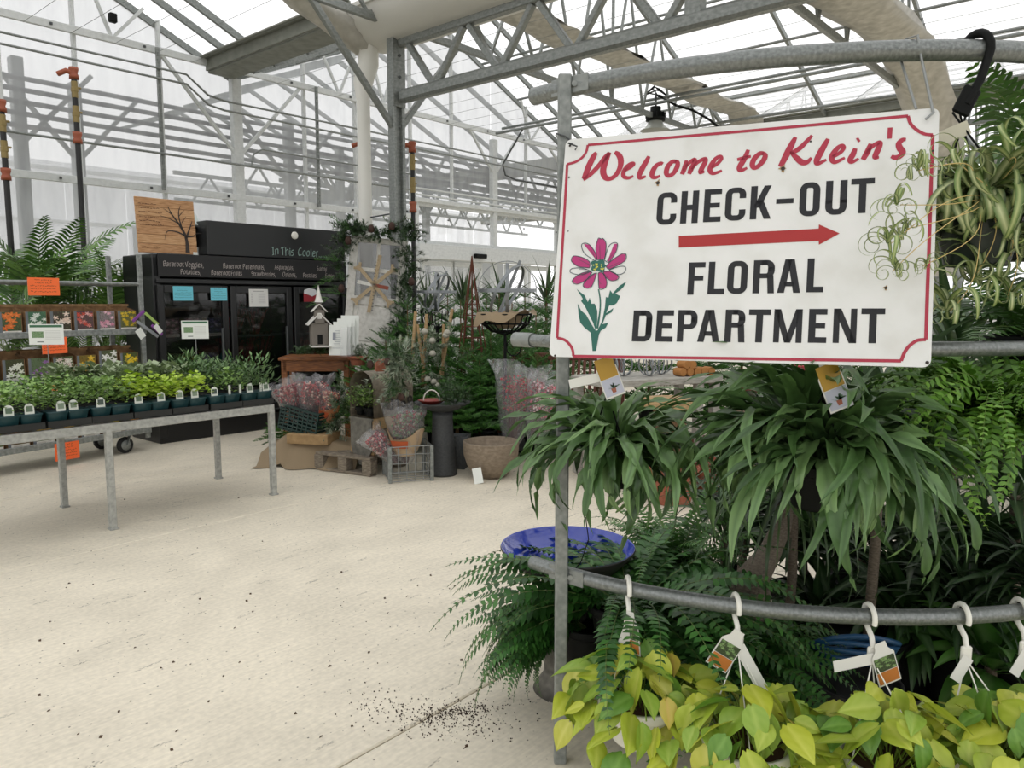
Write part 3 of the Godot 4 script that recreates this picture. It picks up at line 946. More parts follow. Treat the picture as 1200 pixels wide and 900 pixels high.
func build_sign() -> void:
	var tl := SO
	var tr := Vector3(1.053, 1.973, -1.954)
	var blc := Vector3(0.113, 1.340, -2.203)
	var e1 := (tr - tl).normalized()
	var e2 := (tl - blc).normalized()
	e2 = (e2 - e1 * e1.dot(e2)).normalized()
	SB = Basis(e1, e2, e1.cross(e2))
	var w := tl.distance_to(tr)
	var h := tl.distance_to(blc)
	var sg := thing("welcome_sign", "large white welcome sign with red script, black block letters, red arrow and a pink flower", "sign", Transform3D(SB, SO))
	# board with rounded corners and fixing holes
	var out := PackedVector2Array()
	for c in [[w, 0, 0], [0, 0, 1], [0, -h, 2], [w, -h, 3]]:
		for i in 6:
			var a: float = PI / 2 * c[2] + PI / 2 * i / 5.0
			var r := 0.018
			out.append(Vector2(c[0] + (-r if c[0] > 0 else r), c[1] + (r if c[1] < 0 else -r)) + Vector2(cos(a), sin(a)) * r)
	var b := Build.new()
	b.flat(out, 0.0)
	var back := Build.new()
	back.flat(out, 0.0)
	for i in out.size():
		var p := out[i]
		var q := out[(i + 1) % out.size()]
		b.quad(Vector3(p.x, p.y, 0), Vector3(q.x, q.y, 0), Vector3(q.x, q.y, -0.004), Vector3(p.x, p.y, -0.004), Vector3(p.x - w / 2, p.y + h / 2, 0))
	b.add(back, Transform3D(Basis(Vector3.UP, PI), Vector3(w, 0, -0.004)))
	var bm := grain("sign_board", [Color("d4d4cf"), Color("dfe0dd"), Color("e4e4e2")], 0.012, Vector3(1.6, 1.6, 1.6), 0.38)
	obj("board", b, bm, sg)
	var red := mt("sign_red", Color("a8283f"), 0.45)
	var red2 := mt("sign_arrow_red", Color("a3201f"), 0.45)
	var blk := mt("sign_black", Color("15161b"), 0.6)
	# border with scooped corners
	var k := w / 430.0
	b = Build.new()
	var bd := [[[689, 170], [780, 161.8], [880, 153.2], [975, 144.5], [1064, 136]], [[1064, 136], [1067, 145], [1074, 152], [1083, 157], [1093, 158.2]], [[1093, 158.2], [1091, 220], [1088.7, 290], [1086.5, 350], [1085, 398]], [[1085, 398], [1075, 399], [1066, 405], [1060, 413], [1056, 423]], [[1056, 423], [965, 421.8], [870, 420.3], [770, 418.8], [672, 417.3]], [[672, 417.3], [671, 410], [667, 403], [661, 398], [653, 396]], [[653, 396], [655.5, 350], [658.5, 300], [661.5, 250], [664.8, 192.6]], [[664.8, 192.6], [674, 190], [682, 185], [687, 178], [689, 170]]]
	for s in bd:
		var pts := []
		for p in s:
			pts.append([p[0], p[1], 1.75])
		sstroke(b, pts, 0.0008, k)
	obj("border", b, red, sg)
	b = Build.new()
	sflat(b, [[795.4, 276.6], [959.4, 268], [959.6, 263], [984, 273.6], [959.6, 287], [959.4, 282.4], [795.4, 290.2]], 0.0008)
	obj("arrow", b, red2, sg)
	# block lettering: [letter, left, right] along a line given by its lower and upper y at two x
	for line in [["CHECK-OUT", [[770, 793], [798, 818.6], [825, 845.3], [850, 874], [879.5, 904], [909.6, 930], [937, 961], [967.5, 992.6], [997, 1024.6]], 264, 226.5, 770, 249, 208.5, 1024], ["FLORAL", [[806.5, 826], [830, 849.5], [852.5, 876], [882.7, 907.5], [911.5, 938.5], [945.7, 965.3]], 345.6, 307.8, 806, 342.4, 302.6, 965], ["DEPARTMENT", [[741.6, 764], [769, 789], [794, 817], [818, 843.8], [849.6, 873], [877, 902.7], [906.7, 940], [947.5, 969], [976.5, 1004], [1008.8, 1036.8]], 400.2, 364, 742, 402.4, 361.4, 1036]]:
		b = Build.new()
		for i in line[0].length():
			var l: Array = line[1][i]
			var u: float = ((l[0] + l[1]) * 0.5 - line[4]) / float(line[7] - line[4])
			var yb: float = lerpf(line[2], line[5], u)
			var yt: float = lerpf(line[3], line[6], u)
			var p0 := S(l[0], yb)
			var p1 := S(l[1], yt)
			block(b, line[0][i], S(l[0], (yb + yt) / 2).x, S(l[1], (yb + yt) / 2).x, p0.y * 0.5 + S(l[1], yb).y * 0.5, p1.y * 0.5 + S(l[0], yt).y * 0.5, 0.0008)
		obj("lettering", b, blk, sg)
	# brush script, drawn stroke by stroke
	b = Build.new()
	var A := func(pts: Array, ox: float, oy: float) -> void:
		var o := []
		for p in pts:
			o.append([ox + p[0] / 5.0, oy + p[1] / 5.0, p[2] / 4.1])
		sstroke(b, o, 0.0008, k)
	for s in [
		[[296, 345, 9], [280, 365, 15], [250, 425, 17], [222, 498, 14]], [[218, 504, 9], [262, 470, 12], [310, 420, 13], [345, 375, 14], [372, 345, 10]],
		[[372, 343, 10], [348, 400, 15], [334, 450, 17], [345, 488, 15], [372, 498, 12], [405, 480, 12], [432, 435, 14], [438, 390, 16], [425, 358, 14], [402, 342, 9]],
		[[458, 452, 8], [498, 428, 9], [514, 412, 9], [502, 407, 9], [474, 425, 10], [454, 458, 12], [455, 485, 11], [482, 493, 9], [512, 482, 6]],
		[[602, 366, 9], [588, 395, 13], [562, 440, 15], [546, 478, 13], [552, 493, 10], [585, 484, 6]],
		[[684, 412, 8], [672, 408, 10], [645, 422, 12], [624, 456, 14], [622, 484, 12], [642, 491, 9], [668, 480, 6]],
		[[762, 398, 10], [740, 398, 11], [714, 425, 13], [704, 462, 13], [718, 480, 11], [744, 468, 11], [766, 432, 13], [771, 404, 11], [756, 393, 8]],
		[[822, 390, 8], [815, 425, 13], [796, 472, 11]], [[803, 448, 6], [835, 408, 9], [868, 386, 11], [868, 405, 12], [850, 440, 13], [838, 470, 10]], [[850, 446, 6], [888, 402, 9], [930, 382, 11], [932, 400, 12], [912, 438, 13], [904, 460, 11], [928, 455, 6]],
		[[970, 432, 8], [1005, 408, 9], [1028, 380, 9], [1018, 367, 9], [990, 385, 11], [964, 425, 13], [962, 455, 12], [985, 466, 9], [1030, 450, 6]],
		[[1184, 328, 9], [1165, 375, 13], [1136, 425, 14], [1134, 445, 12], [1150, 447, 9], [1178, 434, 6]], [[1120, 386, 8], [1150, 378, 9], [1200, 366, 7]]]:
		A.call(s, 640, 110)
	for s in [
		[[74, 350, 10], [52, 350, 11], [22, 378, 13], [8, 412, 13], [18, 432, 12], [42, 425, 11], [72, 392, 13], [84, 362, 12], [68, 346, 8]],
		[[262, 254, 8], [245, 285, 13], [215, 345, 16], [172, 428, 12]], [[358, 244, 7], [330, 275, 10], [285, 320, 12], [232, 352, 10]], [[236, 345, 8], [270, 378, 13], [300, 402, 14], [330, 400, 11], [355, 374, 6]],
		[[452, 264, 9], [432, 300, 13], [402, 355, 15], [384, 395, 13], [394, 409, 10], [442, 386, 6]],
		[[478, 372, 8], [522, 345, 9], [544, 318, 9], [535, 303, 9], [508, 318, 11], [480, 355, 13], [474, 385, 12], [495, 400, 10], [550, 375, 6]],
		[[612, 320, 9], [598, 355, 13], [580, 388, 12], [592, 400, 9], [632, 380, 6]], [[622, 274, 12], [636, 266, 10]],
		[[700, 292, 8], [685, 335, 13], [656, 386, 11]], [[672, 355, 6], [712, 308, 9], [752, 286, 11], [755, 302, 12], [738, 342, 13], [726, 372, 11], [750, 372, 6]],
		[[816, 198, 10], [814, 230, 10], [812, 263, 9]],
		[[908, 268, 7], [888, 270, 10], [866, 292, 12], [872, 318, 14], [888, 342, 14], [872, 366, 12], [845, 374, 11], [822, 366, 8]]]:
		A.call(s, 880, 110)
	obj("lettering", b, red, sg)
	# the flower
	var fl := [[[298, 222], [292, 150], [305, 100], [315, 97], [322, 101], [335, 99], [352, 130], [346, 200], [335, 222]], [[285, 228], [225, 185], [208, 140], [225, 125], [255, 135], [285, 175], [298, 216]], [[255, 270], [190, 262], [152, 235], [150, 215], [165, 200], [215, 210], [255, 235]], [[265, 290], [200, 310], [150, 300], [140, 285], [160, 272], [215, 272]], [[270, 296], [235, 340], [185, 365], [155, 355], [160, 335], [200, 305], [245, 292]], [[298, 300], [270, 375], [245, 390], [218, 378], [225, 355], [270, 310]], [[306, 300], [330, 298], [355, 345], [352, 380], [330, 395], [310, 385]], [[335, 292], [385, 292], [425, 320], [415, 340], [380, 345], [345, 320]], [[370, 282], [430, 262], [465, 265], [460, 295], [425, 310], [385, 295]], [[352, 263], [375, 235], [440, 190], [468, 190], [465, 225], [420, 255], [370, 277]], [[342, 225], [365, 150], [390, 125], [418, 128], [410, 175], [370, 235]]]
	var pink := Build.new()
	var ink := Build.new()
	for i in fl.size():
		var p: Array = fl[i]
		if i != 3 and i != 8:
			var q: Array = p
			if i == 1:
				q = [[296, 226], [225, 137], [222, 128], [255, 135], [285, 175], [298, 216]]
			elif i == 10:
				q = [[360, 230], [398, 130], [418, 128], [410, 175], [370, 235]]
			sflat(pink, q, 0.0008, 640, 260, 0.2)
		var o := []
		for m in p:
			o.append([640 + m[0] * 0.2, 260 + m[1] * 0.2, 0.45])
		o.append([640 + p[0][0] * 0.2, 260 + p[0][1] * 0.2, 0.45])
		sstroke(ink, o, 0.0014, k)
		var c0 := [640 + (p[0][0] + p[-1][0]) * 0.1, 260 + (p[0][1] + p[-1][1]) * 0.1, 0.3]
		sstroke(ink, [c0, [640 + p[4][0] * 0.14 + p[0][0] * 0.06, 260 + p[4][1] * 0.14 + p[0][1] * 0.06, 0.2]], 0.0014, k)
	obj("flower_print", pink, mt("print_pink", Color("b02a70"), 0.45), sg)
	obj("flower_outline", ink, mt("print_ink", Color("30424a"), 0.45), sg)
	var gr := Build.new()
	var disc := []
	for i in 22:
		var rd := 42.0 + 8.0 * sin(i * 5.0)
		disc.append([308 + cos(TAU * i / 22) * rd * 1.1, 258 + sin(TAU * i / 22) * rd * 0.82])
	sflat(gr, disc, 0.0017, 640, 260, 0.2)
	sstroke(gr, [[701.5, 339, 0.8], [703.5, 352, 0.9], [703, 366, 1.0], [700, 385, 1.4]], 0.0008, k)
	for p in [
		[[300, 640], [330, 575], [345, 500], [350, 440], [365, 445], [375, 400], [390, 420], [430, 375], [470, 350], [455, 380], [435, 400], [405, 420], [435, 435], [415, 475], [395, 490], [370, 490], [352, 535], [395, 505], [385, 530], [350, 548], [330, 600], [365, 590], [350, 620], [310, 645]],
		[[180, 395], [205, 415], [225, 430], [245, 470], [255, 445], [265, 480], [285, 480], [300, 520], [300, 580], [290, 635], [275, 590], [240, 520], [225, 490], [205, 465], [215, 450]],
		[[185, 480], [205, 520], [235, 545], [260, 590], [292, 640], [290, 757], [272, 757], [262, 650], [225, 620], [200, 590], [190, 540]],
		[[285, 640], [325, 630], [310, 660], [293, 755], [283, 757]]]:
		sflat(gr, p, 0.0008 if p[0][0] != 285 else 0.001, 640, 260, 0.2)
	obj("leaf_print", gr, mt("print_green", Color("1d5f52"), 0.45), sg)
	var ye := Build.new()
	for i in 14:
		var c := Vector2(308 + rr(-30, 36), 256 + rr(-22, 26))
		sflat(ye, [[c.x - 4, c.y - 3], [c.x + 4, c.y - 4], [c.x + 3, c.y + 4], [c.x - 3, c.y + 4]], 0.0022, 640, 260, 0.2)
	obj("pollen_print", ye, mt("print_yellow", Color("cfc94a"), 0.45), sg)
	# rust spots, screws and holes
	b = Build.new()
	var rust := Build.new()
	for s in [[771, 214.5, 2.2], [917.5, 197.8, 2.4], [950, 166, 1.2], [667, 208, 1.2], [666, 271, 0.9], [1038, 337.5, 1.5], [668, 171, 1.6], [650.5, 416.8, 1.4], [1086.5, 425, 1.9], [1093, 177, 1.2]]:
		var c := S(s[0], s[1])
		var pts := PackedVector2Array()
		var pt2 := PackedVector2Array()
		for i in 10:
			pts.append(c + Vector2(cos(TAU * i / 10), sin(TAU * i / 10)) * s[2] * k)
			pt2.append(c + Vector2(cos(TAU * i / 10), sin(TAU * i / 10)) * s[2] * k * (1.6 + 0.8 * sin(i * 4.0)))
		b.flat(pts, 0.0016)
		if s[2] > 1.45 and s[1] < 400 and s[1] > 180:
			rust.flat(pt2, 0.0012)
	obj("screw_head", b, mt("screw_dark", Color("39332e"), 0.5, 0.4), sg)
	obj("rust_stain", rust, mt("rust_stain", Color("a58a64"), 0.8), sg)
	# ties: hooks at the top corners
	b = Build.new()
	var c1 := SB * Vector3(w - 0.03, -0.03, 0.0) + SO
	var top := ring_point(ring_at(c1.x), 2.135)
	b.tube([c1 + Vector3(-0.005, 0, 0.01), c1 + Vector3(0.012, 0.015, 0.012), top + Vector3(0.012, -0.02, 0.02), top + Vector3(0, 0.03, 0.022), top + Vector3(-0.012, 0.032, -0.01), top + Vector3(-0.018, -0.02, -0.02), c1 + Vector3(-0.018, 0.03, -0.012)], 0.0035, 6)
	tag(obj("wire_hook", b, M.wire), "bent steel wire hook holding the top right corner of the sign to the upper hoop", "hook")
	b = Build.new()
	var c2 := SB * Vector3(0.03, -0.03, 0.0) + SO
	b.tube([c2 + Vector3(0, -0.006, 0.012), c2 + Vector3(0.006, 0.004, 0.014), c2 + Vector3(-0.02, 0.012, 0.02), Vector3(0.185, c2.y + 0.02, -2.34), Vector3(0.157, c2.y + 0.04, -2.335), Vector3(0.13, c2.y + 0.05, -2.345)], 0.0025, 6)
	tag(obj("wire_tie", b, M.dark_steel), "dark wire tie at the top left corner of the sign, looped round the post", "wire")

# ---------- the left half: herb bench, bulb rack, cooler
func print_atlas() -> void:
	# printed pictures of flowers for the bulb boxes: 8 x 4 cells
	var im := Image.create(512, 512, false, Image.FORMAT_RGB8)
	var kinds := [  # background, petals, second petals, size, count
		["4a4a2c", "e0507c", "f07ca0", 9, 12], ["6a7a3a", "d8567c", "f2a0b8", 7, 20], ["42502a", "e0641c", "f08c3c", 12, 9], ["3e6a4e", "eef2e6", "dfe8e0", 8, 14], ["3c3022", "ecd0bc", "f6e8dc", 10, 10], ["5a3a40", "c8402c", "e8b0ac", 8, 14], ["8a7a80", "f0c0cc", "d87c98", 7, 18], ["6a6a3c", "e8c83c", "d8b420", 7, 18],
		["7a5a48", "d88c6c", "e8b494", 10, 10], ["585a60", "8a5098", "b48cc0", 6, 22], ["3a3c20", "f0f2ea", "dfe4d0", 10, 12], ["5c7050", "8c58a4", "a87cb8", 8, 9], ["4c5830", "eceede", "f4d8d4", 9, 14], ["7c6420", "e8b41c", "f0cc48", 11, 10], ["52583c", "f2f2ee", "e4e6dc", 13, 8], ["4c5428", "ecc820", "f4dc50", 12, 8],
		["41571f", "f0c818", "f6de58", 11, 10], ["3c4c1e", "eec010", "f4d428", 12, 9], ["4a5a26", "e8cc1c", "f2dc60", 10, 11], ["5a3c18", "f09028", "f4c040", 11, 8], ["3e5422", "f2c824", "e8a818", 15, 4], ["3a4620", "f4d470", "f0a030", 17, 2], ["4c4c44", "f0f0ec", "e8c8d0", 9, 8], ["48581e", "f0cc20", "f6e04c", 12, 8],
		["4a4a24", "f2b440", "e88020", 16, 3], ["4c5870", "7070a8", "9090c0", 6, 18], ["6a5058", "c890a4", "d8b4bc", 7, 16], ["3c4a30", "d0c048", "b8a430", 9, 9], ["5c6068", "c8ccd8", "6468a0", 7, 14], ["70585c", "c4a0a8", "b08890", 7, 16], ["39462c", "6f8f56", "8aa86a", 6, 20], ["4c4440", "b8342c", "d86050", 8, 14]]
	for i in 32:
		var k: Array = kinds[i]
		var ox := (i % 8) * 64
		var oy := (i / 8) * 128
		im.fill_rect(Rect2i(ox, oy, 64, 128), Color(k[0]))
		for j in 240:
			var gcol := Color(k[0]).lerp(Color("6f8a4a"), rng.randf() * 0.7).darkened(rr(0, 0.35))
			im.fill_rect(Rect2i(ox + rng.randi_range(0, 61), oy + rng.randi_range(0, 118), 2, rng.randi_range(3, 9)), gcol)
		for j in k[4]:
			var sz: float = k[3] * 1.3
			var cx := rr(k[3] * 0.8, 64 - k[3] * 0.8)
			var cy := rr(k[3], 98 - k[3] * 0.5)
			if k[4] < 4:
				cx = 32 + rr(-6, 6); cy = 50 + rr(-10, 10)
			var ph := rng.randf() * TAU
			var cc := Color(k[1]).lerp(Color(k[2]), rng.randf())
			for y in range(int(cy - sz), int(cy + sz) + 1):
				for x in range(int(cx - sz), int(cx + sz) + 1):
					var d := Vector2(x - cx, (y - cy) * 0.85)
					var lim: float = sz * (0.72 + 0.28 * cos(d.angle() * 5.0 + ph))
					if d.length() < lim and x >= 0 and x < 64 and y >= 0 and y < 128:
						im.set_pixel(ox + x, oy + y, cc.darkened(0.25 * d.length() / lim * (0.5 + 0.5 * sin(d.angle() * 9.0))).lightened(0.12 if d.length() < lim * 0.25 else 0.0))
		im.fill_rect(Rect2i(ox, oy + 106, 64, 22), Color("e6e2d8") if i != 10 else Color("d8d8cc"))
		for j in 3:
			im.fill_rect(Rect2i(ox + 8, oy + 111 + j * 5, rng.randi_range(24, 46), 2), Color("a0988c"))
	printed("bulb_print", im, 0.4)
	# notices: rows of pen strokes on coloured card, and a green-banded plant card; 4 x 2 cells of 128 x 96
	var nt := Image.create(512, 256, false, Image.FORMAT_RGB8)
	var paper := ["ff7436", "f76a30", "6cc4d6", "d8d8d4", "e4e6e0", "e2e2dc", "d9cdb0", "dcd8cc"]
	for i in 8:
		var ox := (i % 4) * 128
		var oy := (i / 4) * 128
		nt.fill_rect(Rect2i(ox, oy, 128, 128), Color(paper[i]))
		if i < 3:
			for l in 5:
				var x := 30 if l < 2 else 12
				var endx := 96 if l < 2 else 112
				var y0 := 18 + l * 20
				while x < endx:
					var wd := rng.randi_range(3, 9)
					var yy := y0 + rng.randi_range(-2, 2)
					nt.fill_rect(Rect2i(ox + x, oy + yy, wd, 2), Color(paper[i]).darkened(0.5))
					nt.fill_rect(Rect2i(ox + x, oy + yy - rng.randi_range(0, 4), 2, 6), Color(paper[i]).darkened(0.45))
					x += wd + rng.randi_range(0, 4)
		elif i == 3:
			for l in 8:
				nt.fill_rect(Rect2i(ox + 14, oy + 34 + l * 9, 14, 2), Color("8c8c8a")); nt.fill_rect(Rect2i(ox + 62, oy + 34 + l * 9, 48, 2), Color("98989a"))
			nt.fill_rect(Rect2i(ox + 30, oy + 16, 68, 3), Color("707070"))
		elif i == 4 or i == 5:
			nt.fill_rect(Rect2i(ox + 6, oy + 8, 116, 14), Color("39684a"))
			nt.fill_rect(Rect2i(ox + 12, oy + 46, 42, 38), Color("6c8a5c"))
			for j in 120:
				nt.fill_rect(Rect2i(ox + rng.randi_range(12, 51), oy + rng.randi_range(46, 81), 3, 3), Color("55764a").lightened(rr(0, 0.3)))
			for l in 7:
				nt.fill_rect(Rect2i(ox + 60, oy + 42 + l * 8, 54, 2), Color("b9bab4"))
			nt.fill_rect(Rect2i(ox + 30, oy + 106, 24, 5), Color("56605a"))
		else:
			for l in 9:
				nt.fill_rect(Rect2i(ox + 14, oy + 16 + l * 11, rng.randi_range(50, 96), 3), Color(paper[i]).darkened(0.35))
	printed("notice_print", nt, 0.55)

func cell(b: Build, x: Transform3D, w: float, h: float, col: int, row: int, cols: int, rows: int, vtop := 0.0, vend := 1.0) -> void:   # a printed face in the xy plane of x, facing +z
	var u0 := Vector2((col + 0.01) / float(cols), (row + vend) / rows)
	var u1 := Vector2((col + 0.99) / float(cols), (row + vtop) / rows)
	b.quad(x * Vector3(-w / 2, 0, 0), x * Vector3(w / 2, 0, 0), x * Vector3(w / 2, h, 0), x * Vector3(-w / 2, h, 0), x.basis.z, u0, u1)

func notice(called: String, x: Transform3D, w: float, h: float, n: int, label: String, cat := "notice") -> Node3D:
	var b := Build.new()
	cell(b, x, w, h, n % 4, n / 4, 4, 2, 0.02, 0.98)
	b.quad(x * Vector3(-w / 2, 0, -0.002), x * Vector3(w / 2, 0, -0.002), x * Vector3(w / 2, h, -0.002), x * Vector3(-w / 2, h, -0.002), -x.basis.z, Vector2(0.9, 0.55), Vector2(0.91, 0.56))
	return tag(obj(called, b, M.notice_print), label, cat)

func build_rack() -> void:
	var P := Vector3(-3.66, 0, -7.62)
	var L := Vector3(-0.521, 0, 0.8536)       # to the left along the front
	var turn := atan2(0.8536, 0.521)
	var X := at(P, turn)                        # local x to the right, z to the front
	var ra := thing("bulb_trolley", "galvanised trolley on castors with three shelves of boxed flower bulbs", "trolley", X)
	var gm: Material = M.galvanised
	var len := 2.6
	for s in [[0.0, 0.0], [0.0, -0.52], [-1.72, 0.0], [-1.72, -0.52]]:
		var q := Build.new()
		q.box(T(s[0], 1.04, s[1]), Vector3(0.045, 1.82, 0.03), 0.003)
		for i in 24:
			q.box(T(s[0] + 0.01, 0.25 + i * 0.07, s[1] + 0.014), Vector3(0.012, 0.025, 0.006))
		obj("post", q, gm, ra)
	for y in [1.66]:
		var q := Build.new()
		q.tube([Vector3(0.02, y, 0), Vector3(-len, y, 0)], 0.017, 8)
		q.tube([Vector3(0.0, y, -0.52), Vector3(-len, y, -0.52)], 0.017, 8)
		q.tube([Vector3(0.0, y, 0), Vector3(0, y, -0.52)], 0.017, 8)
		obj("top_bar", q, gm, ra)
	for y in [1.19, 0.78, 0.2]:
		var q := Build.new()
		q.box(T(-len / 2, y, -0.26), Vector3(len, 0.02, 0.56), 0.003)
		q.box(T(-len / 2, y + 0.012, 0.03), Vector3(len + 0.04, 0.055, 0.02), 0.004)
		q.box(T(0.02, y + 0.012, -0.26), Vector3(0.02, 0.055, 0.56), 0.004)
		obj("shelf", q, gm, ra)
	for x in [-0.18, -1.66]:
		for z in [-0.06, -0.46]:
			var q := Build.new()
			q.lathe([Vector2(0, -0.02), Vector2(0.05, -0.022), Vector2(0.078, -0.018), Vector2(0.082, 0), Vector2(0.078, 0.018), Vector2(0.05, 0.022), Vector2(0, 0.02)], 20, Transform3D(Basis(Vector3.RIGHT, PI / 2), Vector3(x - 0.03, 0.083, z)))
			var wh := obj("castor", q, M.rubber, ra)
			q = Build.new()
			q.lathe([Vector2(0, -0.025), Vector2(0.055, -0.024), Vector2(0.05, 0.026), Vector2(0, 0.025)], 16, Transform3D(Basis(Vector3.RIGHT, PI / 2), Vector3(x - 0.03, 0.083, z)))
			q.bar(Vector3(x - 0.03, 0.083, z + 0.03), Vector3(x + 0.01, 0.19, z + 0.03), 0.04, 0.008)
			obj("fork", q, gm, wh)
	# bulb boxes: cardboard trays with a printed front and a taller brown back
	var names := ["hot pink tulips", "pink striped tulips", "orange double tulips", "white rounded tulips", "cream and peach tulips", "red and pink tulips", "pale pink fringed tulips", "small yellow flowers",
		"peach tulips", "purple irises", "white tulips on dark ground", "single purple allium", "white mixed bulbs", "golden yellow crocuses", "large white narcissus", "bright yellow daffodils",
		"dense yellow daffodils", "golden daffodils", "lemon daffodils", "orange-cupped daffodils", "four big yellow daffodils", "two cream and orange daffodils", "white small-flowered narcissus", "yellow trumpet daffodils", "a large orange-yellow daffodil"]
	var where := ["top", "middle", "bottom"]
	for row in 3:
		var y: float = [1.2, 0.79, 0.21][row]
		var cnt := [8, 8, 9]
		for i in cnt[row]:
			var idx: int = row * 8 + i
			var x: float = -0.13 - (cnt[row] - 1 - i) * 0.212
			var bx := thing("bulb_box", "bulb box printed with %s, on the %s trolley shelf" % [names[idx], where[row]], "box", X * at(Vector3(x, y + 0.002, -0.035), rr(-0.06, 0.06)), "bulb boxes on the trolley")
			var q := Build.new()
			var fh := 0.20 if not (row == 1 and i == 6) else 0.235
			var bh := 0.265
			var w := 0.185
			for s in [-1.0, 1.0]:
				q.quad(Vector3(s * w / 2, 0, 0), Vector3(s * w / 2, 0, -0.3), Vector3(s * w / 2, bh, -0.3), Vector3(s * w / 2, fh, -0.01), Vector3(s, 0, 0))
				q.quad(Vector3(s * (w / 2 - 0.004), 0, 0), Vector3(s * (w / 2 - 0.004), 0, -0.3), Vector3(s * (w / 2 - 0.004), bh, -0.3), Vector3(s * (w / 2 - 0.004), fh, -0.01), Vector3(-s, 0, 0))
			q.box(T(0, bh / 2, -0.3), Vector3(w, bh, 0.005))
			q.box(T(0, 0.004, -0.15), Vector3(w, 0.006, 0.29))
			q.box(T(0, fh * 0.5, -0.005), Vector3(w, fh, 0.006))
			q.box(T(0, bh - 0.012, -0.13), Vector3(w, 0.024, 0.005))
			q.box(T(0, 0.13, -0.145), Vector3(w - 0.01, 0.26, 0.005))
			obj("carton", q, grain("cardboard", [Color("75573a"), Color("8a6a48"), Color("9c7b55")], 0.02, Vector3(3, 3, 3), 0.85), bx)
			q = Build.new()
			cell(q, Transform3D(Basis(), Vector3(0.008, 0.004, 0.0005)), w - 0.03, fh - 0.004, idx % 8, idx / 8, 8, 4)
			obj("printed_front", q, M.bulb_print, bx)
			q = Build.new()
			q.quad(Vector3(-w / 2, 0.0, 0.0005), Vector3(-w / 2 + 0.026, 0.0, 0.0005), Vector3(-w / 2 + 0.026, fh, 0.0005), Vector3(-w / 2, fh, 0.0005), Vector3.BACK)
			obj("side_stripe", q, mt("box_stripe", Color("6d7378"), 0.6), bx)
	# notices clipped to the shelf edges, and a bunch of purple tags
	notice("orange_notice", X * T(-0.93, 1.545, 0.03), 0.27, 0.155, 0, "orange handwritten notice hanging from the top bar of the bulb trolley")
	notice("orange_notice", X * T(-0.88, 1.03, 0.05), 0.22, 0.145, 1, "orange handwritten notice on the upper shelf edge, partly behind the white plant card")
	notice("orange_notice", X * T(-0.86, 0.7, 0.05), 0.25, 0.1, 0, "orange handwritten notice on the middle shelf edge just above the herbs")
	notice("orange_notice", X * T(-0.83, 0.06, 0.052), 0.22, 0.16, 1, "lowest orange handwritten notice, hanging from the trolley deck between the bench legs")
	var tg := thing("tulip_tags", "bunch of purple and white plastic flower tags tied to the trolley post", "plant tag", X * T(0.02, 1.28, 0.06))
	var tq := [[Vector3(-0.03, 0.12, 0), Vector3(-0.17, 0.02, 0.02), "7b3d8c"], [Vector3(-0.03, 0.1, 0.01), Vector3(0.1, -0.02, 0.02), "9ab85c"], [Vector3(-0.12, 0.02, 0.01), Vector3(0.1, -0.14, 0.01), "8c9094"], [Vector3(0.02, -0.02, 0.03), Vector3(0.13, -0.12, 0.03), "7b3d8c"]]
	for k in tq.size():
		var q := Build.new()
		q.bar(tq[k][0], tq[k][1], 0.03, 0.01, Vector3.BACK, 0.003)
		obj("stem", q, mt("tag_" + tq[k][2], Color(tq[k][2]), 0.5), tg)
	var q2 := Build.new()
	q2.box(Transform3D(Basis(Vector3.BACK, 0.6), Vector3(-0.1, -0.1, 0.03)), Vector3(0.07, 0.1, 0.004))
	obj("card", q2, mt("paper_white", Color("dfe2dc"), 0.6), tg)
	q2 = Build.new()
	q2.box(Transform3D(Basis(Vector3.BACK, 0.7), Vector3(0.08, -0.06, 0.045)), Vector3(0.05, 0.1, 0.004))
	obj("card", q2, mt("paper_white", Color("dfe2dc"), 0.6), tg)

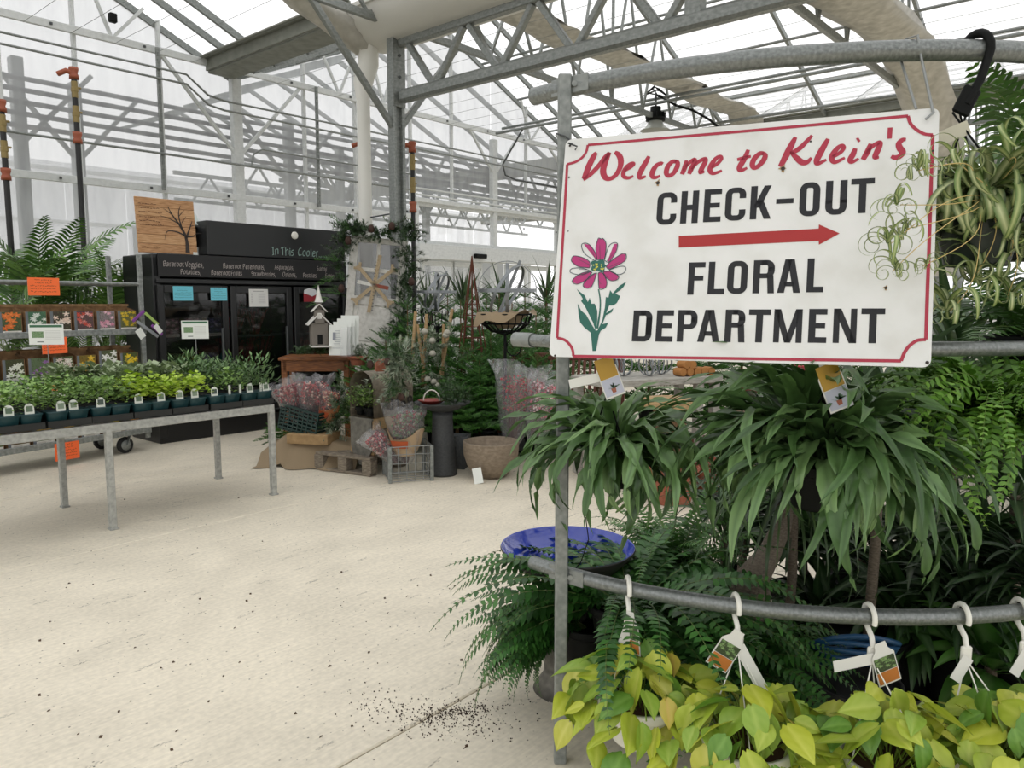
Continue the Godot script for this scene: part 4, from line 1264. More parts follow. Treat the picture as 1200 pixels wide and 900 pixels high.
func build_cooler() -> void:
	var x0 := 3.62
	var x1 := 6.05
	var dd := 7.97
	var X := gx(x0, 0, dd)
	var w := x1 - x0
	var co := thing("display_cooler", "black three-door glass display cooler with chalk lettering on its header", "cooler", X)
	var bk := mt("cooler_black", Color("141516"), 0.35)
	var q := Build.new()
	q.box(T(w / 2, 0.1, -0.35), Vector3(w, 0.2, 0.68), 0.01)
	q.box(T(w / 2, 1.86, -0.35), Vector3(w, 0.24, 0.7), 0.01)
	q.box(T(w / 2, 1.0, -0.68), Vector3(w, 1.8, 0.04))
	for x in [0.04, w - 0.04]:
		q.box(T(x, 1.0, -0.35), Vector3(0.08, 1.9, 0.7), 0.008)
	q.box(T(w / 2, 1.7, 0.005), Vector3(w - 0.05, 0.05, 0.05), 0.01)
	obj("body", q, bk, co)
	q = Build.new()
	q.box(T(w / 2 + 0.02, 1.865, 0.012), Vector3(w - 0.06, 0.235, 0.02), 0.003)
	var hb := obj("header_board", q, mt("chalkboard", Color("1a1a1b"), 0.6), co)
	var chalk := mt("chalk", Color("a9a09c"), 0.8)
	for s in [["Bareroot Veggies,", 0.1, 1.872, 0.072], ["Bareroot Perennials,", 0.76, 1.872, 0.072], ["Asparagus,", 1.4, 1.88, 0.068], ["Sunny", 1.98, 1.88, 0.068], ["Potatoes,", 0.28, 1.795, 0.07], ["Bareroot Fruits", 0.62, 1.795, 0.07], ["Strawberries,", 1.1, 1.795, 0.068], ["Onions,", 1.5, 1.795, 0.072], ["Pastries,", 1.78, 1.795, 0.07], ["Echin", 2.1, 1.795, 0.07]]:
		letters(s[0], s[3], ["Droid Sans"], chalk, co, T(s[1], s[2], 0.0235), 0.32).scale.x = 0.78
	for i in 3:
		var cx := w * (0.17 + 0.333 * i)
		var dr := Node3D.new()
		dr.name = "door"
		co.add_child(dr, true)
		q = Build.new()
		for s in [-1.0, 1.0]:
			q.box(T(cx + s * 0.355, 0.95, 0.015), Vector3(0.07, 1.42, 0.05), 0.008)
		q.box(T(cx, 1.62, 0.015), Vector3(0.64, 0.08, 0.05), 0.008)
		q.box(T(cx, 0.28, 0.015), Vector3(0.64, 0.08, 0.05), 0.008)
		obj("door_frame", q, bk, dr)
		q = Build.new()
		q.box(T(cx, 0.95, 0.01), Vector3(0.64, 1.27, 0.006))
		obj("pane", q, M.cooler_glass, dr)
		q = Build.new()
		q.box(T(cx + 0.3, 0.95, 0.05), Vector3(0.025, 0.5, 0.03), 0.006)
		obj("handle", q, M.dark_steel, dr)
		q = Build.new()
		for y in [0.32, 0.72, 1.1, 1.42]:
			q.box(T(cx, y, -0.33), Vector3(0.7, 0.02, 0.6))
		obj("shelf", q, M.dark_steel, co)
		q = Build.new()
		q.box(T(cx, 0.24, 0.03), Vector3(0.62, 0.015, 0.02))
		obj("trim", q, M.dark_steel, co)
	# what the cooler holds
	var kinds := [[26, 0.14, 1.11], [29, 0.36, 1.11], [25, 0.62, 1.11], [30, 0.14, 0.73], [27, 0.33, 0.73], [28, 0.56, 0.73]]
	for k in kinds.size():
		q = Build.new()
		var x := X * T(kinds[k][1] + 0.09, kinds[k][2], -0.12)
		q.box(x * T(0, 0.1, -0.05), Vector3(0.17, 0.2, 0.1), 0.004)
		cell(q, x * T(0, 0, 0.002), 0.165, 0.2, kinds[k][0] % 8, kinds[k][0] / 8, 8, 4)
		tag(obj("bulb_box", q, M.bulb_print), ["dusty pink bulb box in the cooler, upper shelf left", "mauve bulb box in the cooler, upper shelf middle", "violet-blue bulb box in the cooler, upper shelf right", "grey-green bulb box in the cooler, lower shelf left", "yellow bulb box in the cooler, lower shelf middle", "white and blue bulb box in the cooler, lower shelf right"][k], "box", "bulb boxes in the cooler")
	var tb := Build.new()
	tb.lathe([Vector2(0, 0), Vector2(0.1, 0), Vector2(0.11, 0.18), Vector2(0.04, 0.28), Vector2(0, 0.29)], 5, X * T(0.83, 0.66, -0.12), 0.5)
	tag(obj("teal_bag", tb, mt("teal_bag", Color("1d7a7c"), 0.5)), "teal paper bag standing behind the left cooler door", "bag")
	var redm := leafmat("red_stems", 0.6, 0.1)
	for k in 7:
		q = Build.new()
		for j in 46:
			var a := Vector3(rr(-0.04, 0.04), 0, rr(-0.03, 0.03))
			var b := Vector3(rr(-0.17, 0.17), rr(0.22, 0.4), rr(-0.06, 0.1))
			q.col = hexl(["5a1418", "7a1c20", "3c1012", "8a3030", "46382a"][j % 5])
			q.bar(a, b, 0.006, 0.012)
			q.box(T(b.x, b.y, b.z), Vector3(0.02, 0.02, 0.02))
		var pos: Array = [[0.92, 0.74], [1.1, 0.74], [1.3, 0.74], [1.0, 1.11], [1.25, 1.11], [1.85, 0.74], [2.1, 0.74]][k]
		tag(obj("red_bunch", q, redm, self, X * T(pos[0], pos[1], -0.2)), ["dark red flower bunch on the middle cooler shelf, left", "dark red flower bunch on the middle cooler shelf, centre", "dark red flower bunch on the middle cooler shelf, right", "dark red bunch on the upper shelf behind the middle door, left", "dark red bunch on the upper shelf behind the middle door, right", "dark red bunch behind the right cooler door, left", "dark red bunch behind the right cooler door, right"][k], "flowers", "flower bunches in the cooler")
	notice("blue_notice", X * T(0.29, 1.5, 0.046), 0.215, 0.15, 2, "turquoise handwritten card at the top left of the left cooler door")
	notice("blue_notice", X * T(0.69, 1.5, 0.046), 0.19, 0.14, 2, "turquoise handwritten card at the top right of the left cooler door")
	notice("white_notice", X * T(1.17, 1.43, 0.046), 0.24, 0.2, 3, "white printed sheet on the middle cooler door")
	var so := Build.new()
	so.box(X * T(1.86, 1.54, 0.05), Vector3(0.19, 0.11, 0.006), 0.002)
	var sr := tag(obj("red_pennant", so, mt("pennant_red", Color("96202c"), 0.6)), "red and white fabric pocket hanging on the right cooler door", "decoration")
	so = Build.new()
	so.flat(PackedVector2Array([Vector2(-0.095, 0.035), Vector2(-0.09, 0.075), Vector2(-0.02, 0.1), Vector2(0.06, 0.085), Vector2(0.095, 0.06), Vector2(0.095, 0.03), Vector2(0.02, 0.0), Vector2(-0.03, 0.02)]), 0.0)
	obj("white_flap", so, mt("pennant_white", Color("dcdde0"), 0.6), sr, X * T(1.86, 1.55, 0.056))
	# on top: black fascia box with a clock, wooden board with a tree, a white bird house
	var fb := thing("fascia_box", "long black fascia box on the cooler, chalked with the words In This Cooler", "sign", X * T(0.6, 1.985, 0))
	q = Build.new()
	q.box(T(0.91, 0.19, -0.32), Vector3(1.82, 0.37, 0.66), 0.008)
	obj("box", q, mt("fascia_black", Color("1c1e1f"), 0.45), fb)
	letters("In This  Cooler.....", 0.12, ["Droid Sans"], mt("chalk_green", Color("8fa8a0"), 0.8), fb, T(0.78, 0.075, 0.0125), 0.3).scale.x = 0.82
	q = Build.new()
	q.lathe([Vector2(0, 0.02), Vector2(0.034, 0.02), Vector2(0.042, 0.012), Vector2(0.045, 0)], 20, Transform3D(Basis(Vector3.RIGHT, PI / 2), X * Vector3(1.7, 2.27, 0.011)) if false else X * Transform3D(Basis(Vector3.RIGHT, PI / 2), Vector3(1.69, 2.265, 0.012)))
	tag(obj("round_sensor", q, M.white_plastic), "small round white disc on the black fascia box", "sensor")
	var bd := thing("tree_board", "wooden plank board painted with a bare black tree and faded writing", "sign", X * T(0.005, 1.985, -0.06))
	for i in 6:
		q = Build.new()
		q.box(Transform3D(Basis(Vector3.RIGHT, -0.08), Vector3(0.2, 0.05 + i * 0.094, -i * 0.0075)), Vector3(0.62, 0.092, 0.02), 0.003)
		obj("plank", q, grain("plank_%d" % (i % 3), [Color("8c6440"), Color("b48860"), Color("c9a177")] if i % 3 != 1 else [Color("a2764e"), Color("be946a"), Color("cda883")], 0.03, Vector3(1.0, 9, 1.0), 0.75, 0.0, false, 3 + i % 3), bd)
	q = Build.new()
	var tree := [[[0.36, 0.02, 16], [0.36, 0.12, 11], [0.345, 0.2, 9], [0.3, 0.29, 6], [0.25, 0.37, 4], [0.22, 0.44, 2]], [[0.355, 0.15, 9], [0.39, 0.24, 5], [0.42, 0.32, 2]], [[0.33, 0.24, 5], [0.31, 0.33, 4], [0.31, 0.4, 3], [0.33, 0.46, 1]], [[0.36, 0.17, 6], [0.42, 0.18, 4], [0.46, 0.21, 2], [0.5, 0.21, 1]], [[0.345, 0.18, 6], [0.28, 0.21, 4], [0.2, 0.21, 3], [0.17, 0.13, 1]], [[0.3, 0.29, 4], [0.22, 0.33, 2], [0.15, 0.35, 1]], [[0.31, 0.36, 3], [0.36, 0.42, 1]], [[0.4, 0.27, 3], [0.46, 0.29, 1]], [[0.25, 0.37, 3], [0.18, 0.42, 1]], [[0.33, 0.3, 3], [0.37, 0.36, 1]]]
	for s in tree:
		var pts := []
		for p in s:
			pts.append(Vector3((p[0] - 0.2) * 1.25 + 0.2, p[1] * 1.12, p[2] * 0.0015))
		q.stroke(pts, 0.0, 0.0, 4)
	obj("painted_tree", q, mt("paint_dark", Color("3a322e"), 0.8), bd, Transform3D(Basis(Vector3.RIGHT, -0.08), Vector3(0.0, 0.0, 0.0185)))
	q = Build.new()
	for i in 7:
		var y: float = [0.5, 0.46, 0.42, 0.37, 0.33, 0.29, 0.06][i]
		var x := -0.08
		while x < 0.1 + 0.03 * (i % 3):
			var a := rr(0.012, 0.03)
			q.stroke([Vector3(x, y, 0.003), Vector3(x + a * 0.5, y + rr(-0.01, 0.012), 0.003), Vector3(x + a, y, 0.003)], 0.0, 0.0, 2)
			x += a + 0.008
	obj("faded_writing", q, mt("paint_faded", Color("553622"), 0.8), bd, Transform3D(Basis(Vector3.RIGHT, -0.08), Vector3(0.0, 0.0, 0.0185)))
	q = Build.new()
	q.box(T(0.485, 0.016, 0.014), Vector3(0.05, 0.03, 0.003))
	obj("price_label", q, mt("paper_white", Color("dfe2dc"), 0.6), bd)
	var bh := thing("white_lantern", "white framed lantern with a slanted glass roof, between the tree board and the black fascia", "lantern", X * T(0.53, 1.985, -0.3))
	q = Build.new()
	for s in [[-0.09, 0.1], [0.09, 0.1], [-0.09, -0.1], [0.09, -0.1]]:
		q.box(T(s[0], 0.18, s[1]), Vector3(0.02, 0.34, 0.02), 0.002)
	q.box(T(0, 0.05, 0), Vector3(0.22, 0.09, 0.22), 0.004)
	obj("frame", q, mt("lantern_white", Color("c9cfcc"), 0.5), bh)
	q = Build.new()
	for i in 3:
		q.box(Transform3D(Basis(Vector3.RIGHT, 0.75), Vector3(-0.08 + i * 0.08, 0.42, 0.03)), Vector3(0.074, 0.008, 0.26), 0.002)
	obj("roof", q, mt("lantern_roof", Color("b4bfbb"), 0.35), bh)
	q = Build.new()
	q.box(T(0, 0.21, 0), Vector3(0.16, 0.22, 0.18))
	obj("box", q, M.black_plastic, bh)

func herb_leaves(kind: int) -> ArrayMesh:   # a tuft of one kind of herb, about 12 cm across
	var b := Build.new()
	var pal: Array = [["5d7a3a", "6f8f48", "82a458"], ["66784a", "7f8f68", "98a684"], ["8fae2e", "a3c23c", "b8d158"], ["4a6636", "587848", "6c8a58"], ["7c9c4c", "8db060", "567a38"]][kind]
	for i in 64:
		b.col = hexl(pal[i % 3])
		var a := rng.randf() * TAU
		var r := sqrt(rng.randf()) * 0.075
		var h := rr(0.02, 0.11) * (1.25 - r * 6.0)
		var p := Vector3(cos(a) * r, h, sin(a) * r)
		var d := Vector3(cos(a + rr(-1, 1)), rr(0.0, 0.9), sin(a + rr(-1, 1))).normalized()
		var s := d.cross(Vector3.UP).normalized()
		var l := rr(0.014, 0.026) * (1.6 if kind == 3 or kind == 1 else 1.0)
		var w := l * (0.45 if kind != 3 else 0.16)
		if kind == 2:
			w = l * 0.7
		b.tri(p, p + d * l * 0.5 + s * w, p + d * l, Vector3.UP); b.tri(p, p + d * l, p + d * l * 0.5 - s * w, Vector3.UP)
	return b.mesh(true)

func build_herbs() -> void:
	var X := gx(3.24, 0, 5.19)             # front right corner of the bench; x to the left is negative
	var be := thing("herb_bench", "galvanised steel bench with square legs carrying trays of herbs", "table", X)
	var zm: Material = grain("bench_steel", [Color("8d8f8b"), Color("a5a6a1"), Color("b9bab5")], 0.03, Vector3(3, 3, 3), 0.45, 0.2)
	var q := Build.new()
	for z in [-0.02, -0.86]:
		q.box(T(-1.2, 0.68, z), Vector3(2.4, 0.06, 0.04), 0.004)
	for x in [-0.02, -1.2, -2.38]:
		q.box(T(x, 0.68, -0.44), Vector3(0.04, 0.06, 0.8), 0.004)
	obj("frame", q, zm, be)
	q = Build.new()
	for i in 9:
		q.box(T(-1.2, 0.715, -0.05 - i * 0.098), Vector3(2.38, 0.008, 0.02))
	stuff(obj("mesh_top", q, M.dark_steel, be))
	for x in [-0.02, -1.215, -2.38]:
		for z in [-0.02, -0.86]:
			q = Build.new()
			q.box(T(x, 0.335, z), Vector3(0.042, 0.67, 0.042), 0.004)
			q.box(T(x, 0.006, z), Vector3(0.055, 0.012, 0.055), 0.002)
			obj("leg", q, zm, be)
	var tufts := []
	for k in 5:
		for j in 2:
			tufts.append(herb_leaves(k))
	var herb := leafmat("herb_leaf", 0.6, 0.3)
	var teal := mt("tray_teal", Color("173c40"), 0.45)
	var pot := mt("pot_black", Color("191b1a"), 0.5)
	var soil := mt("soil", Color("2e2620"), 0.95)
	var kind_names := ["bushy green herbs", "grey-green woolly herbs", "bright lime-green herbs", "fine needled dark herbs", "mid green trailing herbs"]
	var cols := ["first", "second", "third", "fourth", "fifth", "sixth", "seventh", "eighth", "ninth", "tenth"]
	for c in 8:
		for r in 3:
			var x := -0.135 - c * 0.262
			var z := -0.13 - r * 0.285
			var k: int = [[3, 3, 3], [0, 3, 3], [2, 1, 1], [2, 1, 1], [0, 0, 1], [0, 4, 0], [4, 4, 0], [4, 0, 4], [1, 4, 4], [1, 1, 4]][c][r]
			var tr := thing("herb_tray", "herb tray of %s, %s from the right in the %s row" % [kind_names[k], cols[c], ["front", "middle", "back"][r]], "plant tray", X * at(Vector3(x, 0.722, z), rr(-0.03, 0.03)), "herb trays on the bench")
			q = Build.new()
			q.box(T(0, 0.006, 0), Vector3(0.25, 0.012, 0.27), 0.003)
			for s in [-1.0, 1.0]:
				q.box(T(0, 0.02, s * 0.135), Vector3(0.25, 0.04, 0.006)); q.box(T(s * 0.124, 0.02, 0), Vector3(0.006, 0.04, 0.27))
			obj("tray", q, pot, tr)
			for i in 2:
				for j in 2:
					var cx := -0.06 + i * 0.12
					var cz := 0.067 - j * 0.134
					var pt := Build.new()
					pt.lathe([Vector2(0.06, 0.008), Vector2(0.08, 0.095), Vector2(0.084, 0.097), Vector2(0.084, 0.088)], 4, Transform3D(Basis(Vector3.UP, PI / 4), Vector3(cx, 0, cz)))
					var pn := obj("pot", pt, teal if r == 0 and j == 0 else pot, tr)
					if r == 0 or j == 1:
						var so := Build.new()
						so.lathe([Vector2(0, 0.082), Vector2(0.076, 0.08)], 4, Transform3D(Basis(Vector3.UP, PI / 4), Vector3(cx, 0, cz)))
						obj("soil", so, soil, pn)
					var empty := c == 1 and i == 0 and r == 0
					if empty:
						continue
					for n in 2:
						var s := rr(0.85, 1.15) * (1.6 if k == 3 else (1.5 if k == 1 and c < 5 else 1.25))
						var fo := obj("foliage", tufts[k * 2 + n], herb, tr, Transform3D(Basis(Vector3.UP, rng.randf() * TAU).scaled(Vector3(s, s * rr(0.9, 1.3), s)), Vector3(cx + rr(-0.02, 0.02), 0.085 + n * 0.02, cz + rr(-0.02, 0.02))))
						stuff(fo)
			if r == 0:
				for i in (2 if c % 3 != 1 else 1):
					q = Build.new()
					var tx := -0.06 + i * 0.11 + rr(-0.03, 0.03)
					q.lathe([Vector2(0, 0.001), Vector2(0.026, 0.001), Vector2(0.026, -0.001), Vector2(0, -0.001)], 14, Transform3D(Basis(Vector3.RIGHT, PI / 2 - 0.1), Vector3(tx, 0.135, 0.115)))
					q.box(Transform3D(Basis(Vector3.RIGHT, -0.1), Vector3(tx, 0.108, 0.118)), Vector3(0.052, 0.05, 0.002))
					var wt := obj("plant_tag", q, mt("tag_white", Color("d6dad2"), 0.5), tr)
					q = Build.new()
					q.box(Transform3D(Basis(Vector3.RIGHT, -0.1), Vector3(tx, 0.128, 0.1195)), Vector3(0.034, 0.034, 0.002))
					obj("tag_picture", q, mt("tag_pic_%d" % (c % 3), Color(["5d6f5c", "46524c", "7a8a78"][c % 3]), 0.5), wt)
	for s in [[-0.86, 0.72, "white stake labels in the dark empty pots near the right end of the bench"]]:
		for i in 4:
			q = Build.new()
			q.box(X * T(-0.1 - i * 0.085, 0.85, -0.02), Vector3(0.018, 0.07, 0.003))
			tag(obj("stake_label", q, mt("tag_white", Color("d6dad2"), 0.5)), ["white stake label nearest the right end of the herb bench", "second white stake label from the right end of the herb bench", "third white stake label from the right end of the herb bench", "fourth white stake label from the right end of the herb bench"][i], "label")
	# two printed cards on wire stakes
	for s in [[55, 404, 6.15, "white plant card with a green band, staked in front of the bulb boxes"], [229, 397, 6.55, "white plant card with a green band, staked in front of the cooler door"]]:
		var c: Vector3 = px(s[0], s[1], s[2])
		notice("plant_card", at(c, 0.15) , 0.26 if s[0] < 100 else 0.22, 0.165 if s[0] < 100 else 0.155, 4, s[3], "card")
		q = Build.new()
		q.tube([Vector3(c.x, 0.75, c.z - 0.01), c + Vector3(0, 0.1, -0.008)], 0.0035, 5)
		obj("stake", q, M.wire, get_child(get_child_count() - 1))

# ---------- plants
func blade(L: float, W: float, rise: float, droop: float, fold: float, wave: float, edge: Color, mid: Color, segs := 12, peak := 0.35, pw := 1.0, lobe := 0.0, curl := 0.0) -> ArrayMesh:
	# a leaf from the origin along +z: rise is the first pitch, droop how far it bends over
	var b := Build.new()
	var rows := []
	var cols := []
	var p := Vector3.ZERO
	var ph := rng.randf() * 9.0
	for i in segs + 1:
		var t := float(i) / segs
		var th := rise - droop * pow(t, 1.15)
		var side := curl * t * t
		var dir := Vector3(sin(side) * cos(th), sin(th), cos(side) * cos(th))
		if i > 0:
			p += dir * L / segs
		var w := pow(clampf(t / peak, 0.0, 1.0), 0.6) if t < peak else pow(clampf((1.0 - t) / (1.0 - peak), 0, 1), pw)
		w = maxf(w, 0.05 if t < 0.5 else 0.012) * W * 0.5
		if lobe > 0.0 and t > 0.3 and t < 0.75:
			w *= 1.0 + lobe * maxf(0.0, sin(t * 24.0 + ph))
		var right := Vector3.UP.cross(dir)
		right = right.normalized() if right.length() > 0.05 else Vector3.RIGHT
		var up := dir.cross(right)
		var row := []
		var cr := []
		for j in 5:
			var s := (j - 2) / 2.0
			row.append(p + right * s * w + up * (fold * absf(s) * w + wave * w * sin(t * 19.0 + s * 2.0 + ph) * absf(s)))
			cr.append(edge.lerp(mid, 1.0 if j == 2 else (0.25 if j % 2 == 1 else 0.0)))
		rows.append(row)
		cols.append(cr)
	b.grid(rows)
	for i in rows.size():
		for j in 5:
			b.c[i * 5 + j] = cols[i][j]
	for i in b.n.size():
		if b.n[i].y < 0 and i < 25:
			pass
	return b.mesh(true)

func frond(L: float, W: float, rise: float, droop: float, pairs: int, cols: Array, lw := 0.5, ruffle := 0.3, base_bare := 0.08, sweep := 0.35, tip := 0.8) -> ArrayMesh:
	# a feather-like frond: a stalk with leaflets in pairs
	var b := Build.new()
	var p := Vector3.ZERO
	var pts := []
	var n := pairs * 2
	var step := L / n
	for i in n + 1:
		var t := float(i) / n
		var th := rise - droop * pow(t, 1.2)
		var dir := Vector3(0, sin(th), cos(th))
		if i > 0:
			p += dir * step
		pts.append([p, dir, t])
	b.col = hexl(cols[0]).lerp(hexl("8a8a50"), 0.35)
	var path := []
	var rad := []
	for i in range(0, n + 1, 3):
		path.append(pts[i][0]); rad.append(maxf(0.0012, L * 0.0045 * (1.0 - pts[i][2] * 0.8)))
	b.tube(path, rad, 4, false, false)
	for i in n:
		var t: float = pts[i][2]
		if t < base_bare or i % 2 == 1:
			continue
		var w := W * 0.5 * pow(clampf(t / 0.3, 0.15, 1.0), 0.6) * pow(clampf((1.0 - t) / tip, 0.0, 1.0), 0.65)
		for s in [-1.0, 1.0]:
			var dir: Vector3 = pts[i][1]
			var out := Vector3(s, 0, 0)
			var d := (out + dir * sweep + Vector3(0, rr(-ruffle, ruffle * 0.6), 0)).normalized()
			var a: Vector3 = pts[i][0]
			var m := a + d * w * 0.55 + Vector3(0, w * 0.05, 0)
			var e := a + d * w + Vector3(0, -w * 0.12, 0)
			var hw := minf(lw * step * 2.0, w * 0.5) * 0.5
			var sd := (dir - d * dir.dot(d)).normalized()
			b.col = hexl(cols[rng.randi() % cols.size()])
			var nn := d.cross(sd).normalized()
			if nn.y < 0:
				nn = -nn
			var i0 := b.put(a - sd * hw * 0.6, nn); b.put(a + sd * hw * 0.6, nn); b.put(m + sd * hw, nn); b.put(m - sd * hw, nn); b.put(e, nn)
			b.face(i0, i0 + 1, i0 + 2); b.face(i0, i0 + 2, i0 + 3); b.face(i0 + 3, i0 + 2, i0 + 4)
	return b.mesh(true)

func heart(L: float, edge: Color, mid: Color, fold: float, bend: float) -> ArrayMesh:
	# a heart-shaped leaf along +z, tip bending down
	var b := Build.new()
	var prof := [[0.0, 0.30], [0.06, 0.62], [0.16, 0.82], [0.3, 0.9], [0.45, 0.84], [0.6, 0.66], [0.75, 0.42], [0.88, 0.18], [1.0, 0.0]]
	var rows := []
	for i in prof.size():
		var t: float = prof[i][0]
		var w: float = prof[i][1] * L * 0.42
		var y := -bend * L * t * t
		var row := []
		for j in 7:
			var s := (j - 3) / 3.0
			var back := 0.16 * L * (1.0 - absf(absf(s) - 0.5) * 1.2) * maxf(0.0, 1.0 - t * 5.0)
			row.append(Vector3(s * w, y + fold * absf(s) * w - 0.12 * w * s * s * s * s, t * L - back + 0.0))
		rows.append(row)
	b.grid(rows)
	for i in rows.size():
		for j in 7:
			b.c[i * 7 + j] = mid if j == 3 else edge.lerp(mid, 0.3 * float((i + j) % 2) if j != 0 and j != 6 else 0.0)
	return b.mesh(true)

func ribbon_curl(L: float, W: float, rise: float, turnr: float, edge: Color, mid: Color, segs := 16, side := 0.0) -> ArrayMesh:
	# a spider-plant leaf: it arches, then curls round on itself
	var b := Build.new()
	var rows := []
	var p := Vector3.ZERO
	for i in segs + 1:
		var t := float(i) / segs
		var th := rise - turnr * pow(t, 1.5)
		var yaw := side * t
		var dir := Vector3(sin(yaw) * cos(th), sin(th), cos(yaw) * cos(th))
		if i > 0:
			p += dir * L / segs
		var w := W * 0.5 * minf(1.0, 0.5 + t * 3.0) * pow(1.0 - t, 0.45)
		var right := Vector3(cos(yaw), 0, -sin(yaw))
		var up := dir.cross(right)
		var row := []
		for j in 5:
			var s := (j - 2) / 2.0
			row.append(p + right * s * w + up * 0.35 * absf(s) * w)
		rows.append(row)
	b.grid(rows)
	for i in rows.size():
		for j in 5:
			b.c[i * 5 + j] = mid if j == 2 else (mid.lerp(edge, 0.6) if j % 2 == 1 else edge)
	return b.mesh(true)

func aim(p: Vector3, yaw: float, pitch := 0.0, roll := 0.0, s := 1.0) -> Transform3D:    # +z turned to yaw, tipped up by pitch
	return Transform3D((Basis(Vector3.UP, yaw) * Basis(Vector3.RIGHT, -pitch) * Basis(Vector3.BACK, roll)).scaled_local(Vector3(s, s, s)), p)

func pot_shape(r0: float, r1: float, h: float, lip := 0.01) -> Build:     # base radius, rim radius, height; origin at the base
	var b := Build.new()
	b.lathe([Vector2(0, 0.002), Vector2(r0 - 0.004, 0.0), Vector2(r0, 0.006), Vector2(lerpf(r0, r1, 0.8), h * 0.8), Vector2(r1 + lip * 0.3, h - 0.03), Vector2(r1 + lip, h - 0.026), Vector2(r1 + lip, h - 0.003), Vector2(r1 + lip - 0.003, h), Vector2(r1 - 0.002, h), Vector2(r1 - 0.004, h - 0.02), Vector2(r1 - 0.01, h - 0.035), Vector2(0, h - 0.03)], 24)
	return b

func pine_branch(L: float, cols: Array, pairs := 9) -> ArrayMesh:
	# a flat, feathery conifer branch along +z
	var b := Build.new()
	for i in pairs:
		var t := (i + 0.5) / pairs
		var a := Vector3(0, -0.12 * L * t * t + 0.1 * L * t, L * t)
		var l := L * 0.42 * (1.0 - t * 0.75)
		for s in [-1.0, 1.0]:
			var d := Vector3(s * 0.85, rr(0.0, 0.25), 0.6).normalized()
			b.col = hexl(cols[rng.randi() % cols.size()])
			var up := Vector3(0, 0.02, 0)
			var e := a + d * l
			var sd := Vector3(-d.z, 0, d.x) * 0.016
			for k in 4:
				var u0 := k / 4.0
				var u1 := (k + 1.25) / 4.0
				var c0 := a.lerp(e, u0) + Vector3(0, 0.012 * sin(u0 * 3.0), 0)
				var c1 := a.lerp(e, minf(u1, 1.0)) + Vector3(0, 0.01, 0)
				b.tri(c0, c1 + sd + up, c0.lerp(c1, 0.4) - up, Vector3.UP); b.tri(c0, c1 - sd + up, c0.lerp(c1, 0.4) - up, Vector3.UP); b.tri(c0, c1 + up * 1.6, c0.lerp(c1, 0.5) + sd * 0.5, Vector3.UP)
	b.col = hexl(cols[0])
	b.bar(Vector3.ZERO, Vector3(0, 0.0, L * 1.02), 0.012, 0.012)
	return b.mesh(true)

func sprig(L: float, cols: Array, n := 26, w := 0.006) -> ArrayMesh:
	# a short evergreen sprig with needles all round
	var b := Build.new()
	for i in n:
		var t := rng.randf()
		var a := Vector3(0, 0, t * L)
		var an := rng.randf() * TAU
		var d := Vector3(cos(an), sin(an), 0.9).normalized()
		var l := L * 0.34 * (1.1 - t * 0.6)
		var sd := d.cross(Vector3(0.3, 1, 0.1)).normalized() * w
		b.col = hexl(cols[rng.randi() % cols.size()])
		b.tri(a - sd, a + d * l, a + sd)
	b.col = hexl("4a3a26")
	b.bar(Vector3.ZERO, Vector3(0, 0, L), 0.005, 0.005)
	return b.mesh(true)

# ---------- the winter display in front of the back wall
func pine_tree(label: String, p: Vector3, h: float, ms: Array, grp := "", tiers := 7, spread := 0.34) -> void:
	var o := thing("norfolk_pine", label, "tree", at(Vector3(p.x, 0, p.z), rng.randf() * TAU), grp)
	var q := Build.new()
	q.tube([Vector3(0, 0.12, 0), Vector3(0, h, 0)], [0.022, 0.006], 6)
	obj("trunk", q, M.bark_brown, o)
	obj("pot", pot_shape(0.1, 0.13, 0.22), M.black_plastic, o)
	for i in tiers:
		var t := float(i) / (tiers - 1)
		var y := lerpf(0.3, h * 0.96, t)
		var n := 8 if t < 0.85 else 5
		for k in n:
			var a := TAU * k / n + i * 0.7 + rr(-0.2, 0.2)
			obj("branch", ms[rng.randi() % ms.size()], leafm, o, aim(Vector3(0, y, 0), a, lerpf(0.05, 0.55, t) + rr(-0.1, 0.15), 0, spread * lerpf(1.25, 0.4, t) * rr(0.85, 1.15)))

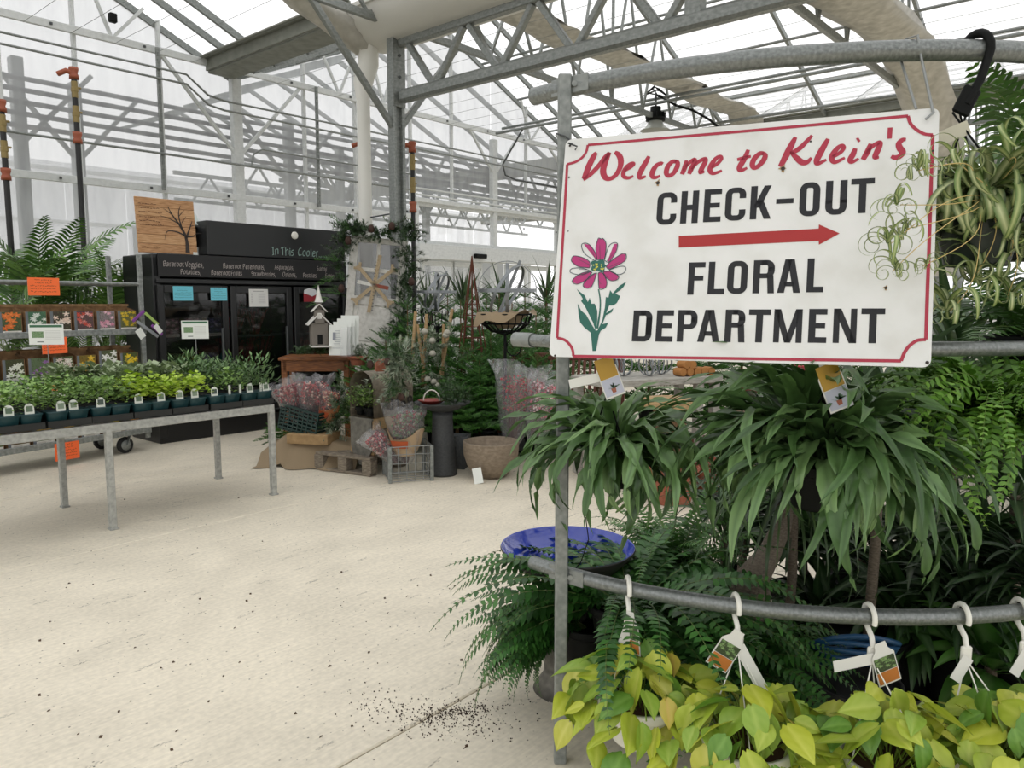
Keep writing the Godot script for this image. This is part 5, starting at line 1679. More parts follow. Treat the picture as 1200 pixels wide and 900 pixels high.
func cello(called: String, label: String, base_at: Vector3, h: float, r: float, cols: Array, paper: Color, tilt := Basis()) -> Node3D:
	# a bouquet: stems and berries in a crumpled clear sleeve with a paper collar
	var o := thing(called, label, "bouquet", Transform3D(tilt, base_at), "wrapped bouquets")
	var q := Build.new()
	for i in 330:
		var a := rng.randf() * TAU
		var u := sqrt(rng.randf()) * r * 0.8
		var y := h * rr(0.4, 0.86)
		var e := Vector3(cos(a) * u * (0.4 + y / h * 0.6), y, sin(a) * u * (0.4 + y / h * 0.6))
		q.col = hexl(cols[rng.randi() % cols.size()])
		if i % 9 == 0:
			var ck := q.col
			q.col = hexl("4a2a22")
			q.bar(Vector3(e.x * 0.15, 0, e.z * 0.15), e, 0.004, 0.004)
			q.col = ck
		var s := rr(0.01, 0.022)
		q.box(Transform3D(Basis(Vector3(1, 1, 0).normalized(), rng.randf() * 3.0), e), Vector3(s, s, s), s * 0.3)
	obj("flowers", q, M.berry, o)
	q = Build.new()
	var rows := []
	for i in 8:
		var t := i / 7.0
		var row := []
		for k in 23:
			var a := TAU * k / 22.0
			var rad := lerpf(r * 0.25, r, pow(t, 0.7)) * (1.0 + rr(-0.12, 0.12) + (0.25 * sin(k * 2.7 + i) if i == 7 else 0.0))
			row.append(Vector3(cos(a) * rad, h * t * (1.0 + (rr(-0.07, 0.07) if i == 7 else 0.0)), sin(a) * rad))
		row[22] = row[0]
		rows.append(row)
	q.grid(rows)
	obj("clear_sleeve", q, M.cellophane, o)
	q = Build.new()
	rows = []
	for i in 4:
		var row := []
		for k in 19:
			var an := TAU * k / 18.0
			var rad := r * (0.42 + 0.13 * i) * (1.0 + 0.07 * sin(k * 4.0 + i))
			row.append(Vector3(cos(an) * rad, h * (0.14 + 0.13 * i) + (h * 0.09 * sin(an * 2.0 + 1.0) if i == 3 else 0.0), sin(an) * rad))
		row[18] = row[0]
		rows.append(row)
	q.grid(rows)
	var pm := mt("paper_" + paper.to_html(), paper, 0.8)
	pm.cull_mode = BaseMaterial3D.CULL_DISABLED
	if paper.a > 0.5:
		obj("paper_collar", q, pm, o)
		q = Build.new()
		rows = []
		for i in 2:
			var row := []
			for k in 6:
				var an := PI * 0.42 + 0.22 * k
				row.append(Vector3(cos(an) * r * (0.69 + 0.13 * i), h * (0.29 + 0.13 * i), sin(an) * r * (0.69 + 0.13 * i)))
			rows.append(row)
		q.grid(rows)
		obj("printed_band", q, mt("collar_print", Color("b5542c"), 0.7), o)
	return o

func armillary(parent: Node, c: Vector3, r: float) -> void:
	for k in 4:
		var q := Build.new()
		var bs: Basis = [Basis(), Basis(Vector3.RIGHT, PI / 2) * Basis(Vector3.BACK, 0.2), Basis(Vector3.UP, 1.2) * Basis(Vector3.RIGHT, 0.5), Basis(Vector3.UP, PI / 2)][k]
		var pts := []
		for i in 36:
			var a := TAU * i / 36.0
			pts.append(Vector3(cos(a), sin(a), 0) * r * (1.0 - 0.02 * k))
		for i in 36:
			var a: Vector3 = pts[i]
			var b: Vector3 = pts[(i + 1) % 36]
			q.bar(bs * a + c, bs * b + c, 0.03, 0.006, bs * Vector3(cos(TAU * i / 36.0), sin(TAU * i / 36.0), 0))
		obj("ring", q, M.silver_band, parent)
	var q := Build.new()
	q.bar(c + Vector3(-0.1, -r, 0), c + Vector3(0.12, r * 1.02, 0.02), 0.028, 0.006, Vector3.BACK)
	obj("arrow_bar", q, M.silver_band, parent)

func build_mid() -> void:
	M["leaf"] = leafmat("leaf", 0.42, 0.4)
	leafm = M.leaf
	grain("bark_brown", [Color("4a3826"), Color("6a5238"), Color("836a4c")], 0.05, Vector3(5, 9, 5), 0.9)
	leafmat("berry", 0.4, 0.05)
	var ce := mt("cellophane", Color(0.9, 0.9, 0.92, 0.1), 0.1)
	ce.transparency = BaseMaterial3D.TRANSPARENCY_ALPHA; ce.cull_mode = BaseMaterial3D.CULL_DISABLED
	mt("silver_band", Color("85898c"), 0.35, 0.6)
	var weath: Material = grain("weathered_wood", [Color("5c5347"), Color("7d7365"), Color("9a8f7f")], 0.04, Vector3(1.5, 8, 1.5), 0.85)
	var warm: Material = grain("warm_wood", [Color("5a3316"), Color("7c4a22"), Color("96602f")], 0.03, Vector3(1, 8, 1), 0.5)
	var raw: Material = grain("raw_wood", [Color("8a6e4a"), Color("a98c64"), Color("c0a67c")], 0.04, Vector3(1.5, 8, 1.5), 0.8)
	var pale_w: Material = grain("pale_wood", [Color("9a8668"), Color("b39f80"), Color("c6b495")], 0.04, Vector3(3, 9, 3), 0.8)
	var wht: Material = grain("white_paint", [Color("c4c2ba"), Color("d8d6cf"), Color("e2e0da")], 0.03, Vector3(2, 2, 2), 0.55)
	var burl: Material = grain("burlap", [Color("7a6a54"), Color("938167"), Color("a6947a")], 0.2, Vector3(4, 4, 4), 0.95)
	burl.cull_mode = BaseMaterial3D.CULL_DISABLED
	var stone: Material = grain("stone_bowl", [Color("6d6051"), Color("857766"), Color("9a8c7a")], 0.03, Vector3(2.5, 4, 2.5), 0.8)
	var dark: Material = grain("dark_stone", [Color("2b2d2e"), Color("383a3b"), Color("454748")], 0.05, Vector3(3, 3, 3), 0.6)
	var rust := mt("rust", Color("5c3220"), 0.85)
	var terra: Material = grain("terracotta", [Color("7c4632"), Color("935640"), Color("a66850")], 0.03, Vector3(3, 3, 3), 0.8)
	var pine := []
	for i in 4:
		pine.append(pine_branch(1.0, ["3c6a2a", "4c7c34", "30561f", "5a8a40"]))
	var sg := []
	for i in 4:
		sg.append(sprig(1.0, ["30482a", "3e5a34", "4e6a44", "28401f"], 44, 0.03))
	var sgrey := []
	for i in 3:
		sgrey.append(sprig(1.0, ["7c8a74", "8f9a84", "66765e", "9aa48e"], 44, 0.03))
	var q := Build.new()
	# white door with panes, leaning on the post
	var DX := Transform3D(Basis(Vector3.UP, 0.12) * Basis(Vector3.BACK, -0.095), px(445, 279, 9.25))
	var dr := thing("old_door", "old white panelled door with four glass panes leaning on the steel post", "door", DX)
	q = Build.new()
	var k := 0.01028
	for s in [[-0.29, 0.09], [0.29, 0.09]]:
		q.box(T(s[0], -1.12, 0), Vector3(s[1], 2.24, 0.04), 0.004)
	for s in [[-0.035, 0.07], [-0.385, 0.05], [-0.75, 0.1], [-1.32, 0.12], [-2.14, 0.18]]:
		q.box(T(0, s[0], 0), Vector3(0.5, s[1], 0.04), 0.004)
	q.box(T(0, -0.4, 0), Vector3(0.04, 0.7, 0.035), 0.003)
	obj("frame", q, wht, dr)
	q = Build.new()
	for s in [-1.03, -1.72]:
		q.box(T(0, s, -0.005), Vector3(0.5, 0.6, 0.015)); q.box(T(0, s, 0.003), Vector3(0.4, 0.42, 0.02), 0.008)
	obj("panel", q, wht, dr)
	for s in [[-0.13, -0.21], [0.13, -0.21], [-0.13, -0.555], [0.13, -0.555]]:
		q = Build.new()
		q.box(T(s[0], s[1], 0), Vector3(0.23, 0.31, 0.005))
		obj("pane", q, M.cooler_glass, dr)
	var st := thing("wooden_star", "snowflake star of old rulers and wooden slats hanging on the white door", "decoration", DX * T(-0.02, -0.56, 0.06))
	for i in 8:
		q = Build.new()
		var a := PI * i / 4.0 + (0.12 if i % 2 == 0 else 0.0)
		var l: float = [0.36, 0.32, 0.17, 0.3, 0.33, 0.31, 0.2, 0.3][i]
		var d := Vector3(sin(a), cos(a), 0)
		q.bar(Vector3.ZERO, d * l, 0.042, 0.01, Vector3.BACK)
		if i % 2 == 1:
			for s in [-1.0, 1.0]:
				q.bar(d * l * 0.85, d * l * 1.02 + Vector3(d.y, -d.x, 0) * 0.05 * s, 0.03, 0.008, Vector3.BACK)
		obj("slat", q, [pale_w, pale_w, mt("slat_red", Color("8f4a38"), 0.7), pale_w, pale_w, pale_w, wht, pale_w][i], st)
	q = Build.new()
	for i in 14:
		q.box(T(0.0 + rr(-0.002, 0.002), -0.3 + i * 0.044, 0.008), Vector3(0.02, 0.008, 0.004))
	obj("ruler_marks", q, M.dark_steel, st)
	var ga := thing("evergreen_garland", "evergreen garland with cones draped round the top and sides of the white door", "garland")
	var line := [[396, 345], [397, 320], [399, 300], [402, 280], [404, 266], [412, 264], [422, 268], [435, 271], [448, 272], [460, 270], [472, 268], [484, 268], [482, 282], [480, 300], [478, 320], [475, 340], [472, 362], [470, 385], [467, 402]]
	for i in 250:
		var u := rng.randf() * (line.size() - 1.01)
		var a: Array = line[int(u)]
		var b: Array = line[int(u) + 1]
		var c := px(lerpf(a[0], b[0], u - int(u)) + rr(-4, 4), lerpf(a[1], b[1], u - int(u)) + rr(-4, 4), 9.12 + rr(-0.04, 0.06))
		obj("sprig", sg[i % 4], leafm, ga, aim(c, rng.randf() * TAU, rr(-0.9, 0.7), 0, rr(0.13, 0.25)))
	for s in [[400, 338], [408, 282], [435, 268], [459, 265], [482, 330], [470, 398]]:
		q = Build.new()
		q.lathe([Vector2(0, -0.05), Vector2(0.03, -0.04), Vector2(0.04, 0), Vector2(0.025, 0.04), Vector2(0, 0.05)], 8, at(px(s[0], s[1], 9.0)))
		obj("cone", q, mt("cone_brown", Color("3f2a22"), 0.85), ga)
	for s in [[402, 255, 0.0], [390, 290, 0.6], [384, 310, 1.1], [392, 330, 0.5], [378, 335, 1.0]]:
		obj("fern_tip", pine[int(s[2] * 3) % 4], leafm, ga, aim(px(s[0] + 8, s[1] + 14, 9.0), -1.4, 0.6 - s[2], 0.4, 0.28))
	# small wooden table with a church bird house, brochures and evergreens
	var tb := thing("side_table", "small brown wooden table between the cooler and the mailbox", "table", at(Vector3(px(372, 420, 8.1).x, 0, -8.1), 0.05))
	q = Build.new()
	q.box(T(0, 0.89, -0.2), Vector3(0.8, 0.035, 0.5), 0.006)
	obj("top", q, warm, tb)
	q = Build.new()
	q.box(T(-0.03, 0.815, 0.0), Vector3(0.66, 0.12, 0.02), 0.003); q.box(T(0.31, 0.815, -0.2), Vector3(0.02, 0.12, 0.4), 0.003); q.box(T(-0.36, 0.815, -0.2), Vector3(0.02, 0.12, 0.4), 0.003)
	obj("apron", q, warm, tb)
	for s in [[-0.35, -0.02], [0.3, -0.02], [-0.35, -0.38], [0.3, -0.38]]:
		q = Build.new()
		q.box(T(s[0], 0.44, s[1]), Vector3(0.06, 0.87, 0.06), 0.006)
		obj("leg", q, warm, tb)
	var ch := thing("church_birdhouse", "white weathered wooden church bird house with a pointed steeple on the brown table", "bird house", at(px(374, 405, 8.0), 0.35))
	q = Build.new()
	q.box(T(0, 0.12, 0), Vector3(0.17, 0.24, 0.22), 0.004)
	q.box(T(0, 0.3, 0.07), Vector3(0.1, 0.14, 0.1), 0.003)
	q.box(T(0, 0.4, 0.07), Vector3(0.05, 0.1, 0.05), 0.002)
	obj("walls", q, grain("twig_grey", [Color("57524b"), Color("78726a"), Color("8f8980")], 0.06, Vector3(8, 14, 8), 0.9), ch)
	q = Build.new()
	for s in [-1.0, 1.0]:
		q.box(Transform3D(Basis(Vector3.BACK, -0.8 * s), Vector3(0.06 * s, 0.275, 0)), Vector3(0.17, 0.012, 0.26), 0.002)
		q.box(Transform3D(Basis(Vector3.BACK, -0.8 * s), Vector3(0.04 * s, 0.39, 0.07)), Vector3(0.11, 0.01, 0.13), 0.002)
	q.lathe([Vector2(0.055, 0.45), Vector2(0.04, 0.455), Vector2(0.028, 0.5), Vector2(0.0, 0.63)], 6, T(0, 0, 0.07))
	obj("roof", q, wht, ch)
	q = Build.new()
	q.box(T(0, 0.31, 0.122), Vector3(0.04, 0.06, 0.005)); q.box(T(0, 0.0, 0.08), Vector3(0.2, 0.012, 0.3), 0.002)
	obj("trim", q, wht, ch)
	q = Build.new()
	q.box(T(0, 0.07, 0.112), Vector3(0.05, 0.1, 0.005))
	obj("doorway", q, M.black_plastic, ch)
	var ev := thing("evergreen_sprigs", "evergreen sprigs lying round the foot of the church bird house", "greenery")
	for i in 26:
		obj("sprig", sg[i % 4], leafm, ev, aim(px(rr(344, 386), rr(408, 415), 7.95), rng.randf() * TAU, rr(0, 0.4), 0, 0.14))
	var br := thing("brochure_stack", "stack of white printed sheets and a clear holder on the brown table", "papers", at(px(400, 417, 7.85), -0.1))
	for i in 4:
		q = Build.new()
		q.box(Transform3D(Basis(Vector3.RIGHT, -0.12), Vector3(-0.03 + i * 0.03, 0.16 + i * 0.017, -i * 0.035)), Vector3(0.19, 0.31 + i * 0.03, 0.004))
		obj("sheet", q, mt("paper_white", Color("dfe2dc"), 0.6), br)
	q = Build.new()
	for l in 9:
		q.box(Transform3D(Basis(Vector3.RIGHT, -0.12), Vector3(-0.03 + rr(-0.01, 0.01), 0.08 + l * 0.022, 0.013)), Vector3(rr(0.06, 0.13), 0.004, 0.001))
	q.box(Transform3D(Basis(Vector3.RIGHT, -0.12), Vector3(-0.07, 0.2, 0.003)), Vector3(0.03, 0.08, 0.001))
	obj("print_lines", q, mt("print_grey", Color("8c8f98"), 0.7), br)
	q = Build.new()
	q.box(T(0.12, 0.15, 0.0), Vector3(0.004, 0.3, 0.16)); q.box(T(0.07, 0.15, 0.08), Vector3(0.1, 0.3, 0.004))
	obj("clear_holder", q, M.cellophane, br)
	var tp := thing("small_plant", "small grey-leaved plant in a terracotta pot on the right end of the brown table", "potted plant", at(px(420, 428, 7.95)))
	obj("pot", pot_shape(0.07, 0.1, 0.1), terra, tp)
	for i in 16:
		obj("sprig", sgrey[i % 3], leafm, tp, aim(Vector3(0, 0.09, 0), i * 2.4, rr(0.2, 1.3), 0, 0.14))
	# burlap-draped box, brown carton, green crate with red bouquets
	q = Build.new()
	q.box(at(px(365, 530, 7.0), -0.15) * T(0, 0, -0.1), Vector3(0.62, 0.2, 0.2), 0.01)
	var bxp := px(365, 530, 7.0)
	tag(obj("low_box", q, weath, self, T(0, 0.1 - bxp.y + 0.005, 0)), "low wooden box hidden under the burlap cloth", "box")
	q = Build.new()
	var rows := []
	for i in 13:
		var row := []
		for j in 25:
			var u := j / 24.0
			var v := i / 12.0
			var x := lerpf(-0.44, 0.5, u)
			var y := 0.235
			var z := -0.2 + v * 0.42
			if v > 0.5:
				var d := (v - 0.5) * 2.0
				y = 0.235 - d * d * 0.05 - maxf(0.0, d - 0.35) * 0.30 + 0.02 * sin(u * 13.0) * d
				z = 0.02 + d * 0.26 + 0.035 * sin(u * 17.0 + 1.0) * d
			if u < 0.2:
				y -= (0.2 - u) * 0.75 * (0.4 + 0.6 * v)
			if u > 0.72:
				y -= (u - 0.72) * 0.25
			if u > 0.19 and u < 0.30 and v > 0.6:
				y += 0.05 * sin((u - 0.19) / 0.11 * PI); z -= 0.03
			row.append(at(Vector3(bxp.x, 0, bxp.z), -0.15) * Vector3(x, maxf(y, 0.006), z))
		rows.append(row)
	q.grid(rows)
	tag(obj("burlap_cloth", q, burl), "tan burlap cloth draped over the low box, spilling on the floor", "cloth")
	q = Build.new()
	q.box(at(px(368, 512, 6.95) + Vector3(0, 0.0, 0), -0.22), Vector3(0.4, 0.09, 0.28), 0.004)
	tag(obj("carton", q, grain("cardboard_pale", [Color("8f7452"), Color("a3865f"), Color("b4976e")], 0.02, Vector3(3, 3, 3), 0.85)), "flat brown carton on the burlap under the green crate", "carton")
	var cr := thing("plastic_crate", "dark green slatted plastic crate tilted on the brown carton, full of wrapped red bouquets", "crate", Transform3D(Basis(Vector3.UP, -0.35) * Basis(Vector3.BACK, -0.2), px(358, 506, 7.05)))
	var crm := mt("crate_green", Color("14332f"), 0.45)
	q = Build.new()
	q.box(T(0, 0.01, -0.02), Vector3(0.4, 0.02, 0.3))
	for y in 6:
		for s in [[0, 0.14], [0, -0.16]]:
			q.box(T(0, 0.03 + y * 0.034, s[1]), Vector3(0.41, 0.016, 0.012))
		for s in [-0.2, 0.2]:
			q.box(T(s, 0.03 + y * 0.034, -0.01), Vector3(0.012, 0.016, 0.3))
	obj("slat_wall", q, crm, cr)
	q = Build.new()
	for i in 9:
		q.box(T(-0.2 + i * 0.05, 0.12, 0.14), Vector3(0.012, 0.22, 0.014)); q.box(T(-0.2 + i * 0.05, 0.12, -0.16), Vector3(0.012, 0.22, 0.014))
	q.box(T(0, 0.235, 0.14), Vector3(0.42, 0.02, 0.02)); q.box(T(0, 0.235, -0.16), Vector3(0.42, 0.02, 0.02)); q.box(T(0.2, 0.235, -0.01), Vector3(0.02, 0.02, 0.3)); q.box(T(-0.2, 0.235, -0.01), Vector3(0.02, 0.02, 0.3))
	obj("rim", q, crm, cr)
	var reds := ["7c1420", "94202a", "a83038", "5c0e18", "c8a49a"]
	cello("wrapped_bouquet", "clear-wrapped red bouquet in the green crate, left one", px(352, 495, 7.05), 0.42, 0.17, reds, Color(0, 0, 0, 0), Basis(Vector3.BACK, 0.35))
	cello("wrapped_bouquet", "large clear-wrapped red bouquet in the middle of the green crate", px(366, 498, 7.0), 0.46, 0.18, reds, Color(0, 0, 0, 0), Basis(Vector3.BACK, -0.05))
	cello("wrapped_bouquet", "wrapped bouquet with orange-red print at the right end of the green crate", px(380, 502, 7.0), 0.4, 0.12, ["b04028", "8c2820", "d8b090"], Color("c08058"), Basis(Vector3.BACK, -0.25))
	ev = thing("evergreen_sprigs", "green boughs on the floor side of the green crate, left of the brown carton", "greenery")
	for i in 12:
		obj("sprig", pine[i % 4], leafm, ev, aim(px(rr(322, 345), rr(500, 512), 7.25), rr(-2.6, -0.4), rr(-0.4, 0.2), 0, rr(0.2, 0.3)))
	ev = thing("evergreen_sprigs", "grey-green conifer boughs between the green crate and the mailbox", "greenery")
	for i in 34:
		obj("sprig", sgrey[i % 3] if i % 2 == 0 else sg[i % 4], leafm, ev, aim(px(rr(388, 406), rr(455, 522), 6.95), rng.randf() * TAU, rr(-1.0, 1.0), 0, rr(0.15, 0.26)))
	# pallet, wooden blocks and the old mailbox
	var pa := thing("pallet", "weathered grey wooden pallet on the floor under the mailbox", "pallet", at(Vector3(px(418, 548, 6.75).x, 0, -6.8), -0.5))
	for i in 4:
		q = Build.new()
		q.box(T(0.02, 0.15, 0.18 - i * 0.14), Vector3(0.62, 0.022, 0.1), 0.003)
		obj("plank", q, weath, pa)
	for z in [0.19, -0.24]:
		q = Build.new()
		q.box(T(0.02, 0.015, z), Vector3(0.62, 0.022, 0.09), 0.003)
		obj("plank", q, weath, pa)
	for s in [[-0.25, 0.19], [0.02, 0.19], [0.29, 0.19], [-0.25, -0.24], [0.02, -0.24], [0.29, -0.24]]:
		q = Build.new()
		q.box(T(s[0], 0.082, s[1]), Vector3(0.1, 0.112, 0.09), 0.004)
		obj("block", q, weath, pa)
	var mbp := px(424, 489, 6.6)
	for i in 3:
		q = Build.new()
		var hgt := (mbp.y - 0.165) / 3.0
		q.box(at(Vector3(mbp.x + 0.1, 0.165 + hgt * (i + 0.5), mbp.z - 0.16), -0.62 + rr(-0.05, 0.05)), Vector3(0.3, hgt - 0.004, 0.36), 0.006)
		tag(obj("wood_block", q, raw if i != 1 else weath), "%s of the rough wooden blocks stacked under the mailbox" % ["lowest", "middle", "topmost"][i], "block")
	var mb := thing("mailbox", "old dented grey-brown metal mailbox with its door hanging open and plants inside", "mailbox", at(mbp, -0.62))
	var metal: Material = grain("old_metal", [Color("5e564a"), Color("7c7363"), Color("938a7a")], 0.03, Vector3(2, 2, 2), 0.6, 0.15)
	metal.cull_mode = BaseMaterial3D.CULL_DISABLED
	q = Build.new()
	var pr := [Vector2(-0.14, 0), Vector2(-0.14, 0.25)]
	for i in 13:
		var a := PI - PI * i / 12.0
		pr.append(Vector2(cos(a) * 0.14, 0.26 + sin(a) * 0.14))
	pr.append(Vector2(0.14, 0.25)); pr.append(Vector2(0.14, 0)); pr.append(Vector2(-0.14, 0))
	rows = []
	for z in [0.0, -0.03, -0.25, -0.5]:
		var row := []
		for p in pr:
			row.append(Vector3(p.x * (1.03 if z > -0.01 else 1.0), p.y + (0.004 if z > -0.01 else 0.0), z))
		rows.append(row)
	q.grid(rows)
	obj("body", q, metal, mb)
	q = Build.new()
	var poly := PackedVector2Array()
	for i in pr.size() - 1:
		poly.append(pr[i])
	q.flat(poly, -0.495)
	obj("back", q, metal, mb)
	q = Build.new()
	poly = PackedVector2Array([Vector2(-0.13, 0), Vector2(0.13, 0)])
	for i in 13:
		var a := PI * i / 12.0
		poly.append(Vector2(cos(a) * 0.13, -0.24 - sin(a) * 0.13))
	q.flat(poly, 0.014)
	var q3 := Build.new()
	q3.flat(poly, 0.0)
	q.add(q3, Transform3D(Basis(Vector3.UP, PI), Vector3(0, 0, 0.002)))
	for i in poly.size():
		var a2 := poly[i]
		var b2 := poly[(i + 1) % poly.size()]
		q.quad(Vector3(a2.x, a2.y, 0.014), Vector3(b2.x, b2.y, 0.014), Vector3(b2.x, b2.y, 0.002), Vector3(a2.x, a2.y, 0.002))
	q.box(T(0, -0.385, 0.02), Vector3(0.05, 0.06, 0.016), 0.004)
	q.box(T(0, -0.01, 0.008), Vector3(0.28, 0.02, 0.02))
	obj("door", q, grain("old_zinc", [Color("55544e"), Color("6d6b64"), Color("7e7c74")], 0.03, Vector3(2, 2, 2), 0.55, 0.2), mb)
	letters("3159", 0.15, ["Droid Sans"], mt("stencil", Color("2c2824"), 0.8), mb, Transform3D(Basis(Vector3.UP, PI / 2), Vector3(0.1415, 0.1, -0.17)), 0.0, 700)
	q = Build.new()
	for l in 2:
		var x := 0.0
		while x < 0.22:
			var wd := rr(0.012, 0.03)
			q.quad(Vector3(0.1415, 0.27 + l * 0.03, -0.17 - x), Vector3(0.1415, 0.285 + l * 0.03, -0.17 - x), Vector3(0.1415, 0.285 + l * 0.03, -0.17 - x - wd), Vector3(0.1415, 0.27 + l * 0.03, -0.17 - x - wd), Vector3.RIGHT)
			x += wd + 0.008
	obj("faded_writing", q, mt("stencil_faded", Color("5f3a30"), 0.8), mb)
	for i in 3:
		var sx: float = [-0.07, 0.02, 0.08][i]
		var sp := thing("potted_seedling", "small green plant in a black pot inside the mailbox, %s" % ["left one", "middle one with blue-green leaves", "right one with bright leaves"][i], "potted plant", at(mbp, -0.62) * T(sx, 0.012, [-0.05, -0.06, -0.03][i]), "plants in the mailbox")
		obj("pot", pot_shape(0.03, 0.04, 0.07, 0.004), M.black_plastic, sp)
		var hm := herb_leaves([0, 1, 4][i])
		for j in 3:
			stuff(obj("foliage", hm, leafmat("herb_leaf", 0.6, 0.3), sp, Transform3D(Basis(Vector3.UP, j * 2.0).scaled(Vector3(1.1, 1.4, 1.1)), Vector3(rr(-0.02, 0.02), 0.05 + 0.03 * j, rr(0, 0.05)))))
	ev = thing("dried_garland", "grey-green dried garland with cones lying over the back of the mailbox", "garland")
	for i in 60:
		obj("sprig", sgrey[i % 3] if i % 3 != 0 else sg[i % 4], leafm, ev, aim(px(456 + rr(-4, 22), 420 + rr(-14, 12) + (i % 4) * 14.0 * (1 if i % 2 == 0 else 0), 6.35 + rr(-0.1, 0.1)), rng.randf() * TAU, rr(-1.3, 0.6), 0, rr(0.12, 0.24)))
	for s in [[434, 427], [470, 465], [454, 424]]:
		q = Build.new()
		q.lathe([Vector2(0, -0.04), Vector2(0.025, -0.02), Vector2(0.03, 0.0), Vector2(0.02, 0.025), Vector2(0, 0.035)], 9, at(px(s[0], s[1], 6.25)))
		obj("cone", q, mt("cone_brown", Color("3f2a22"), 0.85), ev)
	q = Build.new()
	q.box(at(px(446, 428, 6.5), 0.3), Vector3(0.09, 0.1, 0.09), 0.004)
	tag(obj("small_clay_pot", q, terra), "small reddish clay block on top of the mailbox", "pot")
	# wire milk crate with two bouquets
	var wp := pf(474, 566)
	var wc := thing("wire_crate", "square galvanised wire milk crate on the floor holding wrapped bouquets", "crate", at(Vector3(wp.x, 0, wp.z - 0.2), 0.3))
	var W := 0.175
	for f in 4:
		q = Build.new()
		var bs := Basis(Vector3.UP, PI / 2 * f)
		for i in 6:
			var x := -W + i * W * 0.4
			q.tube([bs * Vector3(x, 0.01, W), bs * Vector3(x, 0.3, W)], 0.0035, 5)
		for y in [0.01, 0.085, 0.16, 0.235, 0.3]:
			q.tube([bs * Vector3(-W, y, W), bs * Vector3(W, y, W)], 0.0035 if y < 0.29 else 0.005, 5)
		obj("mesh_side", q, M.wire, wc)
		q = Build.new()
		q.box(Transform3D(bs, bs * Vector3(-W, 0.15, W)), Vector3(0.03, 0.3, 0.03), 0.003)
		obj("corner_strip", q, M.galvanised, wc)
	q = Build.new()
	for i in 7:
		q.tube([Vector3(-W, 0.012, -W + i * W / 3), Vector3(W, 0.012, -W + i * W / 3)], 0.003, 4)
	obj("mesh_floor", q, M.wire, wc)
	cello("wrapped_bouquet", "wrapped bouquet with a kraft paper collar and orange print standing in the wire crate", Vector3(wp.x - 0.01, 0.13, wp.z - 0.19), 0.5, 0.19, ["4c6a3c", "6a7c5c", "7c1c20", "8a8478", "5c1418"], Color("b59c7c"))
	cello("wrapped_bouquet", "smaller wrapped red bouquet leaning left out of the wire crate", Vector3(wp.x - 0.08, 0.14, wp.z - 0.16), 0.36, 0.12, reds, Color(0, 0, 0, 0), Basis(Vector3.BACK, 0.75))
	# dark bird bath used as a stand
	var bp := pf(518, 559)
	var bd := thing("dark_bird_bath", "dark grey bird bath pedestal with a shallow bowl of greens, beside the wire crate", "bird bath", at(Vector3(bp.x, 0, bp.z - 0.1)))
	q = Build.new()
	q.lathe([Vector2(0, 0), Vector2(0.118, 0.0), Vector2(0.122, 0.02), Vector2(0.1, 0.25), Vector2(0.088, 0.5), Vector2(0.09, 0.56), Vector2(0, 0.56)], 28)
	obj("pedestal", q, dark, bd)
	q = Build.new()
	q.lathe([Vector2(0, 0.56), Vector2(0.1, 0.56), Vector2(0.17, 0.585), Vector2(0.235, 0.625), Vector2(0.245, 0.635), Vector2(0.235, 0.636), Vector2(0.16, 0.605), Vector2(0, 0.59)], 36)
	obj("bowl", q, dark, bd)
	var dsh := thing("red_dish", "red dish with a white wire handle in the dark bird bath", "dish", at(Vector3(bp.x - 0.09, 0.62, bp.z - 0.08)))
	q = Build.new()
	q.lathe([Vector2(0, 0), Vector2(0.07, 0.0), Vector2(0.12, 0.035), Vector2(0.115, 0.036), Vector2(0.06, 0.01), Vector2(0, 0.01)], 20)
	obj("dish", q, mt("dish_red", Color("8a2c22"), 0.4), dsh)
	q = Build.new()
	var arc := []
	for i in 13:
		var a := PI * i / 12.0
		arc.append(Vector3(cos(a) * 0.07, 0.03 + sin(a) * 0.09, 0))
	q.tube(arc, 0.006, 6)
	obj("handle", q, M.white_plastic, dsh)
	ev = thing("cut_greens", "loose bunch of pine needles hanging over the rim of the dark bird bath", "greenery")
	for i in 44:
		obj("sprig", sg[i % 4], leafm, ev, aim(Vector3(bp.x + rr(-0.02, 0.2), 0.66 + rr(-0.02, 0.1), bp.z - 0.05 + rr(-0.08, 0.1)), rng.randf() * TAU, rr(-0.6, 1.0), 0, rr(0.09, 0.18)))
	# planters
	var pl := [[538, 548, 0.13, 0.3, "tall tapered grey planter behind the dark bird bath"], [566, 530, 0.2, 0.24, "square dark grey planter behind the stone bowl, left"], [604, 532, 0.2, 0.22, "square dark grey planter behind the stone bowl, right"], [556, 545, 0.14, 0.04, "flat stone slab beside the stone bowl"]]
	for s in pl:
		var p := pf(s[0], s[1])
		q = Build.new()
		q.lathe([Vector2(0, 0), Vector2(s[2] * 0.72, 0), Vector2(s[2], s[3]), Vector2(s[2] * 0.9, s[3]), Vector2(s[2] * 0.85, s[3] - 0.03), Vector2(0, s[3] - 0.03)], 4, at(p, 0.6))
		tag(obj("planter", q, grain("slate_grey", [Color("44474a"), Color("585b5d"), Color("6a6c6c")], 0.04, Vector3(3, 3, 3), 0.8)), s[4], "planter")
	var sb := pf(575, 562)
	q = Build.new()
	q.lathe([Vector2(0, 0), Vector2(0.12, 0.0), Vector2(0.2, 0.09), Vector2(0.235, 0.2), Vector2(0.24, 0.3), Vector2(0.236, 0.31), Vector2(0.215, 0.31), Vector2(0.205, 0.27), Vector2(0.17, 0.22), Vector2(0, 0.22)], 40)
	tag(obj("stone_bowl", q, stone, self, at(Vector3(sb.x, 0, sb.z - 0.12))), "large brown stone bowl planter on the floor with a white tag in front", "planter")
	q = Build.new()
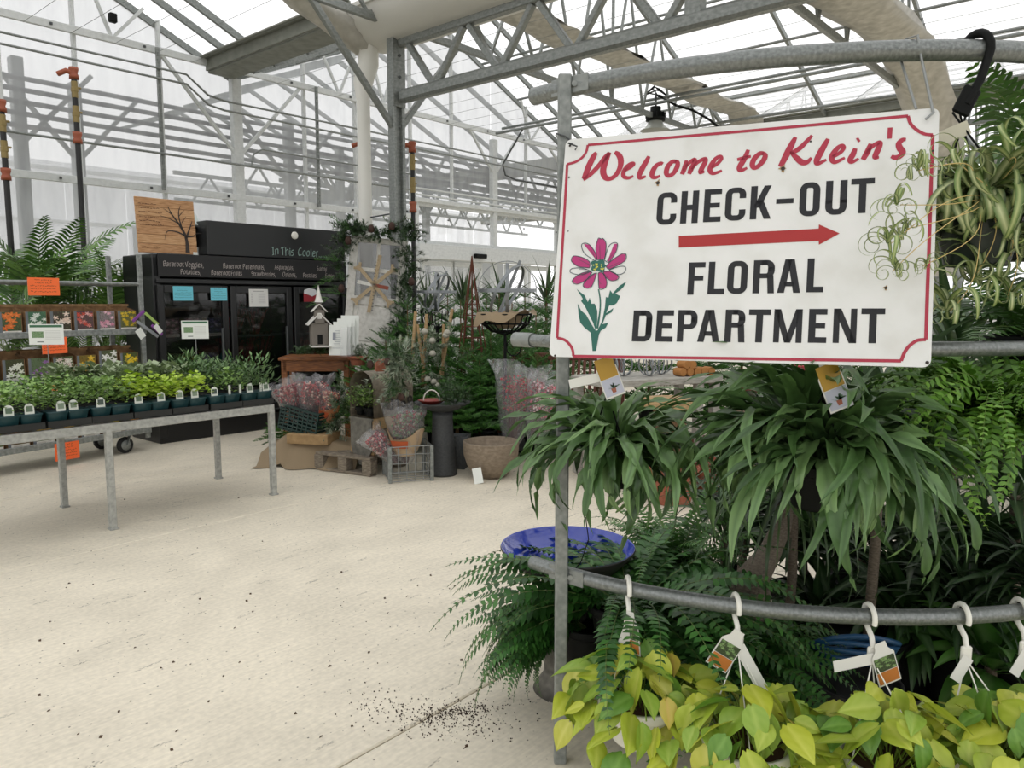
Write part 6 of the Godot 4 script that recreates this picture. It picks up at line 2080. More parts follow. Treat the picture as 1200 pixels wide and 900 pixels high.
	q.box(Transform3D(Basis(Vector3.BACK, 0.2) * Basis(Vector3.RIGHT, -0.3), pf(560, 566) + Vector3(0, 0.065, 0.02)), Vector3(0.075, 0.13, 0.002))
	var tgc := tag(obj("white_tag", q, mt("paper_white", Color("dfe2dc"), 0.6)), "white paper tag hanging at the foot of the stone bowl", "tag")
	q = Build.new()
	q.box(Transform3D(Basis(Vector3.BACK, 0.2) * Basis(Vector3.RIGHT, -0.3), pf(560, 566) + Vector3(0.003, 0.05, 0.023)), Vector3(0.03, 0.03, 0.002))
	obj("printed_mark", q, mt("print_grey", Color("8c8f98"), 0.7), tgc)
	# rusty obelisk
	var ob := px(553, 300, 7.9)
	var obl := thing("garden_obelisk", "tall rusty wire garden obelisk with a white price label", "trellis", at(Vector3(ob.x, 0, ob.z)))
	for i in 8:
		q = Build.new()
		var a := TAU * i / 8.0
		q.tube([Vector3(cos(a) * 0.21, 0.1, sin(a) * 0.21), Vector3(cos(a) * 0.13, 1.05, sin(a) * 0.13), Vector3(cos(a) * 0.025, 1.75, sin(a) * 0.025), Vector3(0, ob.y, 0)], 0.006, 5)
		obj("rod", q, rust, obl)
	for i in 12:
		var y := 0.2 + i * 0.115
		var r: float = lerpf(0.205, 0.04, clampf(y / 1.75, 0, 1) ** 1.1)
		q = Build.new()
		var pts := []
		for j in 16:
			pts.append(Vector3(cos(TAU * j / 16.0) * r, y, sin(TAU * j / 16.0) * r))
		q.tube(pts, 0.004, 4, true)
		obj("hoop", q, rust, obl)
	q = Build.new()
	q.box(at(px(550, 432, 7.65)), Vector3(0.07, 0.14, 0.003))
	var pl1 := tag(obj("price_label", q, mt("paper_white", Color("dfe2dc"), 0.6)), "white price label hanging on the rusty obelisk", "label")
	q = Build.new()
	q.box(at(px(550, 437, 7.645)), Vector3(0.035, 0.03, 0.003))
	obj("printed_mark", q, mt("print_dark", Color("3c3c3c"), 0.7), pl1)
	# urn on a stem with burlap and a silver armillary sphere; a second sphere behind
	var uc := px(592, 372, 7.2)
	var ur := thing("wire_urn", "black wire bowl on a tall stand lined with burlap, carrying a silver sphere", "plant stand", at(Vector3(uc.x, 0, uc.z)))
	q = Build.new()
	for i in 22:
		var a := TAU * i / 22.0
		q.tube([Vector3(cos(a) * 0.25, uc.y + 0.03, sin(a) * 0.25), Vector3(cos(a) * 0.22, uc.y - 0.06, sin(a) * 0.22), Vector3(cos(a) * 0.13, uc.y - 0.13, sin(a) * 0.13), Vector3(cos(a) * 0.03, uc.y - 0.155, sin(a) * 0.03)], 0.005, 4)
	for s in [[0.25, 0.03], [0.225, -0.055], [0.13, -0.13]]:
		var pts := []
		for j in 24:
			pts.append(Vector3(cos(TAU * j / 24.0) * s[0], uc.y + s[1], sin(TAU * j / 24.0) * s[0]))
		q.tube(pts, 0.008, 5, true)
	obj("basket", q, M.black_plastic, ur)
	q = Build.new()
	q.tube([Vector3(0, 0, 0), Vector3(0, uc.y - 0.15, 0)], 0.014, 8)
	for i in 3:
		var a := TAU * i / 3.0
		q.tube([Vector3(cos(a) * 0.25, 0.01, sin(a) * 0.25), Vector3(cos(a) * 0.08, 0.1, sin(a) * 0.08), Vector3(0, 0.3, 0)], 0.01, 5)
	var spi := []
	for j in 14:
		var a := TAU * j / 10.0
		spi.append(Vector3(0.08 + cos(a) * 0.07, uc.y - 0.28 + sin(a) * 0.08, 0))
	q.tube(spi, 0.007, 5)
	obj("stand", q, M.black_plastic, ur)
	q = Build.new()
	rows = []
	for i in 8:
		var v := i / 7.0
		var row := []
		for j in 29:
			var a := TAU * j / 28.0
			var hang := 0.11 * maxf(0.0, sin(a * 1.0 - 1.0)) + 0.03 * sin(a * 5.0)
			var rad := 0.05 + v * 0.24 + 0.012 * sin(a * 7.0)
			var y := uc.y - 0.1 + 0.15 * smoothstep(0.0, 0.8, v) - (hang if v > 0.9 else 0.0)
			row.append(Vector3(cos(a) * rad, y, sin(a) * rad))
		row[28] = row[0]
		rows.append(row)
	q.grid(rows)
	obj("burlap_liner", q, burl, ur)
	var ar := thing("armillary_sphere", "silver banded armillary sphere standing in the burlap-lined urn", "garden ornament", at(Vector3(uc.x, 0, uc.z)))
	armillary(ar, Vector3(0.02, uc.y + 0.25, 0), 0.27)
	var c2 := px(512, 342, 9.2)
	ar = thing("armillary_sphere", "second silver armillary sphere, on a black stand behind the dried stems", "garden ornament", at(Vector3(c2.x, 0, c2.z)))
	armillary(ar, Vector3(0, c2.y, 0), 0.24)
	q = Build.new()
	for i in 14:
		var a := TAU * i / 14.0
		q.tube([Vector3(cos(a) * 0.2, c2.y - 0.22, sin(a) * 0.2), Vector3(cos(a) * 0.17, c2.y - 0.36, sin(a) * 0.17), Vector3(0, c2.y - 0.45, 0)], 0.006, 4)
	q.tube([Vector3(0, 0, 0), Vector3(0, c2.y - 0.4, 0)], 0.02, 6)
	obj("stand", q, M.black_plastic, ar)
	# dried lichen-covered stems
	var ds := thing("dried_plant", "grey lichen-covered stems and wooden stakes left of the rusty obelisk", "dried plant")
	for s in [[478, 470, 487, 365], [492, 475, 500, 368], [510, 470, 530, 362], [516, 480, 520, 380], [500, 470, 489, 380]]:
		q = Build.new()
		q.tube([px(s[0], s[1], 7.7), px((s[0] + s[2]) / 2.0 + 1, (s[1] + s[3]) / 2.0, 7.75), px(s[2], s[3], 7.8)], 0.018, 6)
		obj("stake", q, raw, ds)
	for i in 90:
		obj("sprig", sgrey[i % 3], leafm, ds, aim(px(rr(482, 538), rr(385, 470), 7.65 + rr(-0.15, 0.2)), rng.randf() * TAU, rr(-1.4, 1.2), 0, rr(0.1, 0.24)))
	for i in 9:
		q = Build.new()
		q.lathe([Vector2(0, -0.03), Vector2(0.03, -0.015), Vector2(0.035, 0.005), Vector2(0.02, 0.03), Vector2(0, 0.035)], 8, at(px(rr(488, 535), rr(385, 455), 7.5)))
		obj("pod", q, mt("pod_pale", Color("a9a698"), 0.8), ds)
	# bunch of red berries in clear wrap
	cello("wrapped_bouquet", "large bunch of red berries in crumpled clear wrap behind the stone bowl", px(600, 520, 6.75), 0.7, 0.24, ["7c1018", "9c1c24", "b42c30", "8c1420", "5c0c14"], Color(0, 0, 0, 0), Basis(Vector3.BACK, -0.12))
	cello("wrapped_bouquet", "red bouquet with printed pink paper in clear wrap, right of the berries", px(625, 520, 6.6), 0.62, 0.2, ["a03040", "c86070", "7c1820", "b8989c", "e0c8c8"], Color(0, 0, 0, 0), Basis(Vector3.BACK, -0.25))
	# conifers filling the middle
	var trees := [[452, 8.3, 1.12, "in front of the white door"], [438, 7.9, 0.92, "right behind the mailbox"], [540, 8.6, 1.5, "behind the rusty obelisk"], [575, 8.2, 1.25, "between the obelisk and the urn stand"], [600, 8.9, 1.55, "behind the urn with the silver sphere"], [628, 8.4, 1.4, "right of the urn stand"], [650, 9.0, 1.65, "at the left edge of the sign"], [562, 7.4, 0.95, "behind the square planters"], [512, 8.0, 0.95, "between the dark bird bath and the dried stems"], [590, 7.5, 1.05, "behind the red berries"], [478, 8.9, 1.45, "left of the second silver sphere"], [535, 7.2, 0.7, "growing low between the dark bird bath and the planters"], [612, 7.8, 1.15, "right above the red bouquet"], [495, 9.6, 1.5, "behind the dried stems, before the entrance"], [525, 10.0, 1.6, "farther back, left of the obelisk top"], [560, 9.6, 1.55, "farther back, right of the obelisk top"], [585, 10.2, 1.65, "farthest back behind the urn"], [615, 9.8, 1.6, "farther back, between urn and sign"], [640, 10.3, 1.7, "farthest back at the sign edge"], [548, 7.7, 1.0, "between obelisk foot and planters"], [630, 7.3, 0.95, "behind the bench end"], [468, 7.6, 0.95, "right of the mailbox garland"]]
	for s in trees:
		var p := px(s[0], 400, s[1])
		pine_tree("young feathery-branched pine tree %s" % s[3], p, s[2], pine, "Norfolk pines in the display", 9, 0.46)
	var yc := [[472, 355, 10.6, "left of the wire sphere, before the entrance"], [545, 352, 10.4, "between the two silver spheres"], [588, 352, 10.6, "behind the urn sphere"], [640, 345, 10.4, "just left of the sign"], [505, 360, 10.9, "in front of the sliding door"]]
	for s in yc:
		strap_plant("yucca", "spiky dark green yucca %s" % s[3], "plant", px(s[0], s[1] + 12, s[2]), 30, 0.62, 0.045, ["33482c", "3e5634", "2a3c24"], Vector2(0.7, 1.3), Vector2(0.2, 0.9), 1.0, [0.2, 0.3, M.black_plastic])
	for i in 8:
		pine_tree("tall conifer in the next house behind the sliding door, %s" % ["first from the left", "second from the left", "third from the left", "fourth from the left", "fifth from the left", "sixth from the left", "seventh from the left", "last on the right"][i], g(10.0 + i * 0.8, 0, 13.6 + 0.5 * (i % 3)), rr(1.5, 2.2), pine, "conifers in the next house", 6, 0.6)
	# slatted bench
	var bp0 := px(660, 470, 7.6)
	var bn := thing("garden_bench", "reddish brown slatted garden bench behind the post under the sign", "bench", at(Vector3(bp0.x, 0, bp0.z), -0.25))
	var bm: Material = grain("bench_wood", [Color("4e2c22"), Color("6a4032"), Color("7f5242")], 0.03, Vector3(6, 1.5, 6), 0.7)
	for i in 19:
		q = Build.new()
		q.box(Transform3D(Basis(Vector3.RIGHT, -0.2), Vector3(-0.52 + i * 0.058, 0.71, -0.2)), Vector3(0.03, 0.42, 0.014), 0.003)
		obj("slat", q, bm, bn)
	q = Build.new()
	q.box(T(0, 0.93, -0.245), Vector3(1.16, 0.07, 0.035), 0.008); q.box(T(0, 0.5, -0.155), Vector3(1.16, 0.06, 0.035), 0.006)
	obj("back_rail", q, bm, bn)
	for i in 5:
		q = Build.new()
		q.box(T(0, 0.45, -0.1 + i * 0.1), Vector3(1.16, 0.022, 0.08), 0.003)
		obj("seat_slat", q, bm, bn)
	for s in [[-0.56, 0.32], [0.56, 0.32], [-0.56, -0.16], [0.56, -0.16]]:
		q = Build.new()
		q.box(T(s[0], 0.32 if s[1] > 0 else 0.45, s[1]), Vector3(0.06, 0.64 if s[1] > 0 else 0.9, 0.06), 0.005)
		obj("leg", q, bm, bn)
	for s in [-0.56, 0.56]:
		q = Build.new()
		q.box(T(s, 0.66, 0.08), Vector3(0.07, 0.03, 0.56), 0.006)
		obj("armrest", q, bm, bn)
	# pale table with silver balls and wood slices, slab, pots, bowls
	var tp0 := px(775, 445, 6.4)
	var gt := thing("pale_table", "whitewashed grey table under the sign with silver balls and wood slices on it", "table", at(Vector3(tp0.x, 0, tp0.z), 0.42))
	var pale: Material = grain("whitewash", [Color("8b8880"), Color("a5a29a"), Color("b5b2aa")], 0.03, Vector3(1.5, 6, 1.5), 0.75)
	q = Build.new()
	q.box(T(0, 0.83, -0.22), Vector3(1.16, 0.06, 0.6), 0.006)
	obj("top", q, pale, gt)
	for s in [[-0.53, 0.03], [0.53, 0.03], [-0.53, -0.47], [0.53, -0.47], [0.36, 0.03]]:
		q = Build.new()
		q.box(T(s[0], 0.4, s[1]), Vector3(0.07, 0.8, 0.07), 0.005)
		obj("leg", q, pale, gt)
	q = Build.new()
	q.box(T(0.0, 0.3, -0.22), Vector3(1.1, 0.03, 0.5), 0.004)
	obj("lower_shelf", q, grain("bench_wood", [], 0, Vector3.ONE), gt)
	var gtx := at(Vector3(tp0.x, 0, tp0.z), 0.42)
	for i in 4:
		var sb2 := thing("silver_wire_ball", ["silver band ball on the pale table, at its left end", "silver band ball on the pale table, second from the left", "silver band ball on the pale table, third from the left", "silver band ball on the pale table, next to the wood slices"][i], "ornament", gtx * at(Vector3(-0.42 + i * 0.19, 0.965, -0.12 - 0.1 * (i % 2)), i * 0.8), "silver balls on the pale table")
		for j in 4:
			q = Build.new()
			var bs := Basis(Vector3.UP, j * 0.8 + i) * Basis(Vector3.BACK, j * 0.9)
			for n in 20:
				var a := TAU * n / 20.0
				var b := TAU * (n + 1) / 20.0
				q.bar(bs * Vector3(cos(a), sin(a), 0) * 0.1, bs * Vector3(cos(b), sin(b), 0) * 0.1, 0.012, 0.003, bs * Vector3(cos(a), sin(a), 0))
			obj("band", q, M.silver_band, sb2)
	for i in 7:
		q = Build.new()
		q.lathe([Vector2(0, -0.05), Vector2(0.033, -0.05), Vector2(0.036, -0.046), Vector2(0.036, 0.046), Vector2(0.033, 0.05), Vector2(0, 0.05)], 14)
		tag(obj("wood_slice", q, mt("cut_wood", Color("a9743e"), 0.8), self, gtx * Transform3D(Basis(Vector3.UP, rr(-0.2, 0.2)) * Basis(Vector3.RIGHT, PI / 2), Vector3(0.2 + (i % 5) * 0.075 + (0.036 if i > 4 else 0.0), 0.897 + (0.062 if i > 4 else 0.0), -0.02))), "small cut log on the pale table, %s" % ["leftmost of the bottom row", "second of the bottom row", "third of the bottom row", "fourth of the bottom row", "last of the bottom row", "left one of the two on top", "right one of the two on top"][i], "log", "cut logs on the pale table")
	var sl0 := px(785, 472, 5.9)
	q = Build.new()
	q.lathe([Vector2(0, -0.035), Vector2(0.2, -0.035), Vector2(0.21, -0.025), Vector2(0.205, 0.03), Vector2(0.195, 0.036), Vector2(0, 0.036)], 30)
	tag(obj("round_slab", q, raw, self, at(sl0)), "round pale wooden slab on a stump below the pale table", "slab")
	q = Build.new()
	q.lathe([Vector2(0, 0.0), Vector2(0.14, 0.0), Vector2(0.13, sl0.y - 0.037), Vector2(0, sl0.y - 0.036)], 16)
	tag(obj("tree_stump", q, M.bark_brown, self, at(Vector3(sl0.x, 0, sl0.z))), "dark tree stump that carries the round wooden slab", "stump")
	for s in [[790, 535, 5.6, 0.18, 0.28, "terracotta pot in front of the stump, seen through the strap fern"], [835, 525, 5.9, 0.16, 0.26, "terracotta pot right of the stump"], [815, 505, 6.6, 0.15, 0.2, "brown clay pot behind the stump"], [735, 520, 6.3, 0.15, 0.3, "grey clay pot left of the stump"]]:
		var p := px(s[0], s[1], s[2])
		tag(obj("clay_pot", pot_shape(s[3] * 0.7, s[3], s[4]), terra if s[0] != 735 else stone, self, at(Vector3(p.x, 0, p.z))), s[5], "pot")
	var rb := px(874, 452, 7.0)
	q = Build.new()
	q.lathe([Vector2(0, -0.12), Vector2(0.08, -0.12), Vector2(0.1, -0.06), Vector2(0.16, 0.02), Vector2(0.17, 0.04), Vector2(0.155, 0.035), Vector2(0.08, -0.03), Vector2(0, -0.04)], 24)
	tag(obj("red_bowl", q, mt("bowl_red", Color("6c2c28"), 0.4), self, at(rb)), "dark red bowl on a stand right of the pale table", "bowl")
	q = Build.new()
	q.lathe([Vector2(0, 0), Vector2(0.16, 0), Vector2(0.1, 0.3), Vector2(0.09, rb.y - 0.121), Vector2(0, rb.y - 0.121)], 16)
	tag(obj("stone_stand", q, stone, self, at(Vector3(rb.x, 0, rb.z))), "stone stand under the dark red bowl", "stand")
	var gp := px(905, 470, 6.2)
	q = Build.new()
	q.lathe([Vector2(0, 0), Vector2(0.14, 0), Vector2(0.12, 0.05), Vector2(0.085, 0.12), Vector2(0.085, 1.25), Vector2(0, 1.25)], 20)
	tag(obj("grey_column", q, grain("slate_grey", [], 0, Vector3.ONE), self, at(Vector3(gp.x, 0, gp.z))), "plain grey column standing right of the red bowl, below the sign", "column")
	for s in [[868, 470, 8.2, 1.35, "behind the dark red bowl"], [945, 470, 7.6, 1.4, "right of the grey column, below the sign"], [990, 470, 8.5, 1.5, "far behind the large strap fern"], [830, 470, 9.0, 1.5, "behind the pale table's right end"], [760, 470, 9.2, 1.35, "behind the silver balls"], [700, 470, 9.4, 1.4, "behind the slatted bench"], [1050, 470, 7.0, 1.5, "behind the grey-green sword plant"], [1110, 470, 6.4, 1.5, "behind the ruffled fern"], [1170, 470, 6.0, 1.6, "at the right edge, behind the palms"], [1215, 470, 5.2, 1.5, "outside the hoops at the far right"]]:
		pine_tree("dark conifer %s" % s[4], px(s[0], s[1], s[2]), s[3], pine, "", 7, 0.5)
	var rf := thing("red_flower", "red flower spike below the sign, left of the right care card", "flowers", at(px(935, 440, 5.0)))
	q = Build.new()
	for i in 50:
		q.col = hexl(["a02838", "b83848", "8c1c2c"][i % 3])
		q.box(T(rr(-0.05, 0.05), rr(-0.06, 0.06), rr(-0.03, 0.03)), Vector3(0.018, 0.018, 0.018), 0.005)
	obj("petals", q, M.berry, rf)
	q = Build.new()
	q.col = hexl("4a6a34")
	q.tube([Vector3(0, 0, 0), Vector3(0.02, -0.5, 0), Vector3(0, -1.0, 0)], 0.006, 5)
	obj("stem", q, leafm, rf)
	# palms behind the trolley
	for s in [[50, 318, 8.9, "left palm behind the bulb trolley, with the tallest fronds", 22, 1.75], [125, 345, 9.1, "middle palm behind the bulb trolley", 20, 1.35], [5, 350, 8.3, "palm at the left edge of the photo behind the bulb trolley", 18, 1.3], [165, 370, 8.75, "short palm between the bulb trolley and the cooler", 12, 0.75], [85, 390, 8.6, "low bushy palm behind the upper shelf of the trolley", 18, 0.9]]:
		var p := px(s[0], s[1], s[2])
		var pm := thing("areca_palm", "feathery areca %s" % s[3], "palm", at(Vector3(p.x, 0, p.z)))
		var fm := []
		for i in 4:
			fm.append(frond(1.0, 0.55, rr(1.1, 1.4), rr(0.7, 1.3), 26, ["4a7030", "5a8238", "3c5e28", "6f9448"], 0.62, 0.1, 0.22, 0.75, 0.9))
		for i in s[4]:
			var a: float = TAU * i / s[4] * 2.0 + rr(-0.3, 0.3)
			obj("frond", fm[i % 4], leafm, pm, aim(Vector3(sin(a) * 0.05, p.y - 0.55 + rr(-0.2, 0.1), cos(a) * 0.05), a, rr(-0.5, 0.25), rr(-0.4, 0.4), s[5] * rr(0.75, 1.1)))
		q = Build.new()
		for i in 5:
			q.tube([Vector3(rr(-0.08, 0.08), 0.2, rr(-0.08, 0.08)), Vector3(rr(-0.05, 0.05), p.y - 0.5, rr(-0.05, 0.05))], 0.014, 6)
		obj("stems", q, mt("cane", Color("55683a"), 0.6), pm)
		obj("pot", pot_shape(0.16, 0.2, 0.28), M.black_plastic, pm)
	# spilled soil on the floor
	q = Build.new()
	for i in 900:
		var u := rng.randf()
		var c := Vector2(500, 840).lerp(Vector2(560, 830), rng.randf()) if u < 0.45 else (Vector2(455, 828) if u < 0.6 else Vector2(540, 845))
		var sd := 13.0 if u < 0.5 else 30.0
		var p := pf(c.x + rng.randfn() * sd * 1.3, c.y + rng.randfn() * sd * 0.45)
		if u > 0.93:
			p = pf(rr(380, 640), rr(690, 860))
		var s := rr(0.001, 0.0045)
		q.box(Transform3D(Basis(Vector3(1, 0.5, 0).normalized(), rng.randf() * 3.0), p + Vector3(0, s * 0.3, 0)), Vector3(s, s * 0.7, s * 1.2))
	var dirt := tag(obj("spilled_soil", q, mt("dark_soil", Color("33251c"), 0.95)), "scatter of dark potting soil on the concrete beside the low fern", "soil")
	stuff(dirt)
	q = Build.new()
	for i in 60:
		var p := pf(rr(20, 560), rr(575, 880))
		var s := rr(0.004, 0.011)
		q.box(Transform3D(Basis(Vector3(1, 0.5, 0).normalized(), rng.randf() * 3.0), p + Vector3(0, 0.001, 0)), Vector3(s, 0.002, s * 1.5))
	stuff(tag(obj("leaf_crumbs", q, mt("crumbs", Color("4c3b2b"), 0.95)), "dry leaf crumbs scattered over the open concrete floor", "debris"))

func ring_near(x: float, y: float, h: float) -> Vector3:   # point of the front hoop on this line of sight
	var best := Vector3.ZERO
	var bd := 1e9
	for i in 280:
		var p := ring_point(137.0 - i * 0.5, h)
		var sx := 600.0 + F * p.x / -p.z * 1.0
		var q := px(x, y, -p.z)
		var d := absf(q.x - p.x)
		if d < bd and p.z > RC.z + 0.1:
			bd = d; best = p
	return best

var leafm: StandardMaterial3D
func strap_fern(called: String, label: String, crown: Vector3, n: int, spread: float, cols: Array, pot_r: float, hook: Vector3, holds := true) -> Node3D:
	var o := thing(called, label, "fern", at(crown))
	var ms := []
	for i in 12:
		var e := hexl(cols[i % cols.size()])
		ms.append(blade(rr(0.9, 1.1), rr(0.085, 0.125), rr(0.3, 1.1), rr(1.3, 3.0), 0.15, 0.55, e, e.lerp(hexl("22361c"), 0.45), 16, rr(0.3, 0.5), 0.75, 0.4 if i % 3 == 0 else 0.0, rr(-1.0, 1.0)))
	var q := pot_shape(pot_r * 0.72, pot_r, pot_r * 1.35)
	obj("pot", q, M.black_plastic, o, T(0, -pot_r * 1.5, 0))
	q = Build.new()
	q.lathe([Vector2(0, 0), Vector2(pot_r * 0.97, -0.01)], 18)
	obj("soil", q, mt("soil", Color("2e2620"), 0.95), o, T(0, -pot_r * 0.2, 0))
	for i in n:
		var a := TAU * i / n * 3.0 + rr(-0.3, 0.3)
		var k := float(i) / n
		var s := spread * rr(0.75, 1.15)
		obj("leaf", ms[rng.randi() % 12], leafm, o, aim(Vector3(sin(a), 0, cos(a)) * pot_r * rr(0.1, 0.75) + Vector3(0, rr(-0.03, 0.03), 0), a + rr(-0.35, 0.35), lerpf(-0.35, 0.75, k) + rr(-0.15, 0.15), rr(-0.35, 0.35), s))
	if holds:
		q = Build.new()
		var h := hook - crown
		for i in 3:
			var a := TAU * i / 3.0 + 0.5
			q.tube([Vector3(sin(a) * pot_r, -pot_r * 0.15, cos(a) * pot_r), h - Vector3(0, 0.06, 0)], 0.0025, 5)
		q.tube([h - Vector3(0, 0.07, 0), h + Vector3(0, 0, 0.026), h + Vector3(0, 0.026, 0.012), h + Vector3(0, 0.028, -0.012), h + Vector3(0, 0.004, -0.028)], 0.005, 6)
		obj("hanger", q, M.black_plastic, o)
	return o

func plant_card(parent: Node, x: Transform3D, w: float, h: float, top: Color, yellow := false) -> void:
	# a die-cut care card: white border, picture, coloured band
	var q := Build.new()
	var out := PackedVector2Array([Vector2(-w / 2, -h), Vector2(w / 2, -h), Vector2(w / 2, -h * 0.3), Vector2(w * 0.28, -h * 0.16), Vector2(w * 0.24, 0), Vector2(-w * 0.24, 0), Vector2(-w * 0.28, -h * 0.16), Vector2(-w / 2, -h * 0.3)])
	q.flat(out, 0.0)
	var bk := Build.new()
	bk.flat(out, 0.0)
	q.add(bk, Transform3D(Basis(Vector3.UP, PI), Vector3(0, 0, -0.0012)))
	var cd := obj("care_card", q, mt("card_white", Color("deddd6"), 0.4), parent, x)
	q = Build.new()
	var y0 := -h * 0.96 if not yellow else -h * 0.96
	var ys := -h * 0.68 if not yellow else -h * 0.56
	q.quad(Vector3(-w * 0.45, y0, 0.001), Vector3(w * 0.45, y0, 0.001), Vector3(w * 0.45, ys, 0.001), Vector3(-w * 0.45, ys, 0.001), Vector3.BACK)
	obj("card_band", q, mt("band_" + top.to_html(), top, 0.4), cd)
	q = Build.new()
	var y1 := -h * 0.34 if not yellow else -h * 0.06
	cell_any(q, w * 0.9, ys + h * 0.015, y1, 6 if not yellow else 6)
	obj("card_picture", q, M.bulb_print if not yellow else mt("card_yellow", Color("b08a2c"), 0.4), cd)
	if yellow:
		q = Build.new()
		for i in 18:
			var a := rr(-1.3, 1.3)
			var l := h * rr(0.09, 0.17)
			q.tri(Vector3(0, -h * 0.8, 0.0016), Vector3(sin(a) * l - 0.002, -h * 0.8 + cos(a) * l * 0.8, 0.0016), Vector3(sin(a) * l + 0.003, -h * 0.8 + cos(a) * l * 0.75 - 0.002, 0.0016), Vector3.BACK)
		obj("printed_plant", q, mt("print_leaf", Color("5d7a62"), 0.5), cd)
		q = Build.new()
		q.quad(Vector3(-w * 0.09, -h * 0.9, 0.0015), Vector3(w * 0.09, -h * 0.9, 0.0015), Vector3(w * 0.12, -h * 0.79, 0.0015), Vector3(-w * 0.12, -h * 0.79, 0.0015), Vector3.BACK)
		obj("printed_pot", q, mt("print_terracotta", Color("9a5a44"), 0.5), cd)
func cell_any(b: Build, w: float, y0: float, y1: float, c: int) -> void:
	b.quad(Vector3(-w / 2, y0, 0.001), Vector3(w / 2, y0, 0.001), Vector3(w / 2, y1, 0.001), Vector3(-w / 2, y1, 0.001), Vector3.BACK, Vector2((c + 0.02) / 8.0, 0.95), Vector2((c + 0.98) / 8.0, 0.78))

func build_pothos() -> void:
	var limes := []
	var cset := [["b2bb38", "c6cc58"], ["a3b336", "bac452"], ["98ad36", "b0be52"], ["86a438", "9eb650"], ["5e8830", "789e46"], ["b4b646", "c8c662"]]
	for i in 12:
		var c: Array = cset[[0, 1, 2, 3, 0, 1, 2, 4, 5, 3, 1, 4][i]]
		limes.append(heart(1.0, hexl(c[0]), hexl(c[1]), rr(0.15, 0.5), rr(0.1, 0.45)))
	var yel := heart(1.0, hexl("c2b44c"), hexl("cbb058"), 0.2, 0.3)
	var lm := leafmat("lime_leaf", 0.42, 0.45)
	var hooks := [[738, 690, "first hook from the post"], [860, 712, "second hook from the post"], [1020, 722, "third hook from the post"], [1125, 718, "fourth hook from the post"], [1194, 708, "fifth, rightmost hook"]]
	var offs := [Vector3(0.03, 0, 0.08), Vector3(0.0, 0, 0.14), Vector3(0.0, 0, 0.14), Vector3(0.03, 0, 0.14), Vector3(0.12, 0, 0.1)]
	for k in 5:
		var hp := ring_near(hooks[k][0], hooks[k][1], 0.63)
		var c: Vector3 = Vector3(hp.x, 0.315, hp.z) + offs[k]
		if k == 0:
			c.y = 0.33
		var o := thing("pothos_basket", "hanging basket of lime-yellow pothos on the lower hoop's %s" % hooks[k][2], "hanging basket", at(c), "pothos baskets on the lower hoop")
		var r := 0.115
		obj("pot", pot_shape(0.085, r, 0.13), M.white_plastic, o, T(0, -0.13, 0))
		var q := Build.new()
		q.lathe([Vector2(0, 0), Vector2(r * 0.95, -0.005)], 18)
		obj("soil", q, mt("bark_soil", Color("54392a"), 0.95), o, T(0, -0.02, 0))
		# hanger: hook over the hoop, neck and three cords
		var h := hp - c
		q = Build.new()
		var hk := []
		for i in 12:
			var a := deg_to_rad(200.0 - i * 21.0)
			hk.append(h + Vector3(0, sin(a) * 0.034 + 0.0, cos(a) * -0.034))
		hk.append(h + Vector3(0, -0.05, 0.02))
		hk.append(h + Vector3(0, -0.075, 0.03))
		q.tube(hk, 0.0075, 8)
		q.box(at(h + Vector3(0, -0.095, 0.03)), Vector3(0.03, 0.045, 0.012), 0.004)
		var neck := h + Vector3(0, -0.11, 0.03)
		for i in 3:
			var a := TAU * i / 3.0 + 0.9 + k
			q.tube([neck, Vector3(sin(a) * r, -0.01, cos(a) * r)], 0.0022, 5)
		obj("hanger", q, M.white_plastic, o)
		if k < 3:
			plant_card(o, Transform3D(Basis(Vector3.UP, [-1.05, 0.0, 0.15][k]) * Basis(Vector3.BACK, [0.15, -0.55, 0.32][k]), h + Vector3([0.0, 0.0, 0.01][k], -0.055, 0.045)), 0.068, 0.125, Color("c07636"))
		# slip-on price strip
		q = Build.new()
		var sd: Vector3 = [Vector3(-0.04, -0.1, 0.02), Vector3(0.075, -0.135, 0.01), Vector3(-0.115, -0.02, 0.01), Vector3(-0.04, -0.06, 0.01), Vector3(-0.04, -0.06, 0.01)][k]
		var s0 := neck + Vector3(0, 0.01, 0.012)
		q.bar(s0, s0 + sd, 0.032, 0.0012, Vector3.BACK)
		obj("price_strip", q, mt("card_white", Color("deddd6"), 0.4), o)
		# leaves: a domed mound spilling over the rim
		var n := 84
		for i in n:
			var a := i * 2.39996
			var u := sqrt((i + 0.5) / n)
			var rad := u * 0.235
			var y := 0.135 * (1.0 - u * u) + rr(-0.025, 0.045) - 0.05 * u
			var p := Vector3(sin(a) * rad, y, cos(a) * rad)
			var s := rr(0.062, 0.125)
			var m: ArrayMesh = limes[rng.randi() % 12] if rng.randf() > 0.03 else yel
			# blades face the light above and in front, tips hanging outward
			var yaw := a + rr(-0.9, 0.9)
			if p.z < 0.0:
				yaw = rr(-1.3, 1.3)
			var pit := rr(-1.3, 0.1) if p.z > -0.05 else rr(-0.8, 0.7)
			var lf := obj("leaf", m, lm, o, aim(p, yaw, pit, rr(-0.75, 0.75), s))
		q = Build.new()
		q.col = hexl("7f9a3c")
		for i in 40:
			var a := i * 2.39996
			var rad := sqrt((i + 0.5) / 40.0) * 0.2
			q.tube([Vector3(sin(a) * rad * 0.3, -0.02, cos(a) * rad * 0.3), Vector3(sin(a) * rad * 0.7, 0.06, cos(a) * rad * 0.7), Vector3(sin(a) * rad, 0.1 * (1 - rad * 4) + 0.0, cos(a) * rad)], 0.002, 4, false, false)
		stuff(obj("stems", q, lm, o))

